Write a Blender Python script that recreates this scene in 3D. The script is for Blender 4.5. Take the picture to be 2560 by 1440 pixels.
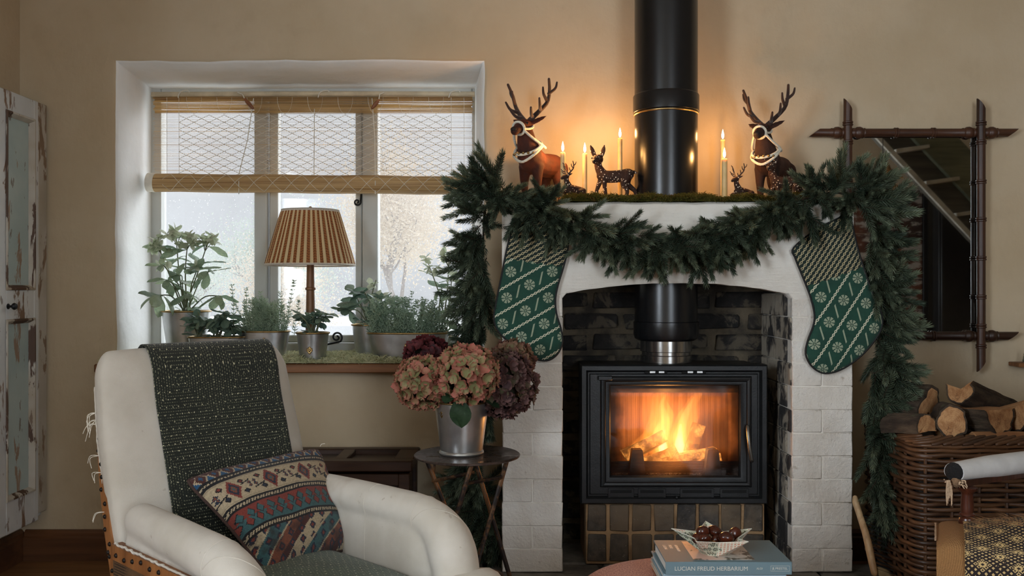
import bpy, bmesh, math, random
from math import sin, cos, pi, sqrt, radians
from mathutils import Vector, Matrix, noise as mnoise, geometry as mgeo

for o in list(bpy.data.objects): bpy.data.objects.remove(o, do_unlink=True)
scn = bpy.context.scene
COL = scn.collection
R = random.Random(7)

# ------------------------------------------------------------------ camera, sky, lights, exposure
F = 32.0 / 36.0 * 2560.0
H = 0.9385
def P(px, py, Y):
    return Vector(((px - 1280.0) / F * Y, Y, H + (720.0 - py) / F * Y))
def PX(px, Y): return (px - 1280.0) / F * Y
def PZ(py, Y): return H + (720.0 - py) / F * Y

cam_d = bpy.data.cameras.new('camera'); cam_d.lens = 32.0; cam_d.sensor_width = 36.0
cam_d.clip_start = 0.02; cam_d.clip_end = 200
cam = bpy.data.objects.new('camera', cam_d); COL.objects.link(cam)
cam.location = (0, 0, H); cam.rotation_euler = (radians(90), 0, 0)
scn.camera = cam

vs = scn.view_settings
vs.view_transform = 'Standard'; vs.look = 'None'; vs.exposure = 0.0; vs.gamma = 1.0
vs.use_curve_mapping = False
cy = scn.cycles
cy.max_bounces = 6; cy.diffuse_bounces = 3; cy.glossy_bounces = 3; cy.transmission_bounces = 4
cy.transparent_max_bounces = 14; cy.volume_bounces = 0
cy.sample_clamp_indirect = 3.0; cy.caustics_reflective = False; cy.caustics_refractive = False
cy.volume_step_rate = 4.0
cy.use_adaptive_sampling = True; cy.adaptive_threshold = 0.09; cy.adaptive_min_samples = 16

# overcast sky: brighter towards the zenith (CIE overcast law), the same all round
world = bpy.data.worlds.new('overcast_sky'); scn.world = world; world.use_nodes = True
wn = world.node_tree; wn.nodes.clear()
w_out = wn.nodes.new('ShaderNodeOutputWorld'); w_bg = wn.nodes.new('ShaderNodeBackground')
w_tc = wn.nodes.new('ShaderNodeTexCoord'); w_sep = wn.nodes.new('ShaderNodeSeparateXYZ')
w_max = wn.nodes.new('ShaderNodeMath'); w_max.operation = 'MAXIMUM'; w_max.inputs[1].default_value = 0.0
w_ma = wn.nodes.new('ShaderNodeMath'); w_ma.operation = 'MULTIPLY_ADD'
SKY = 0.54
w_ma.inputs[1].default_value = 2.0 * SKY; w_ma.inputs[2].default_value = SKY
wn.links.new(w_tc.outputs['Generated'], w_sep.inputs[0])
wn.links.new(w_sep.outputs[2], w_max.inputs[0]); wn.links.new(w_max.outputs[0], w_ma.inputs[0])
wn.links.new(w_ma.outputs[0], w_bg.inputs['Strength'])
w_bg.inputs['Color'].default_value = (0.93, 0.95, 1.0, 1)
wn.links.new(w_bg.outputs[0], w_out.inputs[0])

def area(name, loc, target, sx, sy, power, col):
    d = bpy.data.lights.new(name, 'AREA'); d.shape = 'RECTANGLE'; d.size = sx; d.size_y = sy
    d.energy = power; d.color = col
    o = bpy.data.objects.new(name, d); COL.objects.link(o); o.location = loc
    o.rotation_euler = (Vector(target) - Vector(loc)).to_track_quat('-Z', 'Y').to_euler()
    return o
# daylight entering by the window in the left wall and an added fill light behind the camera
area('daylight_side_window', (-1.86, -0.5, 1.32), (-0.86, -0.5, 1.27), 1.25, 1.15, 94, (0.80, 0.90, 1.0))
area('rear_fill', (1.3, -2.16, 1.25), (1.3, -1.0, 1.2), 1.0, 1.7, 48, (0.80, 0.90, 1.0))

# soft sun added outside the back window to brighten its reveals and plants
sun_d = bpy.data.lights.new('window_lift_sun', 'SUN'); sun_d.energy = 3.8; sun_d.angle = radians(50); sun_d.color = (0.93, 0.96, 1.0)
sun = bpy.data.objects.new('window_lift_sun', sun_d); COL.objects.link(sun); sun.location = (2, 8, 6)
sun.rotation_euler = Vector((-0.42, -0.8, -0.42)).to_track_quat('-Z', 'Y').to_euler()

# ------------------------------------------------------------------ helpers: colours and node expressions
def lin(c):
    c = c / 255.0
    return c / 12.92 if c <= 0.04045 else ((c + 0.055) / 1.055) ** 2.4
def C(r, g, b): return (lin(r), lin(g), lin(b), 1.0)

class G: nt = None
class S:
    def __init__(s, sock): s.k = sock
    def __add__(s, o): return mth('ADD', s, o)
    def __radd__(s, o): return mth('ADD', o, s)
    def __sub__(s, o): return mth('SUBTRACT', s, o)
    def __rsub__(s, o): return mth('SUBTRACT', o, s)
    def __mul__(s, o): return mth('MULTIPLY', s, o)
    def __rmul__(s, o): return mth('MULTIPLY', o, s)
    def __truediv__(s, o): return mth('DIVIDE', s, o)
    def __lt__(s, o): return mth('LESS_THAN', s, o)
    def __gt__(s, o): return mth('GREATER_THAN', s, o)
def nd(t, **kw):
    n = G.nt.nodes.new(t)
    for k, v in kw.items(): setattr(n, k, v)
    return n
def put(node, key, val):
    if val is None: return
    if isinstance(val, S): G.nt.links.new(val.k, node.inputs[key])
    else: node.inputs[key].default_value = val
def mth(op, *a, clamp=False):
    n = nd('ShaderNodeMath', operation=op); n.use_clamp = clamp
    for i, x in enumerate(a): put(n, i, x)
    return S(n.outputs[0])
def frac(x): return mth('FRACT', x)
def absx(x): return mth('ABSOLUTE', x)
def flr(x): return mth('FLOOR', x)
def mn(a, b): return mth('MINIMUM', a, b)
def mx(a, b): return mth('MAXIMUM', a, b)
def snx(x): return mth('SINE', x)
def csx(x): return mth('COSINE', x)
def tri(x): return absx(frac(x) - 0.5) * 2.0          # 1..0..1 triangle wave
def ss(lo, hi, x):
    n = nd('ShaderNodeMapRange'); n.interpolation_type = 'SMOOTHSTEP'
    put(n, 0, x); n.inputs[1].default_value = lo; n.inputs[2].default_value = hi
    return S(n.outputs[0])
def mixc(f, a, b):
    n = nd('ShaderNodeMix', data_type='RGBA')
    put(n, 0, f); put(n, 6, a); put(n, 7, b)
    return S(n.outputs[2])
def coord(kind):
    if kind == 'World': return S(nd('ShaderNodeNewGeometry').outputs['Position'])
    return S(nd('ShaderNodeTexCoord').outputs[kind])
def sep(v):
    n = nd('ShaderNodeSeparateXYZ'); put(n, 0, v)
    return S(n.outputs[0]), S(n.outputs[1]), S(n.outputs[2])
def vec(x, y, z):
    n = nd('ShaderNodeCombineXYZ'); put(n, 0, x); put(n, 1, y); put(n, 2, z)
    return S(n.outputs[0])
def mapv(v, scale=(1, 1, 1), loc=(0, 0, 0)):
    n = nd('ShaderNodeMapping'); put(n, 0, v); n.inputs[1].default_value = loc; n.inputs[3].default_value = scale
    return S(n.outputs[0])
def noi(v, scale, detail=3.0, rough=0.55, dist=0.0):
    n = nd('ShaderNodeTexNoise'); put(n, 'Vector', v); n.inputs['Scale'].default_value = scale
    n.inputs['Detail'].default_value = detail; n.inputs['Roughness'].default_value = rough
    n.inputs['Distortion'].default_value = dist
    return S(n.outputs[0])
def vor(v, scale, feature='F1', rnd=1.0):
    n = nd('ShaderNodeTexVoronoi', feature=feature); put(n, 'Vector', v); n.inputs['Scale'].default_value = scale
    n.inputs['Randomness'].default_value = rnd
    return S(n.outputs['Distance'])
def orand(): return S(nd('ShaderNodeObjectInfo').outputs['Random'])
def bmp(h, strength=0.4, dist=0.004):
    n = nd('ShaderNodeBump'); n.inputs['Strength'].default_value = strength; n.inputs['Distance'].default_value = dist
    put(n, 'Height', h)
    return S(n.outputs[0])
def princ(col, rough=0.6, metal=0.0, normal=None, **kw):
    n = nd('ShaderNodeBsdfPrincipled')
    put(n, 'Base Color', col); put(n, 'Roughness', rough); put(n, 'Metallic', metal); put(n, 'Normal', normal)
    for k, v in kw.items(): put(n, k.replace('_', ' '), v)
    return S(n.outputs[0])
def mixs(f, a, b):
    n = nd('ShaderNodeMixShader'); put(n, 0, f); put(n, 1, a); put(n, 2, b)
    return S(n.outputs[0])
def newmat(name, fn, volume=False):
    m = bpy.data.materials.new(name); m.use_nodes = True
    G.nt = m.node_tree; G.nt.nodes.clear()
    out = G.nt.nodes.new('ShaderNodeOutputMaterial')
    s = fn()
    G.nt.links.new(s.k, out.inputs['Volume' if volume else 'Surface'])
    return m
def scl(c, k): return (c[0] * k, c[1] * k, c[2] * k, 1)

def plain(name, col, rough=0.6, metal=0.0, var=0.18, nscale=12.0, bs=0.25, bscale=60.0, bd=0.002, space='Object', **kw):
    """one colour with mottling and fine relief"""
    def f():
        v = coord(space)
        n = noi(v, nscale, 4)
        c = mixc(ss(0.3, 0.7, n), scl(col, 1 - var), scl(col, 1 + var))
        nm = bmp(noi(v, bscale, 3), bs, bd) if bs > 0 else None
        return princ(c, rough, metal, nm, **kw)
    return newmat(name, f)
def wood(name, c1, c2, axis=0, rough=0.5, scale=1.0, space='Object', bs=0.3, rnd=True):
    """grain stretched along one axis"""
    def f():
        v = coord(space)
        sc = [26 * scale] * 3; sc[axis] = 1.6 * scale
        if rnd:
            x, y, z = sep(v); r = orand() * 7.0
            v = vec(x + r, y + r, z + r)
        w = mapv(v, sc)
        n = noi(w, 1.0, 5, 0.6, 0.6)
        g = noi(mapv(v, [s * 5 for s in sc]), 1.0, 2)
        c = mixc(ss(0.3, 0.68, n), c1, c2)
        c = mixc(ss(0.45, 0.75, g) * 0.45, c, scl(c1, 0.6))
        return princ(c, rough, 0, bmp(n + g * 0.4, bs, 0.002))
    return newmat(name, f)

# ------------------------------------------------------------------ helpers: meshes
def frames(pts):
    pts = [Vector(p) for p in pts]; T = []
    for i in range(len(pts)):
        a = pts[max(i - 1, 0)]; b = pts[min(i + 1, len(pts) - 1)]
        t = (b - a); T.append(t.normalized() if t.length > 1e-9 else Vector((0, 0, 1)))
    u = T[0].orthogonal().normalized(); out = []
    for t in T:
        u = (u - t * u.dot(t))
        u = u.normalized() if u.length > 1e-6 else t.orthogonal().normalized()
        out.append((t, u, t.cross(u)))
    return pts, out
def smooth_path(pts, n):
    """Catmull-Rom through pts, n samples in all"""
    pts = [Vector(p) for p in pts]; m = len(pts) - 1; out = []
    for k in range(n):
        x = k / (n - 1) * m; i = min(int(x), m - 1); t = x - i
        p0 = pts[max(i - 1, 0)]; p1 = pts[i]; p2 = pts[i + 1]; p3 = pts[min(i + 2, m)]
        out.append(0.5 * ((2 * p1) + (p2 - p0) * t + (2 * p0 - 5 * p1 + 4 * p2 - p3) * t * t + (3 * p1 - p0 - 3 * p2 + p3) * t ** 3))
    return out
def lerpl(vals, x):
    """piecewise-linear lookup in [(x, v), ...]"""
    if x <= vals[0][0]: return vals[0][1]
    for (a, u), (b, w) in zip(vals, vals[1:]):
        if x <= b: return u + (w - u) * (x - a) / (b - a)
    return vals[-1][1]

class MB:
    def __init__(s): s.v = []; s.f = []; s.m = []; s.uv = {}
    def add(s, vs_, fs, mi=0, uvs=None):
        b = len(s.v)
        s.v += [tuple(p) for p in vs_]
        for f in fs: s.f.append(tuple(i + b for i in f)); s.m.append(mi)
        if uvs:
            for i, q in enumerate(uvs): s.uv[b + i] = q
        return s
    def box(s, c, d, ch=0.0, rot=None, mi=0, jit=0.0, rr=None):
        hx, hy, hz = d[0] / 2, d[1] / 2, d[2] / 2
        c = Vector(c); rot = rot or Matrix.Identity(3)
        if isinstance(rot, (int, float)): rot = Matrix.Rotation(rot, 3, 'Z')
        J = (lambda: Vector([(rr or R).uniform(-jit, jit) for _ in range(3)])) if jit else (lambda: Vector((0, 0, 0)))
        sg = [(x, y, z) for x in (-1, 1) for y in (-1, 1) for z in (-1, 1)]
        if ch <= 0:
            vv = [c + rot @ (Vector((a * hx, b * hy, e * hz)) + J()) for a, b, e in sg]
            return s.add(vv, [(0, 1, 3, 2), (4, 6, 7, 5), (0, 4, 5, 1), (2, 3, 7, 6), (0, 2, 6, 4), (1, 5, 7, 3)], mi)
        vv = []
        for a, b, e in sg:
            j = J()
            vv.append(c + rot @ (Vector((a * hx, b * (hy - ch), e * (hz - ch))) + j))
            vv.append(c + rot @ (Vector((a * (hx - ch), b * hy, e * (hz - ch))) + j))
            vv.append(c + rot @ (Vector((a * (hx - ch), b * (hy - ch), e * hz)) + j))
        idx = {q: i for i, q in enumerate(sg)}; fs = []
        def I(q, k): return idx[q] * 3 + k
        for k in range(3):
            o1, o2 = [(1, 2), (0, 2), (0, 1)][k]
            for sgn in (-1, 1):
                ring = []
                for p, q in ((-1, -1), (1, -1), (1, 1), (-1, 1)):
                    t = [0, 0, 0]; t[k] = sgn; t[o1] = p; t[o2] = q; ring.append(I(tuple(t), k))
                fs.append(ring if (sgn > 0) != (k == 1) else ring[::-1])
        for k in range(3):
            o1, o2 = [(1, 2), (0, 2), (0, 1)][k]
            for p in (-1, 1):
                for q in (-1, 1):
                    a = [0, 0, 0]; a[o1] = p; a[o2] = q
                    lo = list(a); lo[k] = -1; hi = list(a); hi[k] = 1
                    fs.append((I(tuple(lo), o1), I(tuple(hi), o1), I(tuple(hi), o2), I(tuple(lo), o2)))
        for q in sg: fs.append((I(q, 0), I(q, 1), I(q, 2)))
        return s.add(vv, fs, mi)
    def loft(s, rings, closed=True, cap0=True, cap1=True, mi=0, uv=False):
        n = len(rings[0]); vv = []; fs = []; uvs = []
        for i, r in enumerate(rings):
            for j, p in enumerate(r):
                vv.append(p); uvs.append((j / (n if closed else n - 1), i / (len(rings) - 1)))
        for i in range(len(rings) - 1):
            for j in range(n if closed else n - 1):
                a = i * n + j; b = i * n + (j + 1) % n
                fs.append((a, b, b + n, a + n))
        if closed and cap0: fs.append(tuple(range(n))[::-1])
        if closed and cap1: fs.append(tuple((len(rings) - 1) * n + j for j in range(n)))
        return s.add(vv, fs, mi, uvs if uv else None)
    def tube(s, pts, rad, n=8, mi=0, caps=True, round_=False, flat=1.0, uv=False):
        pts, fr = frames(pts)
        if isinstance(rad, (int, float)): rad = [rad] * len(pts)
        rings = []
        def ring(p, u, w, r): return [p + (u * cos(2 * pi * k / n) + w * flat * sin(2 * pi * k / n)) * r for k in range(n)]
        if round_:
            t, u, w = fr[0]
            for a in (0.999, 0.85, 0.5): rings.append(ring(pts[0] - t * rad[0] * a, u, w, rad[0] * sqrt(1 - a * a)))
        for p, (t, u, w), r in zip(pts, fr, rad): rings.append(ring(p, u, w, r))
        if round_:
            t, u, w = fr[-1]
            for a in (0.5, 0.85, 0.999): rings.append(ring(pts[-1] + t * rad[-1] * a, u, w, rad[-1] * sqrt(1 - a * a)))
        return s.loft(rings, True, caps, caps, mi, uv)
    def lathe(s, prof, c=(0, 0, 0), n=32, mi=0, rot=None, wob=0.0, cap=True):
        c = Vector(c); rings = []
        for r, z in prof:
            q = [Vector((max(r, 1e-4) * cos(2 * pi * k / n), max(r, 1e-4) * sin(2 * pi * k / n), z)) for k in range(n)]
            rings.append([c + (rot @ p if rot else p) for p in q])
        return s.loft(rings, True, cap, cap, mi, True)
    def ball(s, c, r, n=10, mi=0, rot=None):
        c = Vector(c); rx, ry, rz = r if isinstance(r, (tuple, list)) else (r, r, r); rings = []
        for i in range(n // 2 + 1):
            a = pi * i / (n // 2); k = max(sin(a), 1e-3)
            q = [Vector((rx * k * cos(2 * pi * j / n), ry * k * sin(2 * pi * j / n), -rz * cos(a))) for j in range(n)]
            rings.append([c + (rot @ p if rot else p) for p in q])
        return s.loft(rings, True, True, True, mi)
    def grid(s, fn, nu, nv, mi=0):
        vv = []; uvs = []; fs = []
        for j in range(nv + 1):
            for i in range(nu + 1):
                vv.append(fn(i / nu, j / nv)); uvs.append((i / nu, j / nv))
        for j in range(nv):
            for i in range(nu):
                a = j * (nu + 1) + i
                fs.append((a, a + 1, a + nu + 2, a + nu + 1))
        return s.add(vv, fs, mi, uvs)
    def mesh(s, name, mats, off=Vector((0, 0, 0)), angle=38, flip=True):
        me = bpy.data.meshes.new(name)
        me.from_pydata([(x - off.x, y - off.y, z - off.z) for x, y, z in s.v], [], s.f)
        for m in (mats if isinstance(mats, (list, tuple)) else [mats]): me.materials.append(m)
        if any(s.m): me.polygons.foreach_set('material_index', s.m)
        if s.uv:
            ul = me.uv_layers.new(name='UVMap')
            dat = []
            for l in me.loops: dat += list(s.uv.get(l.vertex_index, (0, 0)))
            ul.data.foreach_set('uv', dat)
        if flip:
            bm = bmesh.new(); bm.from_mesh(me); bmesh.ops.recalc_face_normals(bm, faces=bm.faces); bm.to_mesh(me); bm.free()
        me.polygons.foreach_set('use_smooth', [True] * len(me.polygons))
        me.set_sharp_from_angle(angle=radians(angle))
        me.update()
        return me
def woff(o):
    v = Vector((0, 0, 0))
    while o is not None: v = v + o.location; o = o.parent
    return v
def link(name, me, parent=None):
    o = bpy.data.objects.new(name, me); COL.objects.link(o)
    if parent is not None: o.parent = parent
    return o
def tag(o, label=None, cat=None, group=None, kind=None):
    if label: o['label'] = label
    if cat: o['category'] = cat
    if group: o['group'] = group
    if kind: o['kind'] = kind
    return o
def part(name, mb, mats, parent, angle=38, label=None, kind=None, flip=True):
    """a mesh given in world coordinates, linked as a child"""
    o = link(name, mb.mesh(name, mats, woff(parent), angle, flip), parent)
    return tag(o, label, kind=kind)
def solo(name, mb, mats, label=None, cat=None, group=None, kind=None, loc=None, angle=38, flip=True):
    """a top-level thing that is one mesh"""
    loc = Vector(loc) if loc is not None else Vector((0, 0, 0))
    o = link(name, mb.mesh(name, mats, loc, angle, flip)); o.location = loc
    return tag(o, label, cat, group, kind)
def thing(name, label, cat, loc=(0, 0, 0), group=None, kind=None):
    o = link(name, None); o.location = loc; o.empty_display_size = 0.05
    return tag(o, label, cat, group, kind)
def inst(name, me, parent, M4, label=None):
    """a piece sharing mesh data, placed by a world matrix under an unrotated parent"""
    o = link(name, me, parent)
    o.matrix_local = Matrix.Translation(-woff(parent)) @ M4
    return tag(o, label)
def copy_tree(o, parent=None):
    c = o.copy(); COL.objects.link(c); c.parent = parent
    for ch in list(o.children): copy_tree(ch, c)
    return c
def look(d, up=(0, 0, 1)):
    """rotation whose +Z runs along d"""
    return Vector(d).normalized().to_track_quat('Z', 'Y').to_matrix()
def remeshed(name, mb, mats, voxel, smooth=6, angle=80):
    me = mb.mesh(name + '_raw', mats)
    o = bpy.data.objects.new(name + '_raw', me); COL.objects.link(o)
    m = o.modifiers.new('r', 'REMESH'); m.mode = 'VOXEL'; m.voxel_size = voxel; m.use_smooth_shade = True
    k = o.modifiers.new('s', 'SMOOTH'); k.factor = 0.5; k.iterations = smooth
    dg = bpy.context.evaluated_depsgraph_get()
    out = bpy.data.meshes.new_from_object(o.evaluated_get(dg)); out.name = name
    out.materials.clear()
    for q in (mats if isinstance(mats, (list, tuple)) else [mats]): out.materials.append(q)
    bpy.data.objects.remove(o, do_unlink=True)
    out.polygons.foreach_set('use_smooth', [True] * len(out.polygons))
    return out
def nz(x, y, z, s=1.0): return mnoise.noise(Vector((x * s, y * s, z * s)))

# ------------------------------------------------------------------ materials
def m_plaster():
    def f():
        v = coord('World')
        n = noi(v, 1.6, 5, 0.6); k = noi(v, 9, 4)
        c = mixc(ss(0.3, 0.7, n), C(190, 170, 140), C(204, 187, 160))
        c = mixc(ss(0.55, 0.8, k) * 0.35, c, C(178, 158, 130))
        h = noi(v, 5, 5, 0.6) + noi(mapv(v, (1, 1, 0.3)), 60, 3) * 0.12
        return princ(c, 0.85, 0, bmp(h, 0.35, 0.02), Specular_IOR_Level=0.25)
    return newmat('wall_plaster', f)
PLASTER = m_plaster()
def m_white():
    def f():
        v = coord('World')
        n = noi(v, 4, 5, 0.6)
        c = mixc(ss(0.3, 0.75, n), C(226, 220, 208), C(240, 236, 228))
        c = mixc(ss(0.62, 0.8, noi(v, 14, 4)) * 0.3, c, C(196, 182, 160))
        h = noi(v, 16, 5, 0.65) + noi(mapv(v, (0.4, 1, 3)), 40, 3) * 0.35
        return princ(c, 0.8, 0, bmp(h, 0.5, 0.012), Specular_IOR_Level=0.25)
    return newmat('white_limewash', f)
LIME = m_white()
def m_reveal():
    def f():
        v = coord('World')
        c = mixc(ss(0.35, 0.7, noi(v, 6, 4)), C(246, 246, 244), C(252, 252, 251))
        return princ(c, 0.8, 0, bmp(noi(v, 9, 5), 0.5, 0.012), Specular_IOR_Level=0.25)
    return newmat('window_reveal_paint', f)
REVEAL = m_reveal()
def m_brickpaint():
    def f():
        v = coord('World')
        n = noi(v, 5, 5, 0.6)
        c = mixc(ss(0.3, 0.75, n), C(214, 205, 193), C(234, 229, 221))
        c = mixc(ss(0.66, 0.78, noi(v, 38, 4)) * 0.5, c, C(150, 132, 110))
        h = noi(v, 28, 5, 0.7) + noi(v, 120, 2) * 0.25
        return princ(c, 0.82, 0, bmp(h, 0.65, 0.012), Specular_IOR_Level=0.25)
    return newmat('white_painted_brick', f)
BRICKW = m_brickpaint()
def m_soot():
    def f():
        v = coord('World')
        n = noi(v, 11, 5, 0.65, 0.4)
        r = orand()
        c = mixc(ss(0.3, 0.7, n + r * 0.25 - 0.12), C(16, 15, 15), C(46, 42, 38))
        c = mixc(ss(0.50, 0.60, noi(v, 13, 5, 0.62, 0.6)), c, C(80, 72, 60))
        return princ(c, 0.9, 0, bmp(noi(v, 34, 5, 0.7), 0.6, 0.012))
    return newmat('sooty_brick', f)
SOOT = m_soot()
def m_mortar(name, a, b):
    def f():
        v = coord('World')
        c = mixc(ss(0.35, 0.65, noi(v, 8, 5, 0.6)), a, b)
        return princ(c, 0.92, 0, bmp(noi(v, 60, 4), 0.6, 0.006))
    return newmat(name, f)
SOOTMORTAR = m_mortar('sooty_mortar', C(46, 41, 34), C(98, 87, 70))
TANMORTAR = m_mortar('tan_mortar', C(124, 96, 66), C(164, 132, 96))
JAMB = newmat('flaking_jamb_brick', lambda: princ(
    mixc(ss(0.44, 0.54, noi(mapv(coord('World'), (1, 1, 0.55)), 15, 5, 0.62, 0.5)), C(50, 48, 48), C(166, 156, 140)),
    0.88, 0, bmp(noi(coord('World'), 30, 4), 0.6, 0.01)))
def m_tile():
    def f():
        v = coord('World'); r = orand()
        c = mixc(ss(0.3, 0.72, noi(v, 13, 5, 0.65)), C(24, 22, 21), C(86, 77, 66))
        c = mixc(ss(0.6, 0.9, noi(v, 6, 3) + r * 0.35) * 0.8, c, C(108, 90, 68))
        c = mixc(ss(0.66, 0.74, noi(v, 120, 3)) * 0.5, c, C(150, 140, 122))
        return princ(c, 0.55, 0, bmp(noi(v, 40, 4), 0.4, 0.006))
    return newmat('glazed_dark_brick', f)
TILE = m_tile()
STONE = newmat('hearth_stone', lambda: princ(
    mixc(ss(0.3, 0.7, noi(coord('World'), 9, 5, 0.65)), C(82, 78, 72), C(138, 132, 122)), 0.7, 0, bmp(noi(coord('World'), 25, 5), 0.5, 0.01)))
FLOORW = wood('floor_oak', C(104, 70, 42), C(146, 104, 66), 0, 0.45, 0.55)
BASEW = wood('baseboard_wood', C(72, 44, 27), C(106, 68, 41), 0, 0.45, 0.5, space='World', rnd=False)
SILLW = wood('sill_wood', C(96, 58, 30), C(140, 92, 52), 0, 0.55, 0.7)
DARKW = wood('dark_chest_wood', C(40, 24, 16), C(72, 47, 32), 0, 0.42, 0.8)
DARKWY = wood('dark_chest_wood_cross', C(40, 24, 16), C(72, 47, 32), 1, 0.42, 0.8)
TURNED = wood('dark_turned_wood', C(40, 18, 12), C(78, 38, 24), 2, 0.28, 1.0)
MIRRORW = wood('dark_bamboo_turned_wood', C(42, 24, 16), C(80, 48, 30), 2, 0.42, 1.0)
MIRRORWX = wood('dark_bamboo_turned_wood_cross', C(42, 24, 16), C(80, 48, 30), 0, 0.42, 1.0)
BEECH = wood('chair_beech', C(122, 74, 38), C(160, 104, 58), 2, 0.5, 0.8)
PALEW = wood('pale_handle_wood', C(168, 132, 92), C(204, 172, 130), 2, 0.5, 0.7)
LAMPW = wood('lamp_column_wood', C(112, 74, 44), C(160, 116, 74), 2, 0.45, 1.0)
BLACKPIPE = plain('black_flue_enamel', C(17, 18, 20), 0.27, 0.0, 0.1, 4, 0.06, 30, 0.002, 'World')
CASTIRON = plain('cast_iron', C(30, 31, 32), 0.42, 0.35, 0.18, 20, 0.35, 220, 0.0012, 'World')
IRON = plain('dark_iron', C(40, 40, 42), 0.5, 0.7, 0.2, 30, 0.2, 200, 0.001)
def m_rustiron():
    def f():
        v = coord('Object'); n = noi(v, 26, 5, 0.65)
        c = mixc(ss(0.45, 0.62, n), C(42, 34, 30), C(118, 84, 54))
        return princ(c, 0.5, 0.45, bmp(noi(v, 150, 3), 0.3, 0.001))
    return newmat('worn_painted_iron', f)
RUSTIRON = m_rustiron()
def m_tabletop():
    def f():
        v = coord('Object'); n = noi(v, 9, 5, 0.65, 0.4)
        c = mixc(ss(0.35, 0.65, n), C(44, 34, 30), C(98, 84, 76))
        return princ(c, ss(0.3, 0.7, noi(v, 20, 4)) * 0.3 + 0.18, 0.5, bmp(noi(v, 60, 3), 0.25, 0.001))
    return newmat('worn_metal_tabletop', f)
TABLETOP = m_tabletop()
def m_zinc():
    def f():
        v = coord('Object'); n = noi(v, 16, 4, 0.6)
        c = mixc(ss(0.3, 0.7, n), C(186, 188, 188), C(206, 208, 208))
        return princ(c, ss(0.2, 0.8, noi(v, 34, 4)) * 0.08 + 0.27, 0.92, bmp(noi(v, 220, 3), 0.05, 0.0005))
    return newmat('zinc', f)
ZINC = m_zinc()
BRASS = plain('aged_brass', C(158, 130, 84), 0.35, 0.9, 0.2, 40, 0.4, 140, 0.0015)
WINPAINT = plain('window_frame_paint', C(198, 200, 196), 0.5, 0, 0.05, 4, 0.15, 60, 0.002, 'World')
SOIL = plain('dark_soil', C(38, 28, 20), 0.95, 0, 0.4, 60, 1.0, 90, 0.01)
WAX = newmat('beeswax', lambda: princ(mixc(ss(0.3, 0.7, noi(coord('Object'), 30, 2)), C(214, 184, 124), C(226, 198, 142)), 0.45, 0, None,
             Subsurface_Weight=0.35, Subsurface_Radius=(0.02, 0.011, 0.005), Subsurface_Scale=0.6))
FLAME = newmat('candle_flame', lambda: (lambda e: (put(e, 0, (1.0, 0.80, 0.50, 1)), put(e, 1, 9.0), S(e.outputs[0]))[2])(nd('ShaderNodeEmission')))
BLACKCORD = plain('black_cord', C(14, 15, 14), 0.7, 0, 0.1, 30, 0.2, 300)
WICK = plain('charred_wick', C(30, 22, 18), 0.9, 0, 0.1, 30, 0)
GLASSY_BLACK = plain('black_glass_eye', C(8, 6, 5), 0.08, 0, 0.0, 4, 0)
WHITEWOOL = plain('white_wool', C(232, 224, 204), 0.95, 0, 0.06, 60, 0.9, 260, 0.003, Sheen_Weight=0.3)

# ================================================================== THE ROOM
YW = 3.15; XL = -1.703; XR = 4.6; YB = -2.0; ZC = 2.45
def rect_pts(u0, u1, v0, v1, n):
    pts = []
    for (a, b), (c, d) in (((u0, v0), (u1, v0)), ((u1, v0), (u1, v1)), ((u1, v1), (u0, v1)), ((u0, v1), (u0, v0))):
        for k in range(n): t = k / n; pts.append((a + (c - a) * t, b + (d - b) * t))
    return pts
def wall_with_hole(name, conv, outer, hole, depth, mats, wob=0.0, n=28, splay=(0, 0)):
    """conv(u, v, d) -> world; d grows into the wall"""
    mb = MB(); rings = []; mis = []
    rings.append([conv(u, v, 0) for u, v in rect_pts(*outer, n)])
    def hl(e, d, w):
        out = []
        for i, (u, v) in enumerate(rect_pts(hole[0] - e, hole[1] + e, hole[2] - e, hole[3] + e, n)):
            k = w * (nz(u * 3.1, v * 3.1, d * 2 + 3) + 0.5 * nz(u * 11, v * 11, 5)) 
            cx, cz = (hole[0] + hole[1]) / 2, (hole[2] + hole[3]) / 2
            out.append(conv(u + k * (1 if u > cx else -1) * 0.8 - (splay[0] * d / .3 * (u - hole[0]) / (hole[1] - hole[0])), v + (k if v > cz else 0) - splay[1] * d / .3 * (v - hole[2]) / (hole[3] - hole[2]), d))
        return out
    for e, d, w in ((0.05, 0, wob), (0.016, 0.001, wob), (0.006, 0.006, wob), (0.0, 0.018, wob), (0.0, 0.1, wob), (0, 0.2, wob * 0.6), (0, depth, 0)):
        rings.append(hl(e, d, w))
    rings.append([conv(u, v, depth) for u, v in rect_pts(*outer, n)])
    m = 4 * n
    vv = [p for r in rings for p in r]; mb.v = [tuple(p) for p in vv]
    for i in range(len(rings) - 1):
        for j in range(m):
            a = i * m + j; b = i * m + (j + 1) % m
            mb.f.append((a, b, b + m, a + m)); mb.m.append(1 if 3 <= i <= 6 else 0)
    return solo(name, mb, mats, kind='structure', angle=50)
WIN = (-1.367, -0.101, 0.683, 1.721)
wall_with_hole('wall_back', lambda u, v, d: Vector((u, YW + d, v)), (XL, XR, 0.0, ZC), WIN, 0.36, [PLASTER, REVEAL], 0.008, splay=(0.040, 0.027))
wall_with_hole('wall_left', lambda u, v, d: Vector((XL - d, u, v)), (YB, YW + 0.36, 0.0, ZC), (-1.13, 0.13, 0.72, 1.92), 0.3, [PLASTER, REVEAL], 0.004)
wall_with_hole('wall_rear', lambda u, v, d: Vector((u, YB - d, v)), (XL - 0.3, XR + 0.2, 0.0, ZC), (0.78, 1.82, 0.03, 2.12), 0.3, [PLASTER, REVEAL], 0.003)
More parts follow.
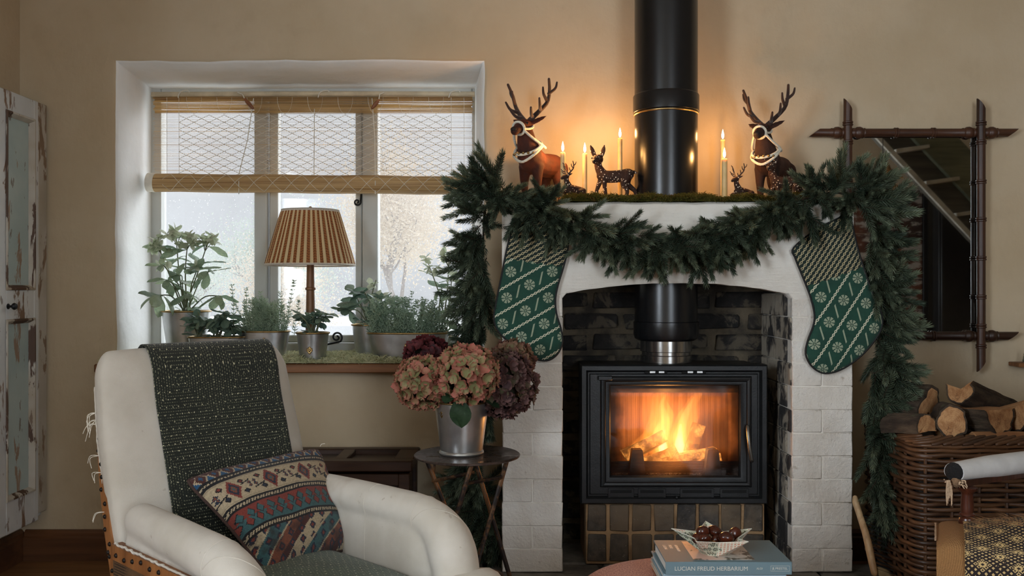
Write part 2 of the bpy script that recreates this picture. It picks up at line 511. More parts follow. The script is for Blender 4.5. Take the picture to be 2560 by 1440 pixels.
solo('wall_right', MB().box((XR + 0.1, (YB + YW) / 2, ZC / 2), (0.2, YW - YB + 1.2, ZC)), PLASTER, kind='structure')
CEILW = plain('ceiling_limewash', C(206, 198, 184), 0.9, 0, 0.06, 3, 0.3, 12, 0.01, 'World')
solo('ceiling', MB().box(((XL + XR) / 2, (YB + YW) / 2, ZC + 0.05), (XR - XL + 1.2, YW - YB + 1.2, 0.1)), CEILW, kind='structure')

fl = solo('floor', MB().box(((XL + XR) / 2, (YB + YW) / 2, -0.06), (XR - XL + 1.0, YW - YB + 1.0, 0.08)), BASEW, kind='structure')
rb = random.Random(3)
y = YW - 0.002; k = 0
while y > YB + 0.1:
    w = 0.145
    x = XL - rb.uniform(0, 1.5)
    while x < XR:
        L = rb.uniform(1.8, 2.8); a = max(x, XL + 0.002); b = min(x + L, XR)
        if b - a > 0.05:
            part('plank', MB().box(((a + b) / 2, y - w / 2, -0.011), (b - a - 0.003, w - 0.003, 0.022), 0.002), FLOORW, fl)
        x += L
    y -= w
# skirting
def skirting(name, a, b, n):
    a = Vector(a); b = Vector(b); n = Vector(n)
    prof = [(0, 0), (0.022, 0), (0.022, 0.078), (0.016, 0.084), (0.016, 0.094), (0.008, 0.104), (0, 0.104)]
    mb = MB(); mb.loft([[p + n * d + Vector((0, 0, z)) for d, z in prof] for p in (a, b)])
    return solo(name, mb, BASEW, kind='structure', angle=30)
skirting('baseboard_back', (XL + 0.023, YW, 0), (-0.065, YW, 0), (0, -1, 0))
skirting('baseboard_left', (XL, YB, 0), (XL, YW - 0.001, 0), (1, 0, 0))
skirting('baseboard_right', (1.09, YW, 0), (XR, YW, 0), (0, -1, 0))

# hearth of stone slabs
he = thing('hearth', 'worn grey stone slab hearth in front of the fireplace', 'hearth', (0.6, 2.6, 0))
HZ = 0.0635
rs = random.Random(11)
def slabs(x0, x1, y0, y1):
    y = y0
    while y < y1 - 0.02:
        h = min(rs.uniform(0.2, 0.3), y1 - y)
        if y1 - y - h < 0.08: h = y1 - y
        x = x0
        while x < x1 - 0.02:
            w = min(rs.uniform(0.22, 0.4), x1 - x)
            if x1 - x - w < 0.1: w = x1 - x
            part('slab', MB().box((x + w / 2, y + h / 2, HZ / 2 - 0.003 + rs.uniform(-0.0015, 0.0015)), (w - 0.008, h - 0.008, HZ), 0.006, jit=0.002, rr=rs), STONE, he)
            x += w
        y += h
slabs(-0.34, 2.3, 2.2, 2.9)
slabs(-0.05, 1.07, 2.9, 3.14)
part('bedding', MB().box((0.98, 2.55, HZ / 2 - 0.006), (2.62, 0.68, HZ - 0.014)), SOOTMORTAR, he)
part('bedding', MB().box((0.51, 3.02, HZ / 2 - 0.006), (1.1, 0.23, HZ - 0.014)), SOOTMORTAR, he)

# ------------------------------------------------------------------ window
win = thing('window_1', None, None, (-0.76, 3.48, 0.70), kind='structure')
YF = 3.45
def fx(px): return PX(px, YF)
def fz(py): return PZ(py, YF)
def bar(name, x0, x1, z0, z1, y0=3.45, y1=3.51, parent=win, ch=0.004, mat_=WINPAINT):
    return part(name, MB().box(((x0 + x1) / 2, (y0 + y1) / 2, (z0 + z1) / 2), (x1 - x0, y1 - y0, z1 - z0), ch), mat_, parent)
ZT = 1.73; ZB = 0.683
bar('jamb', -1.40, fx(402), ZB, ZT); bar('jamb', fx(1180), -0.085, ZB, ZT)
bar('head', fx(402), fx(1180), fz(245), ZT); bar('bottom_rail', fx(402), fx(1180), ZB, fz(859))
bar('mullion', fx(637), fx(668), fz(859), fz(245), 3.44, 3.51); bar('mullion', fx(907), fx(945), fz(859), fz(245), 3.44, 3.51)
sash = thing('sash', None, None, (-0.73, 3.47, 0.9)); sash.parent = win; sash.location = Vector((-0.73, 3.47, 0.9)) - win.location
bar('stile', fx(672), fx(694), fz(857), fz(248), 3.455, 3.5, sash); bar('stile', fx(888), fx(904), fz(857), fz(248), 3.455, 3.5, sash)
bar('top_rail', fx(694), fx(888), fz(278), fz(248), 3.455, 3.5, sash); bar('lower_rail', fx(694), fx(888), fz(857), fz(838), 3.455, 3.5, sash)
def m_pane():
    def f():
        v = coord('World'); x, y, z = sep(v)
        t = nd('ShaderNodeBsdfTransparent'); t.inputs[0].default_value = (0.97, 0.985, 0.99, 1)
        d = nd('ShaderNodeBsdfTranslucent'); d.inputs[0].default_value = (0.95, 0.97, 1, 1)
        g = nd('ShaderNodeBsdfGlossy'); g.inputs['Roughness'].default_value = 0.05
        fog = ss(0.25, 0.75, noi(v, 3.0, 3)) * 0.05 + 0.06         # veil of outdoor haze put into the glass, uneven
        a = mixs(fog, S(t.outputs[0]), S(d.outputs[0]))
        return mixs(0.03, a, S(g.outputs[0]))
    return newmat('haze_veil_glass', f)
PANE = m_pane()
def m_drop():
    def f():
        t = nd('ShaderNodeBsdfTransparent'); g = nd('ShaderNodeBsdfTranslucent'); g.inputs[0].default_value = (1, 1, 1, 1)
        k = nd('ShaderNodeBsdfGlossy'); k.inputs['Roughness'].default_value = 0.1
        return mixs(0.25, mixs(0.45, S(t.outputs[0]), S(g.outputs[0])), S(k.outputs[0]))
    return newmat('raindrop', f)
DROP = m_drop()
rd = random.Random(5)
for x0, x1, z0, z1 in ((fx(400), fx(639), fz(861), fz(243)), (fx(692), fx(890), fz(840), fz(276)), (fx(943), fx(1182), fz(861), fz(243))):
    pn = part('pane', MB().box(((x0 + x1) / 2, 3.485, (z0 + z1) / 2), (x1 - x0, 0.003, z1 - z0)), PANE, win)
    mb = MB()
    for k in range(850):
        x = rd.uniform(x0 + 0.01, x1 - 0.01); z = z0 + (z1 - z0) * min(rd.random() ** 1.25 * 0.8, 1)
        r = rd.choice((0.0009, 0.0012, 0.0016, 0.0022)) * rd.uniform(0.7, 1.15)
        q = [Vector((x + r * cos(a), 3.4862, z + r * 1.15 * sin(a))) for a in (0, 1.05, 2.09, 3.14, 4.19, 5.24)]
        mb.add(q + [Vector((x, 3.4862 + r * 0.7, z))], [(i, (i + 1) % 6, 6) for i in range(6)])
    part('raindrops', mb, DROP, pn, kind='stuff', flip=False)
def scroll(c, r0, turns, flip=1, start=0.0, plane='xz', n=30):
    pts = []
    for k in range(n):
        t = k / (n - 1); a = start + flip * turns * 2 * pi * t; r = r0 * (1 - 0.8 * t)
        pts.append(Vector(c) + Vector((r * cos(a), 0, r * sin(a))))
    return pts
c = P(893, 505, 3.435)
mb = MB(); mb.tube([P(903, 486, 3.435), P(902, 500, 3.43)] + scroll(c, 0.014, 1.3, -1, 0.3), [0.004] * 12 + [0.0032] * 20, 8)
part('handle', mb, IRON, win, label='wrought iron curl handle')
mb = MB(); c2 = P(842, 843, 3.41)
mb.tube([P(760, 875, 3.43), P(800, 864, 3.42), P(832, 858, 3.41)] + scroll(c2, 0.021, 1.4, 1, -0.9), 0.0038, 8)
part('stay', mb, IRON, win, label='curled iron window stay')

# sill board with a nosing
sl = solo('window_sill', MB().box((-0.735, 3.115, 0.666), (1.36, 0.068, 0.03), 0.004, jit=0.002), SILLW, kind='structure')

# ------------------------------------------------------------------ outside: shed, trees, lawn
solo('ground', MB().box((-3, 33, -1.1), (90, 58, 0.2)), plain('pale_bounce_ground', C(230, 231, 226), 0.9, 0, 0.2, 0.6, 0.3, 5, 0.05, 'World'), kind='structure')  # ground made near white to bounce light up onto the window soffit
sh = thing('garden_shed', 'white pitched-roof outbuilding seen low through the middle window pane', 'shed', (-1.75, 9.3, -1.0))
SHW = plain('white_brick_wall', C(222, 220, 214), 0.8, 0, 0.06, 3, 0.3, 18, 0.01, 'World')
part('wall', MB().box((-1.75, 9.3, -0.55), (1.0, 1.4, 0.95)), SHW, sh)
mb = MB()
for sgn in (-1, 1):
    mb.add([(-2.35, 9.3 + sgn * 0.8, -0.12), (-1.15, 9.3 + sgn * 0.8, -0.12), (-1.15, 9.3, 0.55), (-2.35, 9.3, 0.55),
            (-2.35, 9.3 + sgn * 0.8, -0.17), (-1.15, 9.3 + sgn * 0.8, -0.17), (-1.15, 9.3, 0.50), (-2.35, 9.3, 0.50)],
           [(0, 1, 2, 3), (4, 7, 6, 5), (0, 4, 5, 1), (1, 5, 6, 2), (3, 2, 6, 7), (0, 3, 7, 4)])
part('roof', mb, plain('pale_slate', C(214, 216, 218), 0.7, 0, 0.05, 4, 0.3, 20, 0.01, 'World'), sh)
def leafmat(name, a, b, rough=0.55, trans=0.25):
    def f():
        v = coord('Object'); r = orand()
        n = noi(v, 14, 3)
        c = mixc(ss(0.25, 0.75, n * 0.7 + r * 0.3), a, b)
        p = princ(c, rough, 0, None, Specular_IOR_Level=0.35)
        t = nd('ShaderNodeBsdfTranslucent'); put(t, 0, c)
        return mixs(trans, p, S(t.outputs[0]))
    return newmat(name, f)
def tree(label, x, y, z0, h, w, cols, nl, seed):
    rt = random.Random(seed)
    t = thing('tree', label, 'tree', (x, y, z0), 'trees beyond the window')
    mb = MB(); tips = []
    def limb(p, d, L, r, lvl):
        pts = [p]; q = p; dd = d.normalized()
        for k in range(5):
            dd = (dd + Vector((rt.uniform(-.25, .25), rt.uniform(-.25, .25), rt.uniform(-.05, .2)))).normalized(); q = q + dd * L / 5; pts.append(q)
        mb.tube(pts, [r * (1 - 0.12 * k) for k in range(6)], 5)
        tips.append((q, lvl))
        if lvl < 3:
            for k in range(4):
                limb(pts[rt.randint(2, 5)], dd + Vector((rt.uniform(-1, 1), rt.uniform(-1, 1), rt.uniform(-.3, .6))), L * 0.62, r * 0.5, lvl + 1)
    limb(Vector((x, y, z0)), Vector((0, 0, 1)), h * 0.5, h * 0.022, 0)
    part('trunk', mb, plain('pale_bark', C(150, 138, 128), 0.9), t)
    mb = MB()
    ends = [q for q, l in tips if l >= 2]
    for k in range(nl):
        c = rt.choice(ends) + Vector((rt.gauss(0, w * 0.12), rt.gauss(0, w * 0.12), rt.gauss(0, w * 0.1)))
        s_ = rt.uniform(0.02, 0.05) * h / 5
        a = Vector((rt.gauss(0, 1), rt.gauss(0, 1), rt.gauss(0, 1))).normalized(); b = a.orthogonal().normalized()
        mb.add([c - a * s_, c + b * s_ * 0.5, c + a * s_, c - b * s_ * 0.5], [(0, 1, 2, 3)])
    part('foliage', mb, cols, t, kind='stuff', flip=False)
LEAF_HAZE_TAN = leafmat('hazed_autumn_foliage', C(216, 200, 178), C(236, 224, 204), 0.7, 0.5)  # leaf colours paled to carry the outdoor haze
LEAF_HAZE_GREY = leafmat('hazed_grey_green_foliage', C(186, 198, 186), C(214, 220, 208), 0.7, 0.5)  # haze lightens this leaf colour too
tree('haze-pale autumn tree with open crown filling the right window pane', -2.3, 20.5, -1.0, 5.0, 3.6, LEAF_HAZE_TAN, 22000, 1)
tree('grey green tree behind the lamp in the middle pane', -4.1, 15.0, -1.0, 3.1, 2.2, LEAF_HAZE_GREY, 16000, 2)
tree('low grey green tree beyond the left window pane', -6.3, 17.5, -1.0, 2.7, 3.0, LEAF_HAZE_GREY, 16000, 3)
tree('short haze-pale autumn tree between the lamp and the right mullion', -2.9, 13.0, -1.0, 2.4, 2.0, LEAF_HAZE_TAN, 10000, 4)

# ================================================================== FIREPLACE
YS = 2.8
XA, XB_, XC, XD = -0.0308, 0.1563, 0.8613, 1.0497     # pillar edges
ZSP, ZCR, ZM = 0.921, 0.953, 1.203
fp = thing('fireplace_surround', 'white painted brick fireplace surround with low arched opening', 'fireplace', (0.51, 2.95, HZ))
mb = MB(); rings = []
for k in range(61):
    x = XA + (XD - XA) * k / 60
    if XB_ <= x <= XC:
        t = (x - XB_) / (XC - XB_) * 2 - 1; zb = ZSP + (ZCR - ZSP) * (1 - t * t)
    else: zb = ZSP - 0.02
    w = 0.004 * nz(x * 4, 1, 2) + 0.002 * nz(x * 20, 4, 2); w2 = 0.004 * nz(x * 5, 9, 2) + 0.0025 * nz(x * 17, 3, 7)
    rings.append([Vector((x, YS + 0.004, zb + w)), Vector((x, YS, zb + 0.006 + w)), Vector((x, YS - 0.002, 1.08)), Vector((x, YS - 0.004, 1.10)), Vector((x, YS - 0.004, ZM - 0.008 + w2)),
                  Vector((x, YS + 0.006, ZM + w2)), Vector((x, YS + 0.06, ZM)), Vector((x, YS + 0.06, zb + w))])
mb.loft(rings)
part('lintel', mb, LIME, fp, angle=45)
# shelf behind the lintel, with the round hole for the flue
FX, FY, FR = 0.5025, 2.97, 0.1018
mb = MB(); n = 16
sq = rect_pts(XA, XD, YS + 0.06, YW, n)
def circ(r):
    out = []
    for u, v in sq:
        out.append((FX + (u - FX), FY + (v - FY)))
    res = []
    for i, (u, v) in enumerate(out):
        a = math.atan2((v - FY), (u - FX) * 0.3); res.append((FX + r * cos(a), FY + r * sin(a)))
    return res
ci = circ(FR + 0.0035)
r1 = [Vector((u, v, ZM - 0.002)) for u, v in sq]; r2 = [Vector((u, v, ZM - 0.002)) for u, v in ci]
r3 = [Vector((u, v, ZM - 0.04)) for u, v in ci]; r4 = [Vector((u, v, ZM - 0.04)) for u, v in sq]
mb.loft([r1, r2, r3, r4, r1], cap0=False, cap1=False)
part('mantel_shelf', mb, LIME, fp)
for x0, x1 in ((XA, XB_), (XC, XD)):
    part('pillar_core', MB().box(((x0 + x1) / 2, (YS + 0.0035 + YW) / 2, (HZ + ZSP) / 2), (x1 - x0 - 0.004, YW - YS - 0.0035, ZSP - HZ), 0.003), LIME, fp)
# painted facing bricks, each with its own uneven arrises
def brick_mesh(name, d, mats, seed, ch=0.0028, jit=0.0015):
    rr = random.Random(seed)
    return MB().box((0, 0, 0), d, ch, jit=jit, rr=rr).mesh(name, mats)
BW = XB_ - XA
full = [brick_mesh('brick', (BW - 0.002, 0.03, 0.0706), BRICKW, s) for s in range(5)]
half = [brick_mesh('brick', (BW / 2 - 0.0015, 0.03, 0.0706), BRICKW, 20 + s) for s in range(5)]
rbk = random.Random(21)
for x0, x1 in ((XA, XB_), (XC, XD)):
    z = HZ; k = 0 if x0 == XA else 1
    while z < ZSP - 0.03:
        zc = z + 0.0357; yy = YS + 0.016 + rbk.uniform(-0.0008, 0.0008)
        if k % 2:
            for q in (0.25, 0.75):
                inst('brick', rbk.choice(half), fp, Matrix.Translation((x0 + (x1 - x0) * q, yy + rbk.uniform(-.001, .001), zc)))
        else:
            inst('brick', rbk.choice(full), fp, Matrix.Translation(((x0 + x1) / 2, yy, zc)))
        z += 0.0714; k += 1
# sooty back of the recess
part('recess_back', MB().box((0.51, 3.144, 0.55), (0.8, 0.008, 1.2)), SOOTMORTAR, fp)
bb = [brick_mesh('back_brick', (0.182, 0.02, 0.047), SOOT, 40 + s, 0.004, 0.006) for s in range(5)]
z = HZ; k = 0
while z < 0.97:
    x = 0.06 + (0.0 if k % 2 else 0.105)
    while x < 0.9:
        inst('back_brick', rbk.choice(bb), fp, Matrix.Translation((x + 0.105 + rbk.uniform(-.004, .004), 3.137 + rbk.uniform(-.002, .003), z + 0.036 + rbk.uniform(-.002, .002))))
        x += 0.21
    z += 0.0725; k += 1
# right jamb: flaking bricks that face into the recess
jb = [brick_mesh('jamb_brick', (0.016, 0.160, 0.069), JAMB, 60 + s, 0.003, 0.0015) for s in range(4)]
z = HZ; k = 0
while z < 0.9:
    for q in ((0.08, 0.245) if k % 2 else (0.0, 0.163, 0.328)):
        yy = YS + 0.012 + q + 0.04
        if yy - 0.080 < YS + 0.009: yy = YS + 0.009 + 0.080
        if yy + 0.079 > 3.13: yy = 3.13 - 0.079
        inst('jamb_brick', rbk.choice(jb), fp, Matrix.Translation((XC + 0.004, yy, z + 0.0357)))
        inst('jamb_brick', rbk.choice(jb), fp, Matrix.Translation((XB_ - 0.0075, yy, z + 0.0357)))
    z += 0.0714; k += 1
# brick plinth under the stove
pl = thing('stove_plinth', 'plinth of dark glazed square bricks with tan mortar under the stove', 'plinth', (0.517, 2.99, HZ))
part('mortar_core', MB().box((0.517, 3.003, (HZ + 0.257) / 2), (0.566, 0.236, 0.257 - HZ), 0.002), TANMORTAR, pl)
tm = [brick_mesh('tile', (0.0605, 0.02, 0.0845), TILE, 80 + s, 0.003, 0.0022) for s in range(6)]
for r in range(2):
    for q in range(8):
        inst('tile', rbk.choice(tm), pl, Matrix.Translation((0.234 + 0.0707 * (q + 0.5), 2.889 + rbk.uniform(-.001, .001), 0.2573 - 0.0455 - r * 0.0955)))

# ------------------------------------------------------------------ flue
fu = thing('flue_pipe', 'tall matt black stove flue pipe rising through the mantel shelf', 'flue pipe', (FX, FY, 0.70))
part('pipe', MB().lathe([(FR, 0.79), (FR, 1.535), (FR, 2.44)], (FX, FY, 0), 64), BLACKPIPE, fu)
zc = PZ(243, FY - 0.1)
part('collar', MB().lathe([(FR + 0.001, zc - 0.033), (FR + 0.005, zc - 0.030), (FR + 0.005, zc + 0.022), (FR + 0.003, zc + 0.026), (FR + 0.001, zc + 0.028)], (FX, FY, 0), 64), BLACKPIPE, fu)
part('collar', MB().lathe([(FR + 0.0005, zc - 0.039), (FR + 0.003, zc - 0.037), (FR + 0.003, zc - 0.034)], (FX, FY, 0), 64), BRASS, fu, label='thin bright joint ring')
part('lower_collar', MB().lathe([(FR + 0.001, 0.83), (FR + 0.004, 0.828), (FR + 0.004, 0.79), (FR, 0.775), (0.09, 0.768)], (FX, FY, 0), 64), BLACKPIPE, fu)
STEEL = plain('polished_steel', C(150, 148, 145), 0.18, 0.95, 0.1, 20, 0.05, 80, 0.001)
part('spigot', MB().lathe([(0.083, 0.698), (0.083, 0.72), (0.079, 0.722), (0.079, 0.732), (0.084, 0.734), (0.084, 0.768)], (FX, FY, 0), 64), STEEL, fu)

# ------------------------------------------------------------------ stove
st = thing('wood_stove', 'black cast iron inset wood stove with burning logs behind glass door', 'stove', (0.51, 2.98, 0.257))
SX0, SX1, SZ0, SZ1 = 0.2162, 0.8044, 0.2582, 0.6965
def rl(x0, x1, z0, z1, y): return [Vector((x0, y, z0)), Vector((x1, y, z0)), Vector((x1, y, z1)), Vector((x0, y, z1))]
def frame_loft(steps):
    mb = MB(); mb.loft([rl(*s_) for s_ in steps], cap0=False, cap1=False)
    return mb
DX0, DX1, DZ0, DZ1 = PX(1502, 2.86), PX(1880, 2.86), PZ(1219, 2.86), PZ(942, 2.86)
GX0, GX1, GZ0, GZ1 = PX(1527, 2.866), PX(1849, 2.866), PZ(1191, 2.866), PZ(965, 2.866)
def ins(i, y, b=(SX0, SX1, SZ0, SZ1)): return (b[0] + i, b[1] - i, b[2] + i, b[3] - i, y)
part('outer_frame', frame_loft([ins(0.0, 2.93), ins(0.0, 2.868), ins(0.004, 2.862), ins(0.017, 2.862), ins(0.021, 2.868), ins(0.024, 2.874), ins(0.028, 2.874), ins(0.031, 2.870),
     (DX0 - 0.001, DX1 + 0.001, DZ0 - 0.001, DZ1 + 0.001, 2.870), (DX0 - 0.001, DX1 + 0.001, DZ0 - 0.001, DZ1 + 0.001, 2.89)]), CASTIRON, st, angle=25)
D = (DX0, DX1, DZ0, DZ1)
dr = part('door', frame_loft([ins(0, 2.885, D), ins(0, 2.864, D), ins(0.003, 2.860, D), ins(0.008, 2.858, D), ins(0.014, 2.860, D), ins(0.017, 2.865, D), ins(0.020, 2.865, D),
     (GX0 - .004, GX1 + .004, GZ0 - .004, GZ1 + .004, 2.867), (GX0, GX1, GZ0, GZ1, 2.872), (GX0, GX1, GZ0, GZ1, 2.885)]), CASTIRON, st, angle=25)
def m_stoveglass():
    def f():
        v = coord('World'); x, y, z = sep(v)
        t = nd('ShaderNodeBsdfTransparent'); t.inputs[0].default_value = (0.96, 0.95, 0.93, 1)
        d = nd('ShaderNodeBsdfDiffuse'); d.inputs[0].default_value = (0.012, 0.008, 0.006, 1)
        g = nd('ShaderNodeBsdfGlossy'); g.inputs['Roughness'].default_value = 0.04
        ex = mn(x - GX0, GX1 - x); ez = mn(z - GZ0, GZ1 - z)
        soot = (1 - ss(0.0, 0.05, mn(ex, ez + 0.012) + (noi(v, 14, 3) - 0.5) * 0.05)) * 0.75     # soot burnt onto the rim of the glass
        hz = nd('ShaderNodeBsdfTranslucent'); hz.inputs[0].default_value = (0.62, 0.40, 0.24, 1)
        film = mixs(ss(0.25, 0.8, noi(mapv(v, (1, 1, 0.5)), 9, 3)) * 0.05 + 0.01, S(t.outputs[0]), S(hz.outputs[0]))   # brown smoke film
        return mixs(0.03, mixs(soot, film, S(d.outputs[0])), S(g.outputs[0]))
    return newmat('stove_glass', f)
part('glass', MB().box(((GX0 + GX1) / 2, 2.879, (GZ0 + GZ1) / 2), (GX1 - GX0 - .001, 0.004, GZ1 - GZ0 - .001)), m_stoveglass(), dr)
mb = MB(); mb.tube([P(1869, 1066, 2.852), P(1870, 1080, 2.842), P(1874, 1120, 2.838), P(1879, 1148, 2.842), P(1880, 1152, 2.852)], [0.005, 0.0055, 0.0055, 0.006, 0.006], 10, round_=True)
part('handle', mb, plain('satin_metal', C(120, 116, 108), 0.35, 0.8), dr)
mb = MB(); mb.box((DX0 + 0.014, 2.861, DZ1 - 0.004), (0.045, 0.012, 0.014), 0.002)
part('hinge', mb, CASTIRON, dr)
# vents: dark slots set in the frame, with louvres
VENT = plain('vent_dark', C(8, 8, 8), 0.9, 0, 0.1, 10, 0)
for a, b in ((1520, 1585), (1595, 1665), (1700, 1785), (1800, 1872)):
    v = part('vent_panel', MB().box((PX((a + b) / 2, 2.868), 2.8695, PZ(1238, 2.868)), (PX(b, 2.868) - PX(a, 2.868), 0.004, 0.042), 0.001), CASTIRON, st)
    for r in range(2):
        part('slot', MB().box((PX((a + b) / 2, 2.866), 2.8672, PZ(1229 + r * 17, 2.866)), (PX(b - 6, 2.866) - PX(a + 6, 2.866), 0.002, 0.009), 0.0005), VENT, v)
for a, b in ((1612, 1668), (1705, 1765)):
    v = part('top_vent', MB().box((PX((a + b) / 2, 2.868), 2.8705, PZ(930, 2.868)), (PX(b, 2.868) - PX(a, 2.868), 0.004, 0.012), 0.001), VENT, st)
    for q in (0.35, 0.75):
        part('shutter', MB().box((PX(a + (b - a) * q, 2.866), 2.868, PZ(930, 2.866)), (0.018, 0.002, 0.008), 0.0005), STEEL, v)
part('catch', MB().ball((PX(1692, 2.862), 2.862, PZ(1244, 2.862)), 0.006), CASTIRON, st)
# firebox
FIREBRICK = newmat('firebrick', lambda: princ(mixc(ss(0.3, 0.7, noi(mapv(coord('World'), (90, 90, 3)), 1, 3)), C(120, 84, 58), C(160, 118, 84)), 0.9, 0,
     bmp(snx(sep(coord('World'))[0] * 900.0), 0.12, 0.003)))
IX0, IX1, IZ0, IZ1, IY = 0.262, 0.760, 0.318, 0.655, 3.085
mb = MB(); mb.loft([rl(IX0, IX1, IZ0, IZ1, 2.888), rl(IX0 + .03, IX1 - .03, IZ0, IZ1 - .02, IY)], cap0=False, cap1=True)
part('firebox', mb, FIREBRICK, st, angle=20, flip=False)
mb = MB(); mb.loft([rl(SX0 + .012, SX1 - .012, SZ0 + .01, SZ1 - .006, 2.885), rl(SX0 + .012, SX1 - .012, SZ0 + .01, SZ1 - .006, 3.11)], cap0=False, cap1=True)
part('casing', mb, CASTIRON, st, angle=20)
part('baffle', MB().box((0.511, 2.93, GZ1 - 0.012), (0.49, 0.06, 0.02), 0.003, rot=Matrix.Rotation(radians(-20), 3, 'X')), CASTIRON, st)
# grate front and the two fire dogs
gz = PZ(1152, 2.93)
gr = part('grate', MB().box((0.511, 2.935, (gz + GZ0) / 2 - 0.002), (0.45, 0.012, gz - GZ0), 0.002), CASTIRON, st)
for k in range(4): part('grate_rib', MB().box((0.511, 2.928, GZ0 + 0.008 + k * (gz - GZ0) / 4.2), (0.44, 0.006, 0.005), 0.0015), CASTIRON, gr)
for px in (1591, 1779):
    x = PX(px, 2.92); z0 = GZ0 - 0.005; z1 = PZ(1121, 2.92)
    mb = MB(); mb.loft([[Vector((x - a, 2.895, z)), Vector((x + a, 2.895, z)), Vector((x + a, 2.93, z)), Vector((x - a, 2.93, z))] for a, z in ((0.027, z0), (0.017, z1 - 0.003), (0.014, z1))])
    part('fire_dog', mb, CASTIRON, st, angle=20)
def m_ash():
    def f():
        v = coord('World')
        c = mixc(ss(0.4, 0.6, noi(v, 260, 3)), C(60, 50, 44), C(190, 176, 160))
        return princ(c, 0.95, 0, bmp(noi(v, 300, 3), 1.0, 0.004))
    return newmat('ash', f)
mb = MB(); mb.grid(lambda u, v: Vector((0.29 + 0.44 * u, 2.89 + 0.18 * v, IZ0 + 0.006 + 0.006 * nz(u * 30, v * 12, 1) + (0.022 if v > 0.25 else 0.0))), 60, 20)
part('ash_bed', mb, m_ash(), st, flip=False)
def m_burnlog():
    def f():
        v = coord('Object')
        e = nd('ShaderNodeEmission'); put(e, 0, (1.0, 0.36, 0.07, 1))
        cr = vor(mapv(v, (1, 1, 1)), 55, 'DISTANCE_TO_EDGE')
        n = noi(v, 18, 3)
        put(e, 1, ss(0.42, 0.66, n) * (0.75 + 0.55 * (cr > 0.05)) + 0.10)
        d = princ(C(52, 34, 24), 0.95)
        k = nd('ShaderNodeAddShader'); G.nt.links.new(e.outputs[0], k.inputs[0]); G.nt.links.new(d.k, k.inputs[1])
        return S(k.outputs[0])
    return newmat('burning_log', f)
BURN = m_burnlog()
def burnlog(p0, p1, r, sides, seed):
    rr = random.Random(seed); p0 = Vector(p0); p1 = Vector(p1)
    pts, fr = frames([p0.lerp(p1, k / 6) for k in range(7)])
    an = sorted(rr.uniform(-.25, .25) + 2 * pi * k / sides for k in range(sides)); ra = [r * rr.uniform(0.8, 1.15) for _ in an]
    mb = MB(); mb.loft([[p + (u * cos(a) + w * sin(a)) * q * rr.uniform(0.93, 1.05) for a, q in zip(an, ra)] for p, (t, u, w) in zip(pts, fr)])
    return part('burning_log', mb, BURN, st, angle=25)
fy = 2.99
burnlog(P(1560, 1140, fy), P(1660, 1090, fy + .02), 0.030, 5, 1)
burnlog(P(1640, 1160, fy - .02), P(1790, 1135, fy + .01), 0.026, 5, 2)
burnlog(P(1715, 1150, fy + .03), P(1745, 1060, fy + .05), 0.027, 4, 3)
burnlog(P(1600, 1165, fy - .03), P(1690, 1130, fy), 0.022, 5, 4)
burnlog(P(1580, 1160, fy + .05), P(1800, 1150, fy + .05), 0.028, 6, 5)
burnlog(P(1735, 1165, fy - .02), P(1790, 1140, fy - .03), 0.02, 4, 6)
# flames: emitting gas, no surface
def flamemat(name, col, k):
    def f():
        v = coord('Object')
        e = nd('ShaderNodeEmission'); put(e, 0, col)
        put(e, 1, k)
        return S(e.outputs[0])
    return newmat(name, f, True)
FL_OUT = flamemat('flame_outer', (1.0, 0.34, 0.055, 1), 15)
FL_MID = flamemat('flame_middle', (1.0, 0.50, 0.14, 1), 30)
FL_CORE = flamemat('flame_core', (1.0, 0.74, 0.42, 1), 62)
def tongue(pts, rad, m, seed):
    pts = smooth_path(pts, 22); rr = [lerpl(rad, k / 21) for k in range(22)]
    _, fr = frames(pts); mb = MB(); rings = []
    for k, (p, (t, u, w), r) in enumerate(zip(pts, fr, rr)):
        rings.append([p + Vector((cos(a), 0.5 * sin(a), 0)) * r * (1 + 0.28 * nz(cos(a) * 1.4 + seed, sin(a) * 1.4, k * 0.22)) for a in [2 * pi * j / 14 for j in range(14)]])
    mb.loft(rings)
    return part('flame', mb, m, st, angle=80)
q = fy
tongue([P(1655, 1150, q), P(1645, 1090, q), P(1655, 1040, q), P(1648, 1000, q), P(1652, 972, q)], [(0, .034), (.25, .050), (.55, .036), (.85, .024), (1, .006)], FL_OUT, 1)
tongue([P(1658, 1150, q), P(1650, 1095, q), P(1660, 1050, q), P(1655, 1010, q), P(1665, 985, q)], [(0, .020), (.25, .028), (.6, .014), (1, .003)], FL_MID, 2)
tongue([P(1660, 1140, q), P(1655, 1105, q), P(1660, 1075, q)], [(0, .014), (.4, .017), (1, .003)], FL_CORE, 3)
tongue([P(1705, 1150, q), P(1703, 1100, q), P(1715, 1050, q), P(1730, 1010, q), P(1752, 975, q)], [(0, .030), (.25, .044), (.55, .034), (.85, .022), (1, .006)], FL_OUT, 4)
tongue([P(1702, 1150, q), P(1700, 1100, q), P(1706, 1060, q), P(1720, 1020, q), P(1735, 992, q)], [(0, .018), (.25, .025), (.6, .014), (1, .003)], FL_MID, 5)
tongue([P(1700, 1135, q), P(1699, 1100, q), P(1702, 1060, q)], [(0, .012), (.35, .017), (1, .003)], FL_CORE, 6)
tongue([P(1590, 1150, q), P(1605, 1110, q), P(1625, 1080, q), P(1638, 1048, q)], [(0, .036), (.3, .034), (.7, .018), (1, .004)], FL_OUT, 7)
tongue([P(1592, 1150, q), P(1604, 1118, q), P(1618, 1090, q)], [(0, .018), (.4, .016), (1, .003)], FL_MID, 8)
tongue([P(1575, 1160, q), P(1578, 1125, q), P(1586, 1100, q)], [(0, .018), (.4, .014), (1, .003)], FL_OUT, 9)
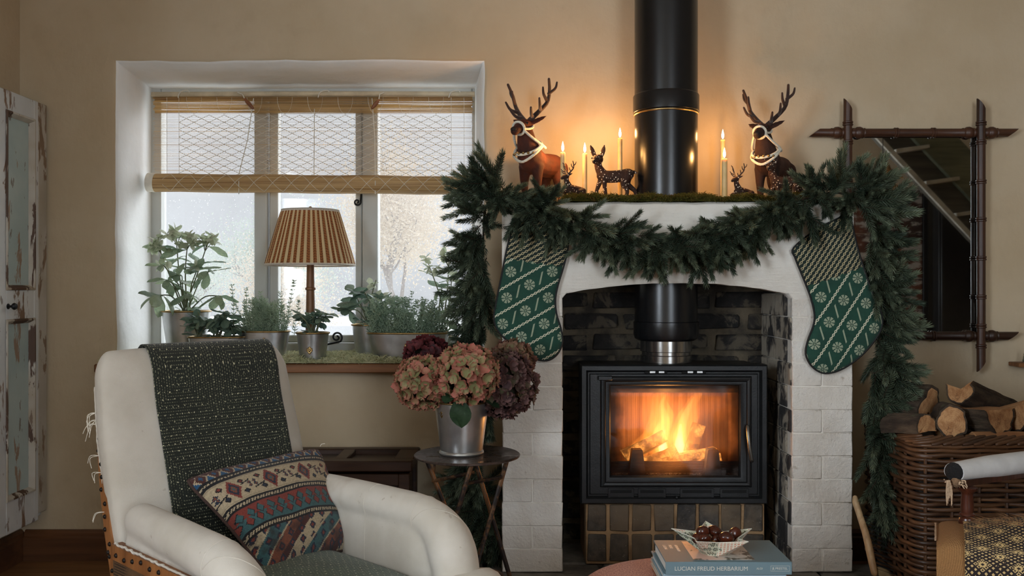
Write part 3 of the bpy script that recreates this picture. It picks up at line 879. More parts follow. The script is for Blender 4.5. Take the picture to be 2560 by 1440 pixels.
tongue([P(1680, 1165, q - .02), P(1676, 1130, q - .02), P(1690, 1105, q - .02)], [(0, .030), (.4, .020), (1, .003)], FL_MID, 10)
tongue([P(1740, 1110, q), P(1738, 1070, q), P(1745, 1040, q)], [(0, .016), (.4, .014), (1, .003)], FL_OUT, 11)
d = bpy.data.lights.new('fire_glow', 'POINT'); d.energy = 5.5; d.color = (1.0, 0.42, 0.11); d.shadow_soft_size = 0.05
o = bpy.data.objects.new('fire_glow', d); COL.objects.link(o); o.location = P(1675, 1085, 2.97)

# ================================================================== ON THE MANTEL
# ---- moss
def m_moss(name, a, b, c3):
    def f():
        v = coord('World')
        c = mixc(ss(0.3, 0.7, noi(v, 26, 4)), a, b)
        c = mixc(ss(0.55, 0.75, noi(v, 60, 3)), c, c3)
        p = princ(c, 0.9, 0, None, Specular_IOR_Level=0.15)
        t = nd('ShaderNodeBsdfTranslucent'); put(t, 0, c)
        return mixs(0.25, p, S(t.outputs[0]))
    return newmat(name, f)
MOSS_D = m_moss('dry_green_moss', C(66, 66, 26), C(104, 100, 46), C(118, 90, 46))
MOSS_L = m_moss('pale_green_moss', C(186, 188, 146), C(224, 222, 186), C(196, 184, 138))
def moss(name, label, x0, x1, y0, y1, z, hgt, n, m, seed, skip=None, edge=0.5):
    rr = random.Random(seed); mb = MB()
    def hh(x, y):
        v = min(1, min(y - y0, y1 - y) / 0.05 + edge)
        return hgt * (0.35 + 0.65 * (0.5 + nz(x * 13, y * 13, seed) + 0.4 * nz(x * 40, y * 40, seed))) * max(v, 0.1)
    nu = int((x1 - x0) / 0.012); nv = max(3, int((y1 - y0) / 0.012))
    mb.grid(lambda u, v: Vector((x0 + (x1 - x0) * u, y0 + (y1 - y0) * v, z + max(0.0005, hh(x0 + (x1 - x0) * u, y0 + (y1 - y0) * v) * (0.45 if 0 < v < 1 else 0.0)))), nu, nv)
    for k in range(n):
        x = rr.uniform(x0, x1); y = rr.uniform(y0, y1)
        if skip and skip(x, y): continue
        h = hh(x, y); c = Vector((x, y, z + h * rr.uniform(0.1, 0.6)))
        a = rr.uniform(0, 2 * pi); L = rr.uniform(0.008, 0.024); w = rr.uniform(0.0007, 0.0016)
        d = Vector((cos(a), sin(a), rr.uniform(-0.3, 1.1))).normalized() * L; s_ = d.orthogonal().normalized() * w
        e = c + d + Vector((0, 0, -L * 0.3 * rr.random()))
        mid = c + d * 0.5 + Vector((0, 0, L * 0.15))
        mb.add([c - s_, c + s_, mid + s_, mid - s_, e], [(0, 1, 2, 3), (3, 2, 4)])
    return solo(name, mb, m, label, 'moss', kind='stuff', loc=((x0 + x1) / 2, (y0 + y1) / 2, z), flip=False)
moss('mantel_moss', 'shaggy dry green moss laid along the mantel shelf', 0.16, 0.98, 2.792, 2.862, ZM + 0.002, 0.042, 20000, MOSS_D, 5)
moss('mantel_moss', 'thin moss under the deer and candles behind the mantel edge', 0.0, 1.03, 3.075, 3.14, ZM + 0.001, 0.012, 2500, MOSS_D, 6)

# ---- candles
ZS = ZM + 0.001
def candle(px, top, Y, label, r=0.0078, glow=1.0):
    x = PX(px, Y); zt = PZ(top, Y)
    t = thing('taper_candle', label, 'candle', (x, Y, ZS), 'lit taper candles on the mantel')
    part('holder', MB().lathe([(0.0002, ZS), (0.022, ZS), (0.022, ZS + 0.003), (0.012, ZS + 0.005), (0.0105, ZS + 0.02), (0.012, ZS + 0.022), (0.009, ZS + 0.0225), (0.0002, ZS + 0.021)], (x, Y, 0), 20), BRASS, t)
    part('wax', MB().lathe([(0.0002, ZS + 0.021), (r * 1.05, ZS + 0.021), (r, zt - 0.012), (r * 1.02, zt - 0.004), (r * 0.9, zt), (r * 0.5, zt - 0.002), (0.0002, zt - 0.003)], (x, Y, 0), 20), WAX, t)
    part('wick', MB().tube([(x, Y, zt - 0.003), (x + 0.0006, Y, zt + 0.003), (x + 0.001, Y, zt + 0.007)], 0.0007, 5), WICK, t)
    part('flame', MB().lathe([(0.0003, zt + 0.003), (0.0032, zt + 0.007), (0.0046, zt + 0.013), (0.0042, zt + 0.019), (0.0026, zt + 0.027), (0.001, zt + 0.033), (0.0002, zt + 0.036)], (x, Y, 0), 14), FLAME, t)
    d = bpy.data.lights.new('candle_glow', 'POINT'); d.energy = CANDLE_W * glow; d.color = (1.0, 0.48, 0.14); d.shadow_soft_size = 0.012
    o = bpy.data.objects.new('candle_glow', d); COL.objects.link(o); o.parent = t; o.location = (0, 0, zt - ZS + 0.018)
CANDLE_W = 2.0
candle(1407, 381, 2.93, 'lit cream candle right beside the big stag by the window')
candle(1462, 384, 2.97, 'lit cream candle between the small resting stag and the speckled fawn')
candle(1550, 346, 3.045, 'tall lit candle behind the speckled fawn, left of the flue', glow=0.35)
candle(1811, 397, 2.91, 'shorter lit candle of the pair right of the flue', 0.009)
candle(1807, 350, 3.04, 'taller lit candle behind its twin, right of the flue', glow=0.35)

# ---- deer
def m_flock(name, a, b, spots):
    def f():
        v = coord('Object')
        c = mixc(ss(0.3, 0.7, noi(v, 22, 4)), a, b)
        if spots:
            s_ = (vor(v, 130) < 0.24) * (noi(v, 12, 2) > 0.38)
            c = mixc(s_, c, C(232, 214, 190))
            gl = vor(v, 420) < 0.12
            c = mixc(gl * 0.8, c, C(220, 190, 150))
        return princ(c, 0.85, 0, bmp(noi(v, 420, 2), 0.5, 0.0015), Sheen_Weight=0.5, Sheen_Roughness=0.4, Sheen_Tint=scl(b, 2.2))
    return newmat(name, f)
FLOCK = m_flock('brown_flock', C(46, 18, 9), C(86, 35, 15), False)
FLOCKD = m_flock('dark_brown_flock', C(36, 18, 11), C(62, 31, 18), False)
FLOCKS = m_flock('speckled_brown_flock', C(36, 19, 12), C(62, 32, 18), True)
ANTLER = plain('antler_flock', C(58, 34, 22), 0.8, 0, 0.3, 40, 0.5, 200, 0.002, Sheen_Weight=0.3)
def cap(mb, pts, rad, n=14, flat=1.0): mb.tube(smooth_path(pts, max(8, 4 * len(pts))), [lerpl([(i / (len(rad) - 1), r) for i, r in enumerate(rad)], k / (max(8, 4 * len(pts)) - 1)) for k in range(max(8, 4 * len(pts)))], n, round_=True, flat=flat)
def ear(mb, base, tip, w, th, nrm):
    base = Vector(base); tip = Vector(tip); d = tip - base; n_ = Vector(nrm).normalized(); s_ = d.cross(n_).normalized(); rings = []
    for k in range(8):
        t = k / 7; p = base + d * t; q = w * (0.35 + 0.65 * sin(pi * min(t * 0.75 + 0.22, 1.0))) * (1 - t ** 4 * 0.9)
        rings.append([p + s_ * q * cos(a) + n_ * th * (1 - t * .6) * sin(a) for a in [2 * pi * j / 12 for j in range(12)]])
    mb.loft(rings)
def stag_body():
    mb = MB()
    cap(mb, [(-.080, 0, .132), (-.045, 0, .128), (0, 0, .126), (.045, 0, .132), (.062, 0, .138)], [.033, .036, .034, .040, .036])
    cap(mb, [(.055, 0, .142), (.076, 0, .178), (.086, 0, .212)], [.038, .029, .021])
    cap(mb, [(.080, 0, .226), (.106, 0, .222), (.130, 0, .210), (.142, 0, .203)], [.0205, .0185, .013, .0125])
    for s_ in (-1, 1):
        cap(mb, [(.052, .021 * s_, .115), (.054, .022 * s_, .066), (.050, .021 * s_, .030), (.053, .021 * s_, .006)], [.019, .0115, .0085, .0085])
        cap(mb, [(-.078, .020 * s_, .120), (-.066, .023 * s_, .085), (-.084, .022 * s_, .050), (-.076, .022 * s_, .006)], [.027, .017, .0098, .0088])
        ear(mb, (.076, .014 * s_, .234), (.060, .060 * s_, .254), .0125, .0035, (.8, -.25 * s_, .4))
    cap(mb, [(-.110, 0, .140), (-.122, 0, .122)], [.008, .005])
    return mb
def antlers(parent, s_, base, h, m, r0=.0076):
    b = Vector(base)
    def Q(x, y, z): return b + Vector((x * h, y * h * s_, z * h))
    mb = MB()
    def br(pts, r): mb.tube(smooth_path(pts, 12), [r * (1 - 0.045 * k) for k in range(12)], 8, round_=True)
    br([Q(0, 0, 0), Q(-.10, .22, .22), Q(-.22, .42, .48), Q(-.20, .50, .78), Q(-.06, .56, 1.05)], r0)
    br([Q(-.04, .08, .08), Q(.18, .16, .10), Q(.34, .24, .26)], r0 * .8)
    br([Q(-.12, .26, .26), Q(.10, .38, .32), Q(.24, .44, .50)], r0 * .75)
    br([Q(-.22, .42, .50), Q(-.06, .40, .66), Q(-.02, .40, .84)], r0 * .72)
    br([Q(-.20, .48, .70), Q(-.30, .62, .84), Q(-.32, .66, 1.0)], r0 * .68)
    return part('antler', mb, m, parent, angle=60)
def stag(label, loc, rz, scale, m, fur_mesh=[None]):
    t = thing('stag_figurine', label, 'deer figurine', (0, 0, 0), 'deer figurines on the mantel')
    if fur_mesh[0] is None: fur_mesh[0] = remeshed('body', stag_body(), FLOCK, 0.0028, 7)
    me = fur_mesh[0] if m is FLOCK else fur_mesh[0].copy()
    if m is not FLOCK: me.materials[0] = m
    link('body', me, t)
    for s_ in (-1, 1):
        antlers(t, s_, (.076, .009 * s_, .243), .105, ANTLER)
        part('eye', MB().ball((.104, .0165 * s_, .229), .0042, 12), GLASSY_BLACK, t)
    part('nose', MB().ball((.1475, 0, .207), (.0085, .010, .0075), 14), plain('nose_flock', C(34, 18, 12), 0.7), t)
    def ringpts(c, ax, r1, r2, n=25):
        c = Vector(c); ax = Vector(ax).normalized(); u = Vector((0, 1, 0)); w = ax.cross(u)
        return [c + u * r1 * cos(a) + w * r2 * sin(a) for a in [2 * pi * k / (n - 1) for k in range(n)]]
    hb = MB()
    hb.tube(ringpts((.121, 0, .214), (.9, 0, -.4), .0185, .0185), .0038, 8)
    for s_ in (-1, 1):
        hb.tube(smooth_path([(.118, .018 * s_, .212), (.098, .0215 * s_, .214), (.078, .021 * s_, .222), (.070, .012 * s_, .238)], 10), .0034, 8)
        hb.tube(smooth_path([(.118, .017 * s_, .206), (.096, .030 * s_, .188), (.062, .041 * s_, .172), (.030, .034 * s_, .168)], 14), .0038, 8)
    hl = part('halter', hb, WHITEWOOL, t, angle=80)
    cb = MB(); cb.tube(ringpts((.070, 0, .165), (.55, 0, .85), .039, .043), .004, 8)
    cb.tube(smooth_path([(.060, .041, .168), (.092, .034, .142), (.103, 0, .122), (.092, -.034, .142), (.060, -.041, .168)], 20), .004, 8)
    part('collar', cb, WHITEWOOL, t, angle=80)
    for k in range(6):
        a = -0.9 + 1.8 * k / 5
        part('bell', MB().ball((.072 + .037 * cos(a), .040 * sin(a), .146), .0042, 10), BRASS, hl)
    t.location = loc; t.rotation_euler = (0, 0, rz); t.scale = (scale,) * 3
    return t
stag('large reddish brown stag with white halter nearest the window', (PX(1352, 2.99), 3.02, ZS), radians(238), 1.14, FLOCK)
stag('large dark stag with white halter standing behind the right speckled fawn', (PX(1937, 3.02), 3.04, ZS), radians(236), 1.10, FLOCKD)
def fawn_body():
    mb = MB()
    cap(mb, [(-.042, 0, .084), (-.015, 0, .079), (.018, 0, .078), (.036, 0, .082)], [.0185, .019, .019, .018])
    cap(mb, [(.036, 0, .086), (.047, 0, .106), (.050, 0, .122)], [.017, .0125, .011])
    cap(mb, [(.048, .002, .132), (.054, -.016, .129), (.058, -.028, .122)], [.0155, .013, .0085])
    for s_ in (-1, 1):
        cap(mb, [(.034 + .004 * s_, .010 * s_, .078), (.040 + .012 * s_, .011 * s_, .042), (.042 + .02 * s_, .011 * s_, .004)], [.0105, .0062, .0056])
        cap(mb, [(-.042, .010 * s_, .082), (-.034 - .006 * s_, .012 * s_, .056), (-.052 - .012 * s_, .012 * s_, .032), (-.046 - .014 * s_, .012 * s_, .004)], [.0155, .010, .0062, .0056])
    ear(mb, (.038, .003, .143), (.028, .004, .181), .0085, .003, (.2, -1, .1))
    ear(mb, (.060, .001, .143), (.074, .001, .180), .0085, .003, (-.2, -1, .1))
    cap(mb, [(-.060, 0, .092), (-.068, 0, .088)], [.005, .003])
    return mb
FAWN = remeshed('body', fawn_body(), FLOCKS, 0.0019, 6)
def fawn(label, loc, rz, scale):
    t = thing('fawn_figurine', label, 'deer figurine', (0, 0, 0), 'deer figurines on the mantel')
    link('body', FAWN, t)
    for dx in (-.012, .012): part('eye', MB().ball((.055 + dx, -.0205, .1335), .0026, 10), GLASSY_BLACK, t)
    part('nose', MB().ball((.060, -.0362, .122), (.004, .003, .0034), 10), GLASSY_BLACK, t)
    t.location = loc; t.rotation_euler = (0, 0, rz); t.scale = (scale,) * 3
fawn('speckled brown fawn standing alone left of the flue', (PX(1535, 2.95), 2.945, ZS + .012), radians(172), 1.06)
fawn('speckled brown fawn in front of the dark stag', (PX(1967, 2.93), 2.93, ZS), radians(165), 0.96)
fawn_objs = [o for o in bpy.data.objects if o.name.startswith('fawn_figurine')]
for o in fawn_objs: o.scale.y = -o.scale.y                  # heads turned to the room
for o in fawn_objs: o.rotation_euler.z = o.rotation_euler.z
def rest_body():
    mb = MB()
    cap(mb, [(-.030, 0, .014), (0, 0, .017), (.018, 0, .019)], [.013, .0145, .014])
    cap(mb, [(.016, 0, .024), (.026, 0, .040), (.028, 0, .050)], [.011, .008, .007])
    cap(mb, [(.026, 0, .056), (.036, 0, .054), (.045, 0, .049)], [.008, .0068, .0045])
    for s_ in (-1, 1):
        cap(mb, [(.014, .010 * s_, .012), (.034, .012 * s_, .008), (.022, .013 * s_, .004)], [.007, .005, .004])
        cap(mb, [(-.028, .011 * s_, .014), (-.012, .015 * s_, .009), (-.034, .015 * s_, .005)], [.010, .007, .004])
        ear(mb, (.024, .006 * s_, .060), (.018, .020 * s_, .064), .0045, .0018, (.9, 0, .3))
    return mb
RESTING = remeshed('body', rest_body(), FLOCKS, 0.0014, 6)
def resting(label, loc, rz, scale):
    t = thing('resting_stag_figurine', label, 'deer figurine', (0, 0, 0), 'deer figurines on the mantel')
    link('body', RESTING, t)
    for s_ in (-1, 1): antlers(t, s_, (.024, .004 * s_, .062), .036, ANTLER, .0026)
    t.location = loc; t.rotation_euler = (0, 0, rz); t.scale = (scale,) * 3
resting('tiny resting stag between the first two candles', (PX(1434, 2.90), 2.905, ZS + .030), radians(215), 1.05)
resting('tiny resting stag right of the candle pair', (PX(1857, 2.90), 2.905, ZS + .022), radians(215), 1.05)

# ---- fir garland
def m_needle():
    def f():
        v = coord('Object'); x, y, z = sep(v); r = orand()
        c = mixc(ss(0.2, 0.8, noi(v, 40, 2) * 0.6 + r * 0.4), C(52, 66, 52), C(98, 110, 88))
        c = mixc(ss(0.6, 1.0, z / 0.13 + r * 0.3 - 0.15) * 0.5, c, C(136, 146, 118))
        p = princ(c, 0.5, 0, None, Specular_IOR_Level=0.4)
        t = nd('ShaderNodeBsdfTranslucent'); put(t, 0, c)
        return mixs(0.15, p, S(t.outputs[0]))
    return newmat('blue_green_fir_needles', f)
NEEDLE = m_needle(); TWIG = plain('fir_twig', C(58, 44, 30), 0.85)
def sprig_mesh(seed, L, n):
    """a fir tip with two or three side tips"""
    rr = random.Random(seed); mb = MB()
    tips = [(Vector((0, 0, 0)), Vector((0, 0, 1)), L, n)]
    for k in range(3):
        a = rr.uniform(0, 2 * pi) if k == 0 else a + 2.1 + rr.uniform(-.4, .4)
        tips.append((Vector((0, 0, L * rr.uniform(0.05, 0.4))), Vector((cos(a) * .75, sin(a) * .75, 1)).normalized(), L * rr.uniform(0.55, 0.8), int(n * 0.62)))
    for p0, ax, l_, n_ in tips:
        ub = ax.orthogonal().normalized(); wb = ax.cross(ub); bend = rr.uniform(-0.02, 0.02)
        def sp(t): return p0 + ax * l_ * t + ub * bend * t * t
        mb.tube([sp(k / 5) for k in range(6)], [0.0017 * (1 - 0.12 * k) for k in range(6)], 4, mi=1)
        for k in range(n_):
            t = 0.04 + 0.96 * (k + rr.random()) / n_; a = k * 2.399 + rr.uniform(-.4, .4)
            ln = rr.uniform(0.017, 0.023) * (1.0 - 0.22 * t)
            out = 1.05 - 0.45 * t + rr.uniform(-.15, .15)
            rad_ = ub * cos(a) + wb * sin(a)
            d = (rad_ * out + ax * (0.5 + 0.55 * t)).normalized()
            b = sp(t); s_ = d.cross(ax).normalized() * 0.0010
            if k % 3 == 0: s_ = d.cross(s_).normalized() * 0.0010
            m_ = b + d * ln * 0.45; e = b + d * ln + ax * ln * 0.15
            mb.add([b, m_ + s_, e, m_ - s_], [(0, 1, 2, 3)])
    return mb.mesh('sprig', [NEEDLE, TWIG], flip=False)
SPRIGS = [sprig_mesh(s_, L, n) for s_, L, n in ((1, .105, 330), (2, .12, 380), (3, .09, 290), (4, .11, 350), (5, .10, 320), (6, .125, 390))]
ga = thing('fir_garland', 'thick blue green fir garland swagged over the mantel and down both sides', 'garland', (0.5, 2.76, ZM))
left = [P(1235, 1385, 2.93), P(1250, 1330, 2.92), P(1225, 1270, 2.93), P(1195, 1200, 2.95), P(1200, 1120, 2.95), P(1215, 1010, 2.94), P(1205, 900, 2.92), P(1200, 800, 2.9),
        P(1203, 700, 2.88), P(1208, 600, 2.86), P(1215, 520, 2.83), P(1255, 478, 2.8)]
swag = [P(1240, 492, 2.785), P(1310, 505, 2.765), P(1390, 530, 2.76), P(1460, 555, 2.75), P(1540, 590, 2.75), P(1620, 606, 2.75), P(1700, 604, 2.75), P(1780, 584, 2.75),
        P(1850, 556, 2.75), P(1920, 526, 2.755), P(2000, 500, 2.765), P(2080, 482, 2.775), P(2140, 490, 2.78)]
right = [P(2130, 480, 2.79), P(2175, 530, 2.8), P(2185, 620, 2.82), P(2185, 720, 2.83), P(2200, 800, 2.83), P(2195, 900, 2.82), P(2180, 1000, 2.8), P(2190, 1100, 2.78), P(2195, 1200, 2.78), P(2205, 1270, 2.78)]
rg = random.Random(17)
for pth in (left, swag, right):
    part('stem', MB().tube(smooth_path(pth, 60), 0.0035, 6), TWIG, ga)
def sprigs(pth, n, dirfn, spread, lo=0.8, hi=1.15):
    pts = smooth_path(pth, 200); _, fr = frames(pts)
    for k in range(n):
        i = min(199, int(200 * (k + rg.random()) / n)); p = pts[i]; t = fr[i][0]
        d = dirfn(p, t, i / 199.0, k)
        p = p + Vector((rg.uniform(-1, 1), rg.uniform(-.6, .5), rg.uniform(-1, 1))) * spread
        s_ = rg.uniform(lo, hi)
        M = Matrix.Translation(p) @ (look(d) @ Matrix.Rotation(rg.uniform(0, 6.28), 3, 'Z')).to_4x4() @ Matrix.Diagonal((s_, s_, s_, 1))
        inst('sprig', rg.choice(SPRIGS), ga, M)
def u(a, b): return rg.uniform(a, b)
def d_swag(p, t, s_, k):
    q = k % 5
    if s_ < 0.16: return (Vector((u(-1, 1), u(-.9, -.2), u(-.5, .45))), Vector((u(-1, 1), u(-.9, 0), u(-1.0, .1))), t * u(.8, -.8) + Vector((0, u(-.6, 0), u(-.6, .3))))[k % 3]
    if s_ > 0.86:
        return (Vector((u(-1, 1), u(-.7, .1), u(-.2, .9))), Vector((u(-1, 1), u(-.9, 0), u(-1.0, .2))), t * u(.8, -.8) + Vector((0, u(-.6, 0), u(-.6, .6))))[k % 3]
    if q == 0: return t * u(.7, 1.2) * (1 if s_ < .5 else -1) + Vector((0, u(-.5, 0), u(.0, .35)))
    if q == 1: return Vector((u(-.5, .5), u(-.9, -.3), u(-.6, .1)))
    return Vector((u(-.55, .55), u(-.5, .05), u(-1.1, -.6)))
def d_left(p, t, s_, k):
    if s_ < 0.25: return (Vector((u(-1, .2), u(-.5, .1), u(-.9, .3))), Vector((u(.2, 1), u(-.6, 0), u(-.6, .6))), Vector((u(-.3, .3), u(-.8, -.2), u(-1, -.4))))[k % 3]
    if s_ > 0.86: return (Vector((u(-1, -.5), u(-.4, .1), u(-.3, .6))), Vector((u(-.6, .4), u(-.8, 0), u(-.2, .55))))[k % 2]
    return (Vector((u(-1, -.5), u(-.4, .1), u(-.9, .3))), Vector((u(-.4, .2), u(-.7, -.2), u(-1, -.2))), Vector((u(-.5, -.1), u(-.3, .2), u(-1, -.5))))[k % 3]
def d_right(p, t, s_, k):
    if s_ < 0.14: return (Vector((u(-.2, 1), u(-.5, .1), u(.1, 1))), Vector((u(.3, 1), u(-.6, .1), u(-.4, .5))))[k % 2]
    return (Vector((u(.5, 1), u(-.5, .1), u(-.7, .4))), Vector((u(-.2, .5), u(-.7, -.2), u(-1, -.2))), Vector((u(-.05, .6), u(-.3, .2), u(-1, -.5))))[k % 3]
sprigs(swag, 106, d_swag, 0.016, 0.85, 1.2)
sprigs(left, 92, d_left, 0.016, 0.95, 1.35)
sprigs(right, 100, d_right, 0.014, 0.9, 1.25)

# ---- stockings
def m_stocking(name, ang, ou, ov, zcut, cx, cz, dark):
    def f():
        v = coord('Object'); x, y, z = sep(v)
        ca, sa = cos(radians(ang)), sin(radians(ang))
        uu = x * ca + z * sa + ou; vv = z * ca - x * sa + ov
        p = 0.0625; lam = 0.0265
        row = flr(vv / p + 0.5)
        dv = (frac(vv / p) - 0.5) * p                      # distance from the chain line
        tr = tri(uu / lam) * 0.0062 - 0.0031
        chain = mx(absx(dv - tr) < 0.0013, absx(dv + tr) < 0.0013)
        # flowers and bars between the chains
        dw = (frac(vv / p + 0.5) - 0.5) * p
        uf = (frac(uu / 0.08 + row * 0.37) - 0.5) * 0.08
        rr_ = mth('SQRT', uf * uf + dw * dw); th = mth('ARCTAN2', dw, uf)
        flower = (rr_ < 0.0165) * (rr_ > 0.0048) * (absx(csx(th * 4.0)) > 0.45)
        flower = mx(flower, (rr_ < 0.0028) * (rr_ > 0.0012))
        ub = (frac(uu / 0.08 + row * 0.37 + 0.5) - 0.5) * 0.08
        bar_ = (absx(ub - dw * 0.9) < 0.0032) * (absx(dw) < 0.015)
        dots = (frac(x * 260) < 0.34) * (frac(z * 240) < 0.34)
        # cuff: close rows of chains
        p2 = 0.0135
        d2 = (frac(vv / p2) - 0.5) * p2
        tr2 = tri(uu / lam) * 0.0062 - 0.0031
        ch2 = mx(absx(d2 - tr2) < 0.0011, absx(d2 + tr2) < 0.0011)
        zz = z + (absx(frac(x / 0.03) - 0.5)) * 0.012 + x * dark
        cuff = zz > zcut
        base = mixc(dots, C(14, 62, 48), C(62, 112, 92))
        base = mixc(ss(0.3, 0.7, noi(v, 30, 3)) * 0.4, base, C(10, 44, 36))
        body = mixc(mx(flower, bar_) * (dots * 0.2 + 0.75), base, C(168, 176, 150))
        body = mixc(chain, body, C(214, 208, 182))
        cf = mixc(ch2, C(22, 38, 32), C(196, 180, 140))
        c = mixc(cuff, body, cf)
        h = noi(v, 700, 2) + snx(x * 2400.0) * 0.25 + snx(z * 2400.0) * 0.25
        return princ(c, 0.85, 0, bmp(h, 0.35, 0.0012), Sheen_Weight=0.1)
    return newmat(name, f)
def pillow_poly(mb, poly, Y, thick, step=0.008):
    """an inflated flat shape: outline in (x, z), depth along Y"""
    n = len(poly)
    def inside(x, z):
        c = False
        for i in range(n):
            x1, z1 = poly[i]; x2, z2 = poly[(i + 1) % n]
            if (z1 > z) != (z2 > z) and x < (x2 - x1) * (z - z1) / (z2 - z1) + x1: c = not c
        return c
    def dist(x, z):
        d = 1e9
        for i in range(n):
            x1, z1 = poly[i]; x2, z2 = poly[(i + 1) % n]
            dx, dz = x2 - x1, z2 - z1; t = max(0, min(1, ((x - x1) * dx + (z - z1) * dz) / (dx * dx + dz * dz + 1e-12)))
            d = min(d, (x - x1 - dx * t) ** 2 + (z - z1 - dz * t) ** 2)
        return sqrt(d)
    pts = [Vector(q) for q in poly]; x0 = min(q[0] for q in poly); x1 = max(q[0] for q in poly); z0 = min(q[1] for q in poly); z1 = max(q[1] for q in poly)
    z = z0; odd = 0
    while z < z1:
        x = x0 + (step / 2 if odd else 0)
        while x < x1:
            if inside(x, z) and dist(x, z) > step * 0.5: pts.append(Vector((x, z)))
            x += step
        z += step * 0.87; odd ^= 1
    res = mgeo.delaunay_2d_cdt([Vector((q[0], q[1])) for q in pts], [], [list(range(n))], 1, 1e-6)
    vv, ff = res[0], res[2]
    ds = [min(dist(q.x, q.y) / 0.055, 1.0) for q in vv]
    dep = [thick * (1 - (1 - t) ** 2) ** 0.5 if t > 1e-4 else 0 for t in ds]
    wr = [0.0025 * nz(q.x * 14, q.y * 9, 3) * min(1, t * 2) for q, t in zip(vv, ds)]
    b = len(vv)
    front = [(q.x, Y - d_ + w, q.y) for q, d_, w in zip(vv, dep, wr)]; back = [(q.x, Y + d_ * 0.3, q.y) for q, d_ in zip(vv, dep)]
    mb.add(front, [tuple(f) for f in ff]); mb.add(back, [tuple(f)[::-1] for f in ff])
def spline_closed(pts, n):
    m = len(pts); out = []
    for k in range(n):
        x = k / n * m; i = int(x); t = x - i
        p0, p1, p2, p3 = [Vector(pts[(i + j) % m]) for j in (-1, 0, 1, 2)]
        out.append(0.5 * ((2 * p1) + (p2 - p0) * t + (2 * p0 - 5 * p1 + 4 * p2 - p3) * t * t + (3 * p1 - p0 - 3 * p2 + p3) * t ** 3))
    return out
def stocking(label, px, m, loop):
    Y = 2.783
    poly = [(q.x, q.y) for q in spline_closed([(PX(a, Y), PZ(b, Y)) for a, b in px], 90)]
    cx = sum(q[0] for q in poly) / 90; cz = sum(q[1] for q in poly) / 90
    t = thing('christmas_stocking', label, 'stocking', (cx, Y, cz), 'stockings hung on the mantel')
    mb = MB(); pillow_poly(mb, poly, Y, 0.016)
    part('body', mb, m, t, angle=180)
    part('piping', MB().tube([(x, Y - 0.001, z) for x, z in poly + poly[:1]], 0.0032, 6), BLACKCORD, t, angle=80)
    part('loop', MB().tube(smooth_path([P(*q) for q in loop], 16), 0.003, 6), BLACKCORD, t, angle=80)
ML = m_stocking('green_knit_left', 30, 0.012, 0.0205, 0.105, 0, 0, 0.15)
MR = m_stocking('green_knit_right', 57, 0.02, 0.012, 0.085, 0, 0, -0.35)
stocking('green patterned stocking hanging on the left pillar, toe to the right', [(1300, 530), (1284, 560), (1268, 620), (1254, 690), (1241, 755), (1235, 795), (1246, 828), (1280, 862), (1312, 885), (1345, 899), (1372, 900), (1394, 884), (1406, 855),
         (1402, 822), (1391, 785), (1388, 750), (1394, 715), (1407, 672), (1418, 628), (1424, 580), (1420, 545)], ML, [(1292, 540, 2.78), (1286, 515, 2.785), (1292, 500, 2.79)])
stocking('green patterned stocking hanging on the right pillar, toe to the left', [(2119, 536), (2127, 548), (2141, 610), (2158, 668), (2180, 730), (2200, 775), (2206, 803), (2195, 838), (2160, 882), (2120, 914), (2085, 930), (2055, 932), (2028, 914), (2014, 884),
         (2020, 850), (2033, 815), (2036, 785), (2026, 742), (2008, 695), (1988, 645), (1984, 620), (2040, 575)], MR, [(2122, 545, 2.78), (2128, 520, 2.785), (2124, 504, 2.79)])

# ================================================================== ON THE WINDOW SILL
ZL = 0.684
moss('sill_moss', 'pale green moss spread over the window sill', -1.395, -0.06, 3.078, 3.42, ZL, 0.036, 60000, MOSS_L, 9, edge=0.45)

# ---- bamboo blind
bl = thing('bamboo_blind', 'half-raised split bamboo roller blind with white diamond net stitching', 'blind', (-0.74, 3.40, 1.69))
rbm = random.Random(31)
def m_slat():
    def f():
        v = coord('World'); x, y, z = sep(v)
        n = noi(vec(x * 3.0, y, z * 260.0), 1.0, 3)
        c = mixc(ss(0.3, 0.7, n), C(196, 166, 118), C(226, 202, 160))
        p = princ(c, 0.6)
        t = nd('ShaderNodeBsdfTranslucent'); put(t, 0, c)
        return mixs(0.75, p, S(t.outputs[0]))
    return newmat('split_bamboo', f)
SLAT = m_slat()
BX0, BX1 = PX(386, 3.4), PX(1181, 3.4)
zt, zb = PZ(244, 3.4), PZ(452, 3.4)
mb = MB(); z = zt
while z > zb:
    top = (zt - z) < 0.055
    h = rbm.choice((0.0006, 0.0007, 0.0008, 0.0009, 0.0015)) if not top else rbm.uniform(0.0028, 0.0040)
    segs = [(BX0 + rbm.uniform(-.006, .004), BX1 + rbm.uniform(-.004, .006))]
    sag = rbm.uniform(-.0008, .0008)
    n = 8; rings = []
    for k in range(n + 1):
        x = segs[0][0] + (segs[0][1] - segs[0][0]) * k / n
        zz = z + 0.0009 * nz(x * 5, z * 400, 3) + sag * (k / n - .5); hh_ = h * (0.75 + 0.5 * (nz(x * 6, z * 300, 9) + .5))
        rings.append([(x, 3.3985, zz - hh_ / 2), (x, 3.3985, zz + hh_ / 2), (x, 3.4005, zz + hh_ / 2), (x, 3.4005, zz - hh_ / 2)])
    mb.loft(rings)
    z -= 0.0042
part('slats', mb, SLAT, bl, kind='stuff', flip=False)
part('head_rail', MB().tube([(BX0 - .01, 3.402, PZ(236, 3.4)), (-0.7, 3.402, PZ(234, 3.4)), (BX1 + .008, 3.402, PZ(235, 3.4))], 0.010, 10), plain('pale_pole', C(206, 190, 160), 0.6), bl)
part('valance', MB().box(((BX0 + BX1) / 2, 3.404, PZ(247, 3.4)), (BX1 - BX0, 0.006, 0.016), 0.001), SLAT, bl)
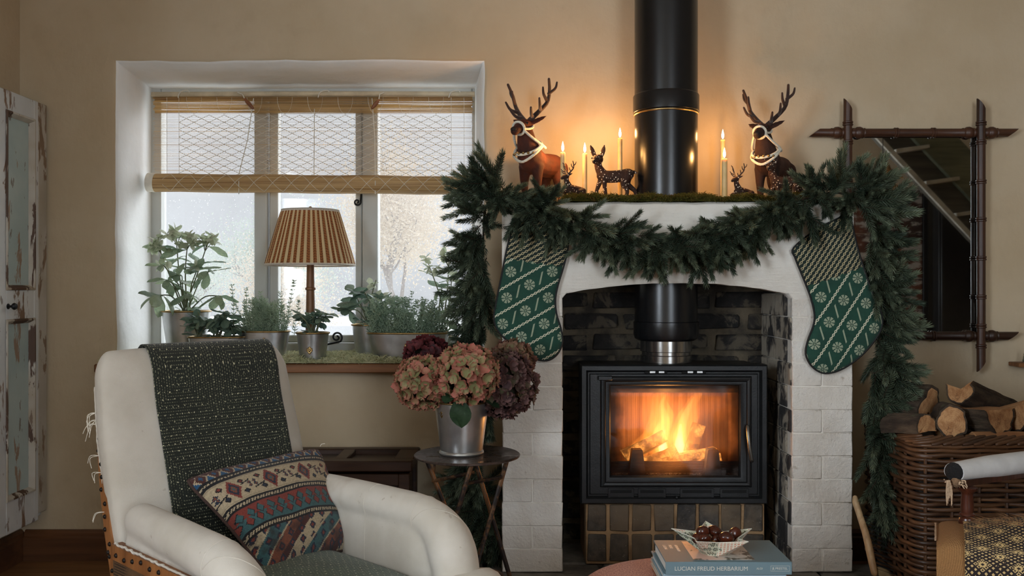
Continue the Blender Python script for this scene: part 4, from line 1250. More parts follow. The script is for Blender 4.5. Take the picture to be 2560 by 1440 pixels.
# the rolled lower part
def rollmat():
    def f():
        v = coord('World'); x, y, z = sep(v)
        n = noi(vec(x * 2.5, y * 200.0, z * 330.0), 1.0, 3)
        c = mixc(ss(0.3, 0.7, n), C(150, 112, 66), C(206, 172, 120))
        return princ(c, 0.6, 0, bmp(n, 0.6, 0.003))
    return newmat('rolled_bamboo', f)
RA, RB = Vector((PX(385, 3.375), 3.375, PZ(457, 3.375))), Vector((PX(1176, 3.375), 3.375, PZ(464, 3.375)))
RR_ = 0.034
part('roll', MB().tube([RA.lerp(RB, k / 12) + Vector((0, 0, .0015 * sin(k * 1.7))) for k in range(13)], RR_, 28), rollmat(), bl)
part('roll_end', MB().tube([RA + Vector((-.022, 0, .002)), RA + Vector((.006, 0, 0))], RR_ + .001, 28), plain('cream_cotton', C(226, 220, 206), 0.9), bl, label='cream cotton end cap')
CORD = plain('white_thread', C(226, 220, 206), 0.9, 0, 0.05)
mb = MB()
NX = 9; dx = (PX(1128, 3.4) - PX(448, 3.4)) / NX; XS = PX(448, 3.4); Z0 = PZ(288, 3.4); NZ = 9; dz = (Z0 - zb) / NZ
for k in range(-NZ, 2 * NX + NZ + 1):
    for sg in (-1, 1):
        run = []
        for q in range(NZ + 1):
            x = XS + (k + sg * q) * dx / 1.0 * 0.5
            if XS - 1e-6 <= x <= XS + NX * dx + 1e-6: run.append(Vector((x + rbm.uniform(-.001, .001), 3.3972, Z0 - q * dz)))
        if len(run) > 1: mb.tube(run, 0.0011, 3)
for k in range(NX + 1):
    x = XS + k * dx
    if k < NX:
        mb.tube([Vector((x + dx * (0.25 + 0.5 * (.5 - .5 * cos(a))), 3.3972, Z0 + 0.004 + (PZ(246, 3.4) - Z0) * (1 - sin(a)))) for a in [pi * j / 10 for j in range(11)]], 0.0007, 3)
for px in (418, 448, 1128, 1160):
    mb.tube([(PX(px, 3.4), 3.3972, zt), (PX(px, 3.4) + .001, 3.3972, zb)], 0.0008, 3)
# net on the roll
for k in range(-1, 18):
    for sg in (-1, 1):
        run = []
        for j in range(9):
            a = radians(-60 + 120 * j / 8); t = (k + (j / 8 if sg > 0 else 1 - j / 8)) / 17.0
            if 0.03 <= t <= 0.97: run.append(RA.lerp(RB, t) + Vector((0, -cos(a) * (RR_ + .0008), sin(a) * (RR_ + .0008))))
        if len(run) > 1: mb.tube(run, 0.0009, 3)
part('net_stitching', mb, CORD, bl, kind='stuff', flip=False)
for a in ((595, 232, 640, 250, 597, 482), (945, 232, 936, 250, 938, 486)):
    mb = MB(); mb.tube([P(a[2] - 6, 246, 3.39), P((a[2] + a[4]) / 2, 350, 3.392), P(a[4], 436, 3.385), P(a[4], 455, 3.336), P(a[4], 485, 3.36)], 0.0017, 5); part('cord', mb, CORD, bl)
for px in (445, 795, 1122): part('hanging_loop', MB().tube(smooth_path([P(px, 244, 3.392), P(px + 6, 230, 3.388), P(px + 24, 226, 3.392), P(px + 30, 236, 3.398)], 10), 0.0022, 5), CORD, bl)
part('cord', MB().tube([P(786, 272, 3.394), P(785, 440, 3.394)], 0.0017, 5), CORD, bl)
for a, b in (((612, 248), (632, 270)), ((947, 250), (931, 270))):
    mb = MB(); p0, p1 = P(a[0], a[1], 3.375), P(b[0], b[1], 3.375)
    mb.tube([p0.lerp(p1, k / 5) for k in range(6)], [0.004, 0.006, 0.0075, 0.0075, 0.0068, 0.005], 10, round_=True)
    part('toggle', mb, wood('toggle_wood', C(120, 72, 44), C(160, 104, 66), 0, 0.5), bl)
    mb = MB(); mb.tube([P(a[0] - (18 if a[0] < 700 else -14), 231, 3.39), P(a[0] - (6 if a[0] < 700 else -2), 236, 3.38), p0], 0.002, 5); part('cord', mb, CORD, bl)

# ---- pots
def crest(parent, c, nrm, s_=1.0):
    c = Vector(c); nrm = Vector(nrm).normalized(); u_ = Vector((0, 0, 1)).cross(nrm).normalized(); w_ = Vector((0, 0, 1))
    out = [(0, 1.0), (.28, .95), (.4, .65), (.8, .55), (.75, .1), (.95, -.1), (.55, -.45), (.3, -.85), (0, -1.1), (-.3, -.85), (-.55, -.45), (-.95, -.1), (-.75, .1), (-.8, .55), (-.4, .65), (-.28, .95)]
    k = .0125 * s_
    mb = MB(); mb.loft([[c + u_ * a * k * q + w_ * b * k * q + nrm * h for a, b in out] for q, h in ((1, 0), (1, .0015), (.8, .003), (.45, .0028), (.3, .0045), (.02, .005))])
    part('crest', mb, BRASS, parent, label='small embossed brass crest')
def oval_pot(t, x, y, z0, h, a0, b0, a1, b1, ex=2.0, rim=True):
    """zinc tub flaring from (a0, b0) to (a1, b1)"""
    def rg_(a, b, z): return [Vector((x + a * math.copysign(abs(cos(q)) ** (2 / ex), cos(q)), y + b * math.copysign(abs(sin(q)) ** (2 / ex), sin(q)), z)) for q in [2 * pi * k / 48 for k in range(48)]]
    mb = MB(); mb.loft([rg_(a0 * .9, b0 * .9, z0), rg_(a0, b0, z0 + .002), rg_(a0 + (a1 - a0) * .5, b0 + (b1 - b0) * .5, z0 + h * .5), rg_(a1, b1, z0 + h), rg_(a1 - .003, b1 - .003, z0 + h), rg_(a1 - .006, b1 - .006, z0 + h - .02)], cap1=False)
    part('tub', mb, ZINC, t)
    ro = rg_(a1 + .001, b1 + .001, z0 + h); part('rim', MB().tube(ro + ro[:2], 0.0032, 8, caps=False), BRASS, t, angle=80)
    mb = MB(); mb.loft([rg_(a1 - .006, b1 - .006, z0 + h - .018), rg_(a1 * .5, b1 * .5, z0 + h - .014), rg_(.001, .001, z0 + h - .012)], cap0=False)
    part('soil', mb, SOIL, t, angle=80)
HELL = leafmat('hellebore_leaf', C(122, 146, 124), C(170, 184, 150), 0.4, 0.4)
HELL2 = leafmat('dark_hellebore_leaf', C(92, 118, 106), C(142, 162, 138), 0.4, 0.35)
FLOW = leafmat('pale_green_hellebore_flower', C(176, 190, 158), C(214, 214, 192), 0.5, 0.45)
ROSE = leafmat('grey_green_rosemary', C(136, 160, 138), C(186, 200, 172), 0.5, 0.35)
STEM = plain('plant_stem', C(112, 116, 88), 0.7, 0, 0.2)
def leaf_mesh(name, w, m, bend, fold=0.25, nu=4, nv=7, tipk=1.4, wave=0.0, seed=0):
    """unit-length leaf along +Z, bending towards -Y"""
    def fn(u_, v_):
        ww = w * (sin(pi * (v_ ** tipk)) ** 0.8 if 0 < v_ < 1 else 0.0) + 0.002
        s_ = (u_ - .5) * 2
        zz = sin(bend * v_) / bend if abs(bend) > 1e-3 else v_; yy = -(1 - cos(bend * v_)) / bend if abs(bend) > 1e-3 else 0
        return Vector((s_ * ww, yy - abs(s_) * ww * fold + wave * nz(u_ * 2 + seed, v_ * 4, seed), zz))
    mb = MB(); mb.grid(fn, nu, nv)
    return mb.mesh(name, m, angle=180, flip=False)
LEAVES = [leaf_mesh('leaf', .19, HELL, b, f, wave=.06, seed=i) for i, (b, f) in enumerate(((0.5, .2), (1.0, .3), (1.5, .25), (0.2, .15)))]
DLEAVES = [leaf_mesh('leaf', .24, HELL2, b, f, wave=.05, seed=i + 5) for i, (b, f) in enumerate(((0.4, .2), (0.9, .3), (1.4, .2)))]
PETAL = [leaf_mesh('petal', .36, FLOW, b, .1, 4, 6, 0.9, .04, i + 9) for i, b in enumerate((0.6, -0.5, 1.0))]
rp = random.Random(41)
def place_leaf(t, me, p, d, size, name='leaf', upb=0.0):
    M = Matrix.Translation(p) @ (look(d) @ Matrix.Rotation(rp.uniform(-.7, .7) + upb, 3, 'Z')).to_4x4() @ Matrix.Diagonal((size, size, size, 1))
    inst(name, rp.choice(me), t, M)
def hellebore(t, stems, leafset, nleaf, fl, x, y, z, palm=None, ls=0.055):
    mb = MB()
    for (ex, ey, ez, nl, nf) in stems:
        base = Vector((x + rp.uniform(-.015, .015), y + rp.uniform(-.015, .015), z)); end = Vector((ex, ey, ez))
        pts = smooth_path([base, base.lerp(end, .5) + Vector((rp.uniform(-.012, .012), rp.uniform(-.01, .01), .012)), end], 12)
        mb.tube(pts, [0.0032 - .00014 * k for k in range(12)], 6)
        for k in range(nl):
            q = pts[rp.randint(6, 11)]; a = rp.uniform(0, 2 * pi)
            place_leaf(t, leafset, q, (cos(a), sin(a) * .8 - .2, rp.uniform(-.2, .7)), ls * rp.uniform(.85, 1.35))
        for k in range(nf):
            c = end + Vector((rp.uniform(-.03, .03), rp.uniform(-.02, .02), rp.uniform(-.015, .03)))
            mb.tube([pts[9], (pts[9] + c) / 2 + Vector((0, 0, .006)), c], 0.0013, 5)
            ax = Vector((rp.uniform(-.8, .8), rp.uniform(-1, -.2), rp.uniform(-.6, .6))).normalized(); uu = ax.orthogonal().normalized(); ww = ax.cross(uu)
            for j in range(5):
                a = 2 * pi * j / 5
                place_leaf(t, PETAL, c, uu * cos(a) + ww * sin(a) + ax * .35, rp.uniform(.026, .034), 'petal')
    for (cx, cy_, cz, n, sz) in (palm or []):
        c = Vector((cx, cy_, cz)); b = Vector((x, y, z))
        pts = smooth_path([b, b.lerp(c, .55) + Vector((0, 0, .025)), c], 10); mb.tube(pts, 0.0022, 6)
        for j in range(n):
            a = -2.2 + 4.4 * j / max(1, n - 1)
            dr_ = (c - b); dr_.z *= .3; dr_.normalize(); sd = Vector((-dr_.y, dr_.x, 0))
            place_leaf(t, leafset, c, dr_ * cos(a) + sd * sin(a) * .6 + Vector((0, -.3, -.35 + .5 * rp.random())), sz * rp.uniform(.85, 1.15))
    for k in range(nleaf):
        a = rp.uniform(0, 2 * pi); r_ = rp.uniform(.0, .03)
        place_leaf(t, leafset, (x + r_ * cos(a), y + r_ * sin(a), z + rp.uniform(0, .03)), (cos(a), sin(a), rp.uniform(.2, 1.0)), ls * rp.uniform(.7, 1.1))
    part('stem', mb, STEM, t)
def rosemary(t, spots, name='sprigs'):
    """spots: (x, y, z, height, lean_x)"""
    mb = MB()
    for (x, y, z, h, lx) in spots:
        pts = smooth_path([Vector((x, y, z)), Vector((x + lx * .4, y + rp.uniform(-.01, .01), z + h * .55)), Vector((x + lx, y + rp.uniform(-.02, .02), z + h))], 14)
        mb.tube(pts, [0.0013 - .00006 * k for k in range(14)], 4)
        for k in range(int(h * 900)):
            i = rp.random(); q = pts[min(13, int(1 + 13 * i))]; a = rp.uniform(0, 2 * pi); L = rp.uniform(.011, .02) * (1.05 - .4 * i)
            d = Vector((cos(a), sin(a), rp.uniform(.2, .9))).normalized(); s_ = d.orthogonal().normalized() * .0014
            mb.add([q, q + d * L * .5 + s_, q + d * L + Vector((0, 0, L * .1)), q + d * L * .5 - s_], [(0, 1, 2, 3)])
    part(name, mb, ROSE, t, kind='stuff', flip=False)
PG = 'planted zinc pots on the window sill'
# 1 tall bucket with the big hellebore
x, y = PX(466, 3.30), 3.30; ztop = PZ(778, 3.30)
t = thing('potted_hellebore', 'tall pale hellebore in a zinc bucket at the left end of the sill', 'potted plant', (x, y, ZL), PG)
oval_pot(t, x, y, ZL, ztop - ZL, .062, .062, .085, .085)
def S3(px, py, Y): q = P(px, py, Y); return (q.x, q.y, q.z)
hellebore(t, [S3(395, 612, 3.26) + (6, 6), S3(440, 585, 3.3) + (5, 7), S3(470, 600, 3.26) + (6, 6), S3(520, 605, 3.3) + (5, 6), S3(410, 665, 3.24) + (5, 2), S3(500, 660, 3.26) + (6, 1), S3(455, 690, 3.24) + (6, 0)],
          LEAVES, 6, 0, x, y, ztop - .012, [S3(402, 738, 3.2) + (5, .105), S3(545, 740, 3.22) + (5, .085), S3(520, 680, 3.24) + (5, .085), S3(420, 700, 3.22) + (4, .075), S3(470, 735, 3.2) + (3, .075)], .076)
# 2 rectangular trough in front
x, y = PX(545, 3.17), 3.17; ztop = PZ(842, 3.17)
t = thing('potted_skimmia', 'leafy plants in a low oblong zinc trough behind the armchair back', 'potted plant', (x, y, ZL), PG)
oval_pot(t, x, y, ZL, ztop - ZL, .085, .040, .096, .048, 4.5)
crest(t, (x - .005, y - .047, ZL + .045), (0, -1, 0))
for cx in (500, 540, 575):
    hellebore(t, [S3(cx + rp.randint(-25, 25), 790 + rp.randint(-12, 25), 3.15 + rp.uniform(-.03, .03)) + (6, 0) for _ in range(7)], DLEAVES, 6, 0, PX(cx, 3.17), 3.17, ztop - .012, None, .048)
# 3 rosemary oval
x, y = PX(662, 3.20), 3.20; ztop = PZ(828, 3.20)
t = thing('potted_rosemary', 'feathery rosemary in an oval zinc planter left of the lamp', 'potted plant', (x, y, ZL), PG)
oval_pot(t, x, y, ZL, ztop - ZL, .070, .045, .086, .055, 2.6)
crest(t, (x + .012, y - .056, ZL + .07), (0.1, -1, 0))
rosemary(t, [(x + rp.uniform(-.07, .07), y + rp.uniform(-.035, .035), ztop - .015, rp.uniform(.05, .13), rp.uniform(-.03, .03)) for _ in range(90)]
         + [(PX(585, 3.22), 3.21, ztop - .015, .175, .0), (PX(615, 3.22), 3.22, ztop - .015, .165, .005), (PX(650, 3.2), 3.2, ztop - .015, .15, .0), (PX(715, 3.2), 3.2, ztop - .015, .19, .03),
            (PX(710, 3.2), 3.22, ztop - .015, .15, -.02), (PX(690, 3.2), 3.18, ztop - .015, .11, .01), (PX(735, 3.2), 3.2, ztop - .015, .12, .02)])
# 4 small round pot
x, y = PX(782, 3.15), 3.15; ztop = PZ(832, 3.15)
t = thing('potted_primrose', 'small round zinc pot of leafy seedlings in front of the lamp', 'potted plant', (x, y, ZL), PG)
oval_pot(t, x, y, ZL, ztop - ZL, .043, .043, .055, .055)
crest(t, (x, y - .050, ZL + .042), (0, -1, 0))
hellebore(t, [S3(782 + a, 775 + abs(a) * .4 + rp.randint(-6, 16), 3.15 + rp.uniform(-.03, .03)) + (7, 0) for a in (-34, -24, -15, -8, 0, 8, 16, 24, 34)], DLEAVES, 10, 0, x, y, ztop - .012, None, .040)
# 5 tall bucket behind the tub
x, y = PX(925, 3.28), 3.29; ztop = PZ(812, 3.28)
t = thing('potted_christmas_rose', 'dark-leaved hellebore in a zinc bucket behind the long tub', 'potted plant', (x, y, ZL), PG)
oval_pot(t, x, y, ZL, ztop - ZL, .050, .050, .066, .066)
hellebore(t, [S3(880 + 16 * k, 745 + rp.randint(-20, 25), 3.27 + rp.uniform(-.04, .03)) + (6, 1 if k in (3, 5) else 0) for k in range(8)] + [S3(940, 700, 3.27) + (4, 1), S3(1015, 750, 3.27) + (3, 0)], DLEAVES, 6, 0, x, y, ztop - .012, [S3(872, 775, 3.24) + (5, .06)], .06)
# 6 long tub
x, y = PX(1022, 3.17), 3.17; ztop = PZ(832, 3.17)
t = thing('potted_rosemary', 'bushy rosemary in a long oval zinc tub with brass rim', 'potted plant', (x, y, ZL), PG)
oval_pot(t, x, y, ZL, ztop - ZL, .118, .050, .142, .062, 3.0)
crest(t, (x + .004, y - .060, ZL + .055), (0, -1, 0), 1.2)
rosemary(t, [(x + rp.uniform(-.13, .13), y + rp.uniform(-.045, .045), ztop - .015, rp.uniform(.05, .14), rp.uniform(-.05, .05)) for _ in range(140)]
         + [(PX(965, 3.17), 3.17, ztop - .015, .13, -.03), (PX(985, 3.17), 3.17, ztop - .015, .14, .01), (PX(1025, 3.17), 3.17, ztop - .015, .155, .008), (PX(940, 3.16), 3.15, ztop - .015, .10, -.04), (PX(1090, 3.16), 3.15, ztop - .015, .12, .02)])
# 7 tall hellebore at the right
x, y = PX(1108, 3.34), 3.35; ztop = PZ(842, 3.33)
t = thing('potted_hellebore', 'slender tall hellebore at the right end of the sill beside the garland', 'potted plant', (x, y, ZL), PG)
oval_pot(t, x, y, ZL, ztop - ZL, .040, .040, .052, .052)
hellebore(t, [S3(1073, 665, 3.32) + (3, 3), S3(1122, 640, 3.34) + (2, 3), S3(1130, 690, 3.33) + (6, 1), S3(1105, 720, 3.32) + (6, 0), S3(1090, 770, 3.31) + (5, 0), S3(1125, 775, 3.32) + (5, 0)], LEAVES, 8, 0, x, y, ztop - .012, None, .066)

# ---- lamp
x, y = PX(776, 3.27), 3.27
t = thing('table_lamp', 'table lamp with striped pleated shade on a turned wooden column', 'lamp', (x, y, ZL))
part('base', MB().lathe([(.0005, ZL), (.058, ZL), (.060, ZL + .008), (.050, ZL + .016), (.026, ZL + .026), (.018, ZL + .034)], (x, y, 0), 40), LAMPW, t)
zs0, zs1 = PZ(661, 3.12), PZ(526, 3.27)
zc = PZ(722, 3.27)
part('column', MB().lathe([(.018, ZL + .03), (.0165, zc - .09), (.0145, zc - .006), (.0185, zc - .003), (.0185, zc + .003), (.0145, zc + .006), (.0125, zs0 + .03), (.012, zs0 + .05), (.004, zs0 + .052)], (x, y, 0), 28), LAMPW, t)
def m_shade():
    def f():
        uv = coord('UV'); u_, v_, w_ = sep(uv)
        v = coord('Object')
        st_ = frac(u_ * 42.0 + 0.1)
        body = (st_ > 0.47)
        mot = ss(0.4, 0.6, noi(vec(u_ * 260.0, v_ * 46.0, 0.0), 1.0, 2)) 
        zig = frac(v_ * 22.0 + tri(u_ * 68.0) * 0.5)
        c = mixc(body, C(222, 196, 150), mixc(mx(mot * 0.6, (zig > 0.6)), C(118, 66, 34), C(166, 104, 56)))
        c = mixc(mx(v_ > 0.965, v_ < 0.03), c, C(214, 204, 190))
        p = princ(c, 0.8, 0, bmp(noi(v, 300, 2), 0.3, 0.001)); tr = nd('ShaderNodeBsdfTranslucent'); put(tr, 0, c)
        return mixs(0.3, p, S(tr.outputs[0]))
    return newmat('pleated_striped_shade', f)
n = 272; rings = []
for k in range(9):
    s_ = k / 8; r_ = .160 + (.101 - .160) * s_; z = zs0 + (zs1 - zs0) * s_
    amp = .0022 if 0 < k < 8 else .0012
    rings.append([Vector((x + (r_ + amp * cos(68 * a)) * cos(a), y + (r_ + amp * cos(68 * a)) * sin(a), z)) for a in [2 * pi * j / n for j in range(n + 1)]])
mb = MB(); mb.loft(rings, closed=False, uv=True)
sd = part('shade', mb, m_shade(), t, angle=180, flip=False)
for r_, z in ((.160, zs0), (.101, zs1)): part('shade_ring', MB().tube([(x + r_ * cos(a), y + r_ * sin(a), z) for a in [2 * pi * j / 48 for j in range(50)]], .0022, 6, caps=False), plain('shade_binding', C(196, 186, 172), 0.8), sd)
part('finial', MB().lathe([(.0005, zs1 - .004), (.006, zs1 - .002), (.004, zs1 + .003), (.0065, zs1 + .008), (.005, zs1 + .013), (.0005, zs1 + .015)], (x, y, 0), 16), BRASS, t)
mb = MB()
for a in (0, 2.09, 4.19): mb.tube([(x, y, zs1 - .002), (x + .1 * cos(a), y + .1 * sin(a), zs1 - .002)], .0012, 5)
mb.tube([(x, y, zs0 + .05), (x, y, zs1)], .002, 6)
part('carrier', mb, BRASS, t)

# ================================================================== ARMCHAIR
CO = Vector((-0.6345, 2.054, 0)); CF = Vector((0.72, -0.694, 0)); CR = Vector((0.694, 0.72, 0))
def K(s_, t_, z): return CO + CR * s_ + CF * t_ + Vector((0, 0, z))
def m_calico():
    def f():
        v = coord('World')
        c = mixc(ss(0.3, 0.7, noi(v, 7, 4)), C(194, 185, 170), C(212, 204, 192))
        c = mixc(ss(0.60, 0.78, noi(v, 5.5, 4, 0.6)) * 0.5, c, C(156, 132, 106))          # age stains
        c = mixc(ss(0.70, 0.74, noi(v, 34, 2)) * 0.35, c, C(140, 118, 96))
        h = noi(v, 900, 2) * 0.3 + noi(v, 14, 4)
        return princ(c, 0.9, 0, bmp(h, 0.3, 0.004), Sheen_Weight=0.15)
    return newmat('cream_calico', f)
CALICO = m_calico()
ch = thing('armchair', 'stripped antique armchair in cream calico with bare wood frame', 'armchair', tuple(K(0, 0.22, 0)))
def tf(z): return 0.04 - 0.17 * (z - 0.30) / 0.49 - 0.012 * sin(pi * min(max((z - .32) / .47, 0), 1))
ZTOP = 0.797
def bw(z): return lerpl([(.25, .238), (.45, .242), (.6, .242), (.74, .233), (ZTOP, .226)], z)
def se_pts(a, b, n, ex): return [(a * math.copysign(abs(cos(q)) ** (2 / ex), cos(q)), b * math.copysign(abs(sin(q)) ** (2 / ex), sin(q))) for q in [2 * pi * k / n for k in range(n)]]
TH = 0.085
rings = []
for z in [.24, .3, .36, .42, .48, .54, .6, .65, .69, .72, .74, .755, .767, .777, .785, .791, .795, ZTOP]:
    k = 1.0 if z < .735 else sqrt(max(0.0, 1 - ((z - .735) / (ZTOP - .735)) ** 2)); k = max(k, .04)
    kw = 1 - (1 - k) * .12
    rings.append([K(a * kw, tf(z) - TH / 2 + b * k, z + .006 * (1 - (a / .24) ** 2) * (1 if z > .7 else 0)) for a, b in se_pts(bw(z), TH / 2, 56, 4.0)])
bk = part('backrest', MB().loft(rings), CALICO, ch, angle=80)
def arm(sg, name_s):
    mb = MB()
    path = smooth_path([K(sg * .216, .03, .459), K(sg * .222, .12, .459), K(sg * .230, .28, .457), K(sg * .235, .40, .450), K(sg * .236, .463, .420), K(sg * .236, .492, .36), K(sg * .236, .498, .28), K(sg * .236, .495, .22)], 30)
    rad = [lerpl([(0, .036), (.3, .040), (.5, .044), (.65, .051), (.8, .048), (1, .036)], k / 29) for k in range(30)]
    mb.tube(path, rad, 20, round_=True)
    rr_ = []
    for t_ in (.02, .05, .1, .2, .3, .4, .455, .48):
        k = 1 if t_ < .45 else .6
        rr_.append([K(sg * .222 + a * k, t_, .36 + b) for a, b in se_pts(.030, .095, 24, 3)])
    mb.loft(rr_)
    me = remeshed('arm', mb, CALICO, 0.0065, 5)
    me.transform(Matrix.Translation(-woff(ch)))
    return link('arm', me, ch)
ARM_N = arm(-1, 0); ARM_F = arm(1, 0)
def seat_z(s_, t_):
    e = max(0, 1 - abs(s_ / .232) ** 5) * max(0, 1 - abs((t_ - .26) / .345) ** 6)
    return .255 + .085 * e ** .45 + .022 * max(0, 1 - (s_ / .2) ** 2) * max(0, 1 - ((t_ - .28) / .3) ** 2) + .012 * ss_py(.40, .52, t_) * (1 if e > 0.02 else 0)
def ss_py(a, b, x):
    t = max(0, min(1, (x - a) / (b - a))); return t * t * (3 - 2 * t)
mb = MB(); mb.grid(lambda u_, v_: K(-.232 + .464 * u_, -.085 + .69 * v_, seat_z(-.2319 + .4638 * u_, -.0849 + .6898 * v_)), 40, 50)
part('seat', mb, CALICO, ch, angle=180, flip=False)
# padded front corner rolls under the arm fronts
for sg in (-1, 1):
    mb = MB(); mb.tube(smooth_path([K(sg * .14, .50, .30), K(sg * .22, .535, .318), K(sg * .275, .535, .315), K(sg * .295, .50, .30), K(sg * .285, .43, .29)], 16), [.045] * 10 + [.042, .04, .036, .032, .028, .02], 14, round_=True)
    part('seat_corner', mb, CALICO, ch, angle=80)
part('front_rail', MB().box(tuple(K(0, .555, .2)), (.54, .03, .10), .006, rot=Matrix((CR, CF, (0, 0, 1))).transposed()), CALICO, ch)
# bare timber
def beam(pts, w, d, name='frame_rail', m=BEECH):
    """a timber through chair-space points, w across the chair, d along its depth"""
    rings = []
    for s_, t_, z in pts: rings.append([K(s_ - w / 2, t_ - d / 2, z), K(s_ + w / 2, t_ - d / 2, z), K(s_ + w / 2, t_ + d / 2, z), K(s_ - w / 2, t_ + d / 2, z)])
    return part(name, MB().loft(rings), m, ch, angle=30)
for sg in (-1, 1):
    beam([(sg * lerpl([(0, .232), (.3, .232), (.45, .230), (.72, .212)], z), tf(max(z, .25)) - TH + .022 - .06 * max(0, .3 - z), z) for z in (.002, .15, .3, .42, .52, .62, .70)], .03, .034, 'back_post')
    beam([(sg * .256, .475, z) for z in (.21, .3, .405)], .03, .03, 'arm_support')
for sg in (-1, 1):
    mb = MB(); rings = []
    for t_ in (.0, .1, .3, .46): rings.append([K(sg * .256 - .012, t_, .385), K(sg * .256 + .012, t_, .385), K(sg * .256 + .012, t_, .415), K(sg * .256 - .012, t_, .415)])
    part('side_rail', MB().loft(rings), BEECH, ch, angle=30)
    mb = MB(); rings = []
    for t_ in (-.04, .2, .5): rings.append([K(sg * .24 - .012, t_, .14), K(sg * .24 + .012, t_, .14), K(sg * .24 + .012, t_, .21), K(sg * .24 - .012, t_, .21)])
    part('seat_rail', MB().loft(rings), BEECH, ch, angle=30)
    beam([(sg * .25, .52 - .03 * (1 - z / .2), z) for z in (.002, .06, .12, .17)], .036, .036, 'leg')
BURLAP = newmat('burlap', lambda: princ(mixc(mx(snx(sep(coord('Object'))[0] * 900.0 + sep(coord('Object'))[1] * 900.0), snx(sep(coord('Object'))[2] * 1100.0)) * 0.5 + 0.3 * noi(coord('Object'), 20, 4), C(58, 40, 24), C(126, 92, 58)), 0.95, 0, bmp(noi(coord('Object'), 300, 3), 0.8, 0.004)))
for sg in (-1, 1):
    mb = MB(); mb.grid(lambda u_, v_: K(sg * (.2545 + .004 * nz(u_ * 5, v_ * 4, 2)), -.02 + .49 * u_, .18 + .215 * v_), 24, 12)
    part('burlap_side', mb, BURLAP, ch, angle=180, flip=False)
TACK = plain('dark_tack', C(34, 26, 22), 0.5, 0.5)
tk = MB().lathe([(.0002, .004), (.003, .0035), (.005, .001), (.005, 0), (.0002, 0)], n=8).mesh('tack', TACK)
rk = random.Random(9)
for k in range(15):
    z = .32 + .37 * k / 14
    q = K(-lerpl([(0, .2475), (.3, .2475), (.45, .2455), (.72, .2275)], z), tf(z) - TH + .022 + rk.uniform(-.008, .008), z); inst('tack', tk, ch, Matrix.Translation(q) @ look(-CR).to_4x4())
for k in range(13):
    q = K(-.2685, -.01 + .46 * k / 12, .40 + rk.uniform(-.006, .008)); inst('tack', tk, ch, Matrix.Translation(q) @ look(-CR).to_4x4())
THREAD = plain('frayed_thread', C(222, 214, 198), 0.95)
for k, (z, L) in enumerate(((.665, .045), (.650, .05), (.64, .03), (.575, .035), (.54, .03), (.46, .04))):
    b = K(-bw(z) * .985, tf(z) - TH / 2 - .022, z)
    for j in range(4 if k < 2 else 2):
        e = b + Vector((-.012 - .018 * rk.random(), -.004, -L * rk.uniform(.4, 1.0))); m_ = (b + e) / 2 + Vector((-.012 * rk.random(), 0, .008))
        part('frayed_thread', MB().tube(smooth_path([b, m_, e], 8), .0007, 4), THREAD, ch)
pts = [K(-bw(z) * .988 + .0012 * nz(z * 60, 1, 2), tf(z) - TH / 2 - .022 + .003 * nz(z * 80, 3, 1), z) for z in [.28 + .44 * k / 120 for k in range(121)]]
part('frayed_edge', MB().tube(pts, [.0016 + .0012 * abs(nz(k * .7, 2, 2)) for k in range(121)], 5), CALICO, ch)
pts = [K(-.268 + .002 * nz(k * .5, 1, 4), .02 + .44 * k / 80, .420 + .003 * nz(k * .4, 7, 1)) for k in range(81)]
part('frayed_edge', MB().tube(pts, [.0022 + .0016 * abs(nz(k * .6, 5, 2)) for k in range(81)], 5), CALICO, ch)

from mathutils.bvhtree import BVHTree
def on_arm(o, pts, off=.0004):
    bv = BVHTree.FromPolygons([v.co for v in o.data.vertices], [tuple(p.vertices) for p in o.data.polygons]); base = woff(ch); out = []
    for p in pts:
        q, n_, i, d = bv.find_nearest(p - base); out.append(q + n_ * off + base)
    return out
for sg, o in ((-1, ARM_N), (1, ARM_F)):
    c_ = K(sg * .235, .400, .449)
    part('arm_seam', MB().tube(on_arm(o, [c_ + CR * (.052 * cos(a)) + Vector((0, 0, .052 * sin(a))) for a in [-.3 + 3.7 * k / 40 for k in range(41)]]), .0009, 4), CALICO, ch)
    part('arm_seam', MB().tube(on_arm(o, smooth_path([K(sg * .235 - .05, .405, .452), K(sg * .235 - .035, .44, .490), K(sg * .235, .475, .485), K(sg * .235 + .035, .495, .447), K(sg * .235 + .05, .5, .40)], 30)), .0008, 4), CALICO, ch)
part('seam', MB().tube(on_arm(ARM_F, [K(.185, .24, .30 + .17 * k / 20) for k in range(21)] + [K(.185 + .05 * k / 6, .245, .51) for k in range(1, 7)]), .0008, 4), CALICO, ch)

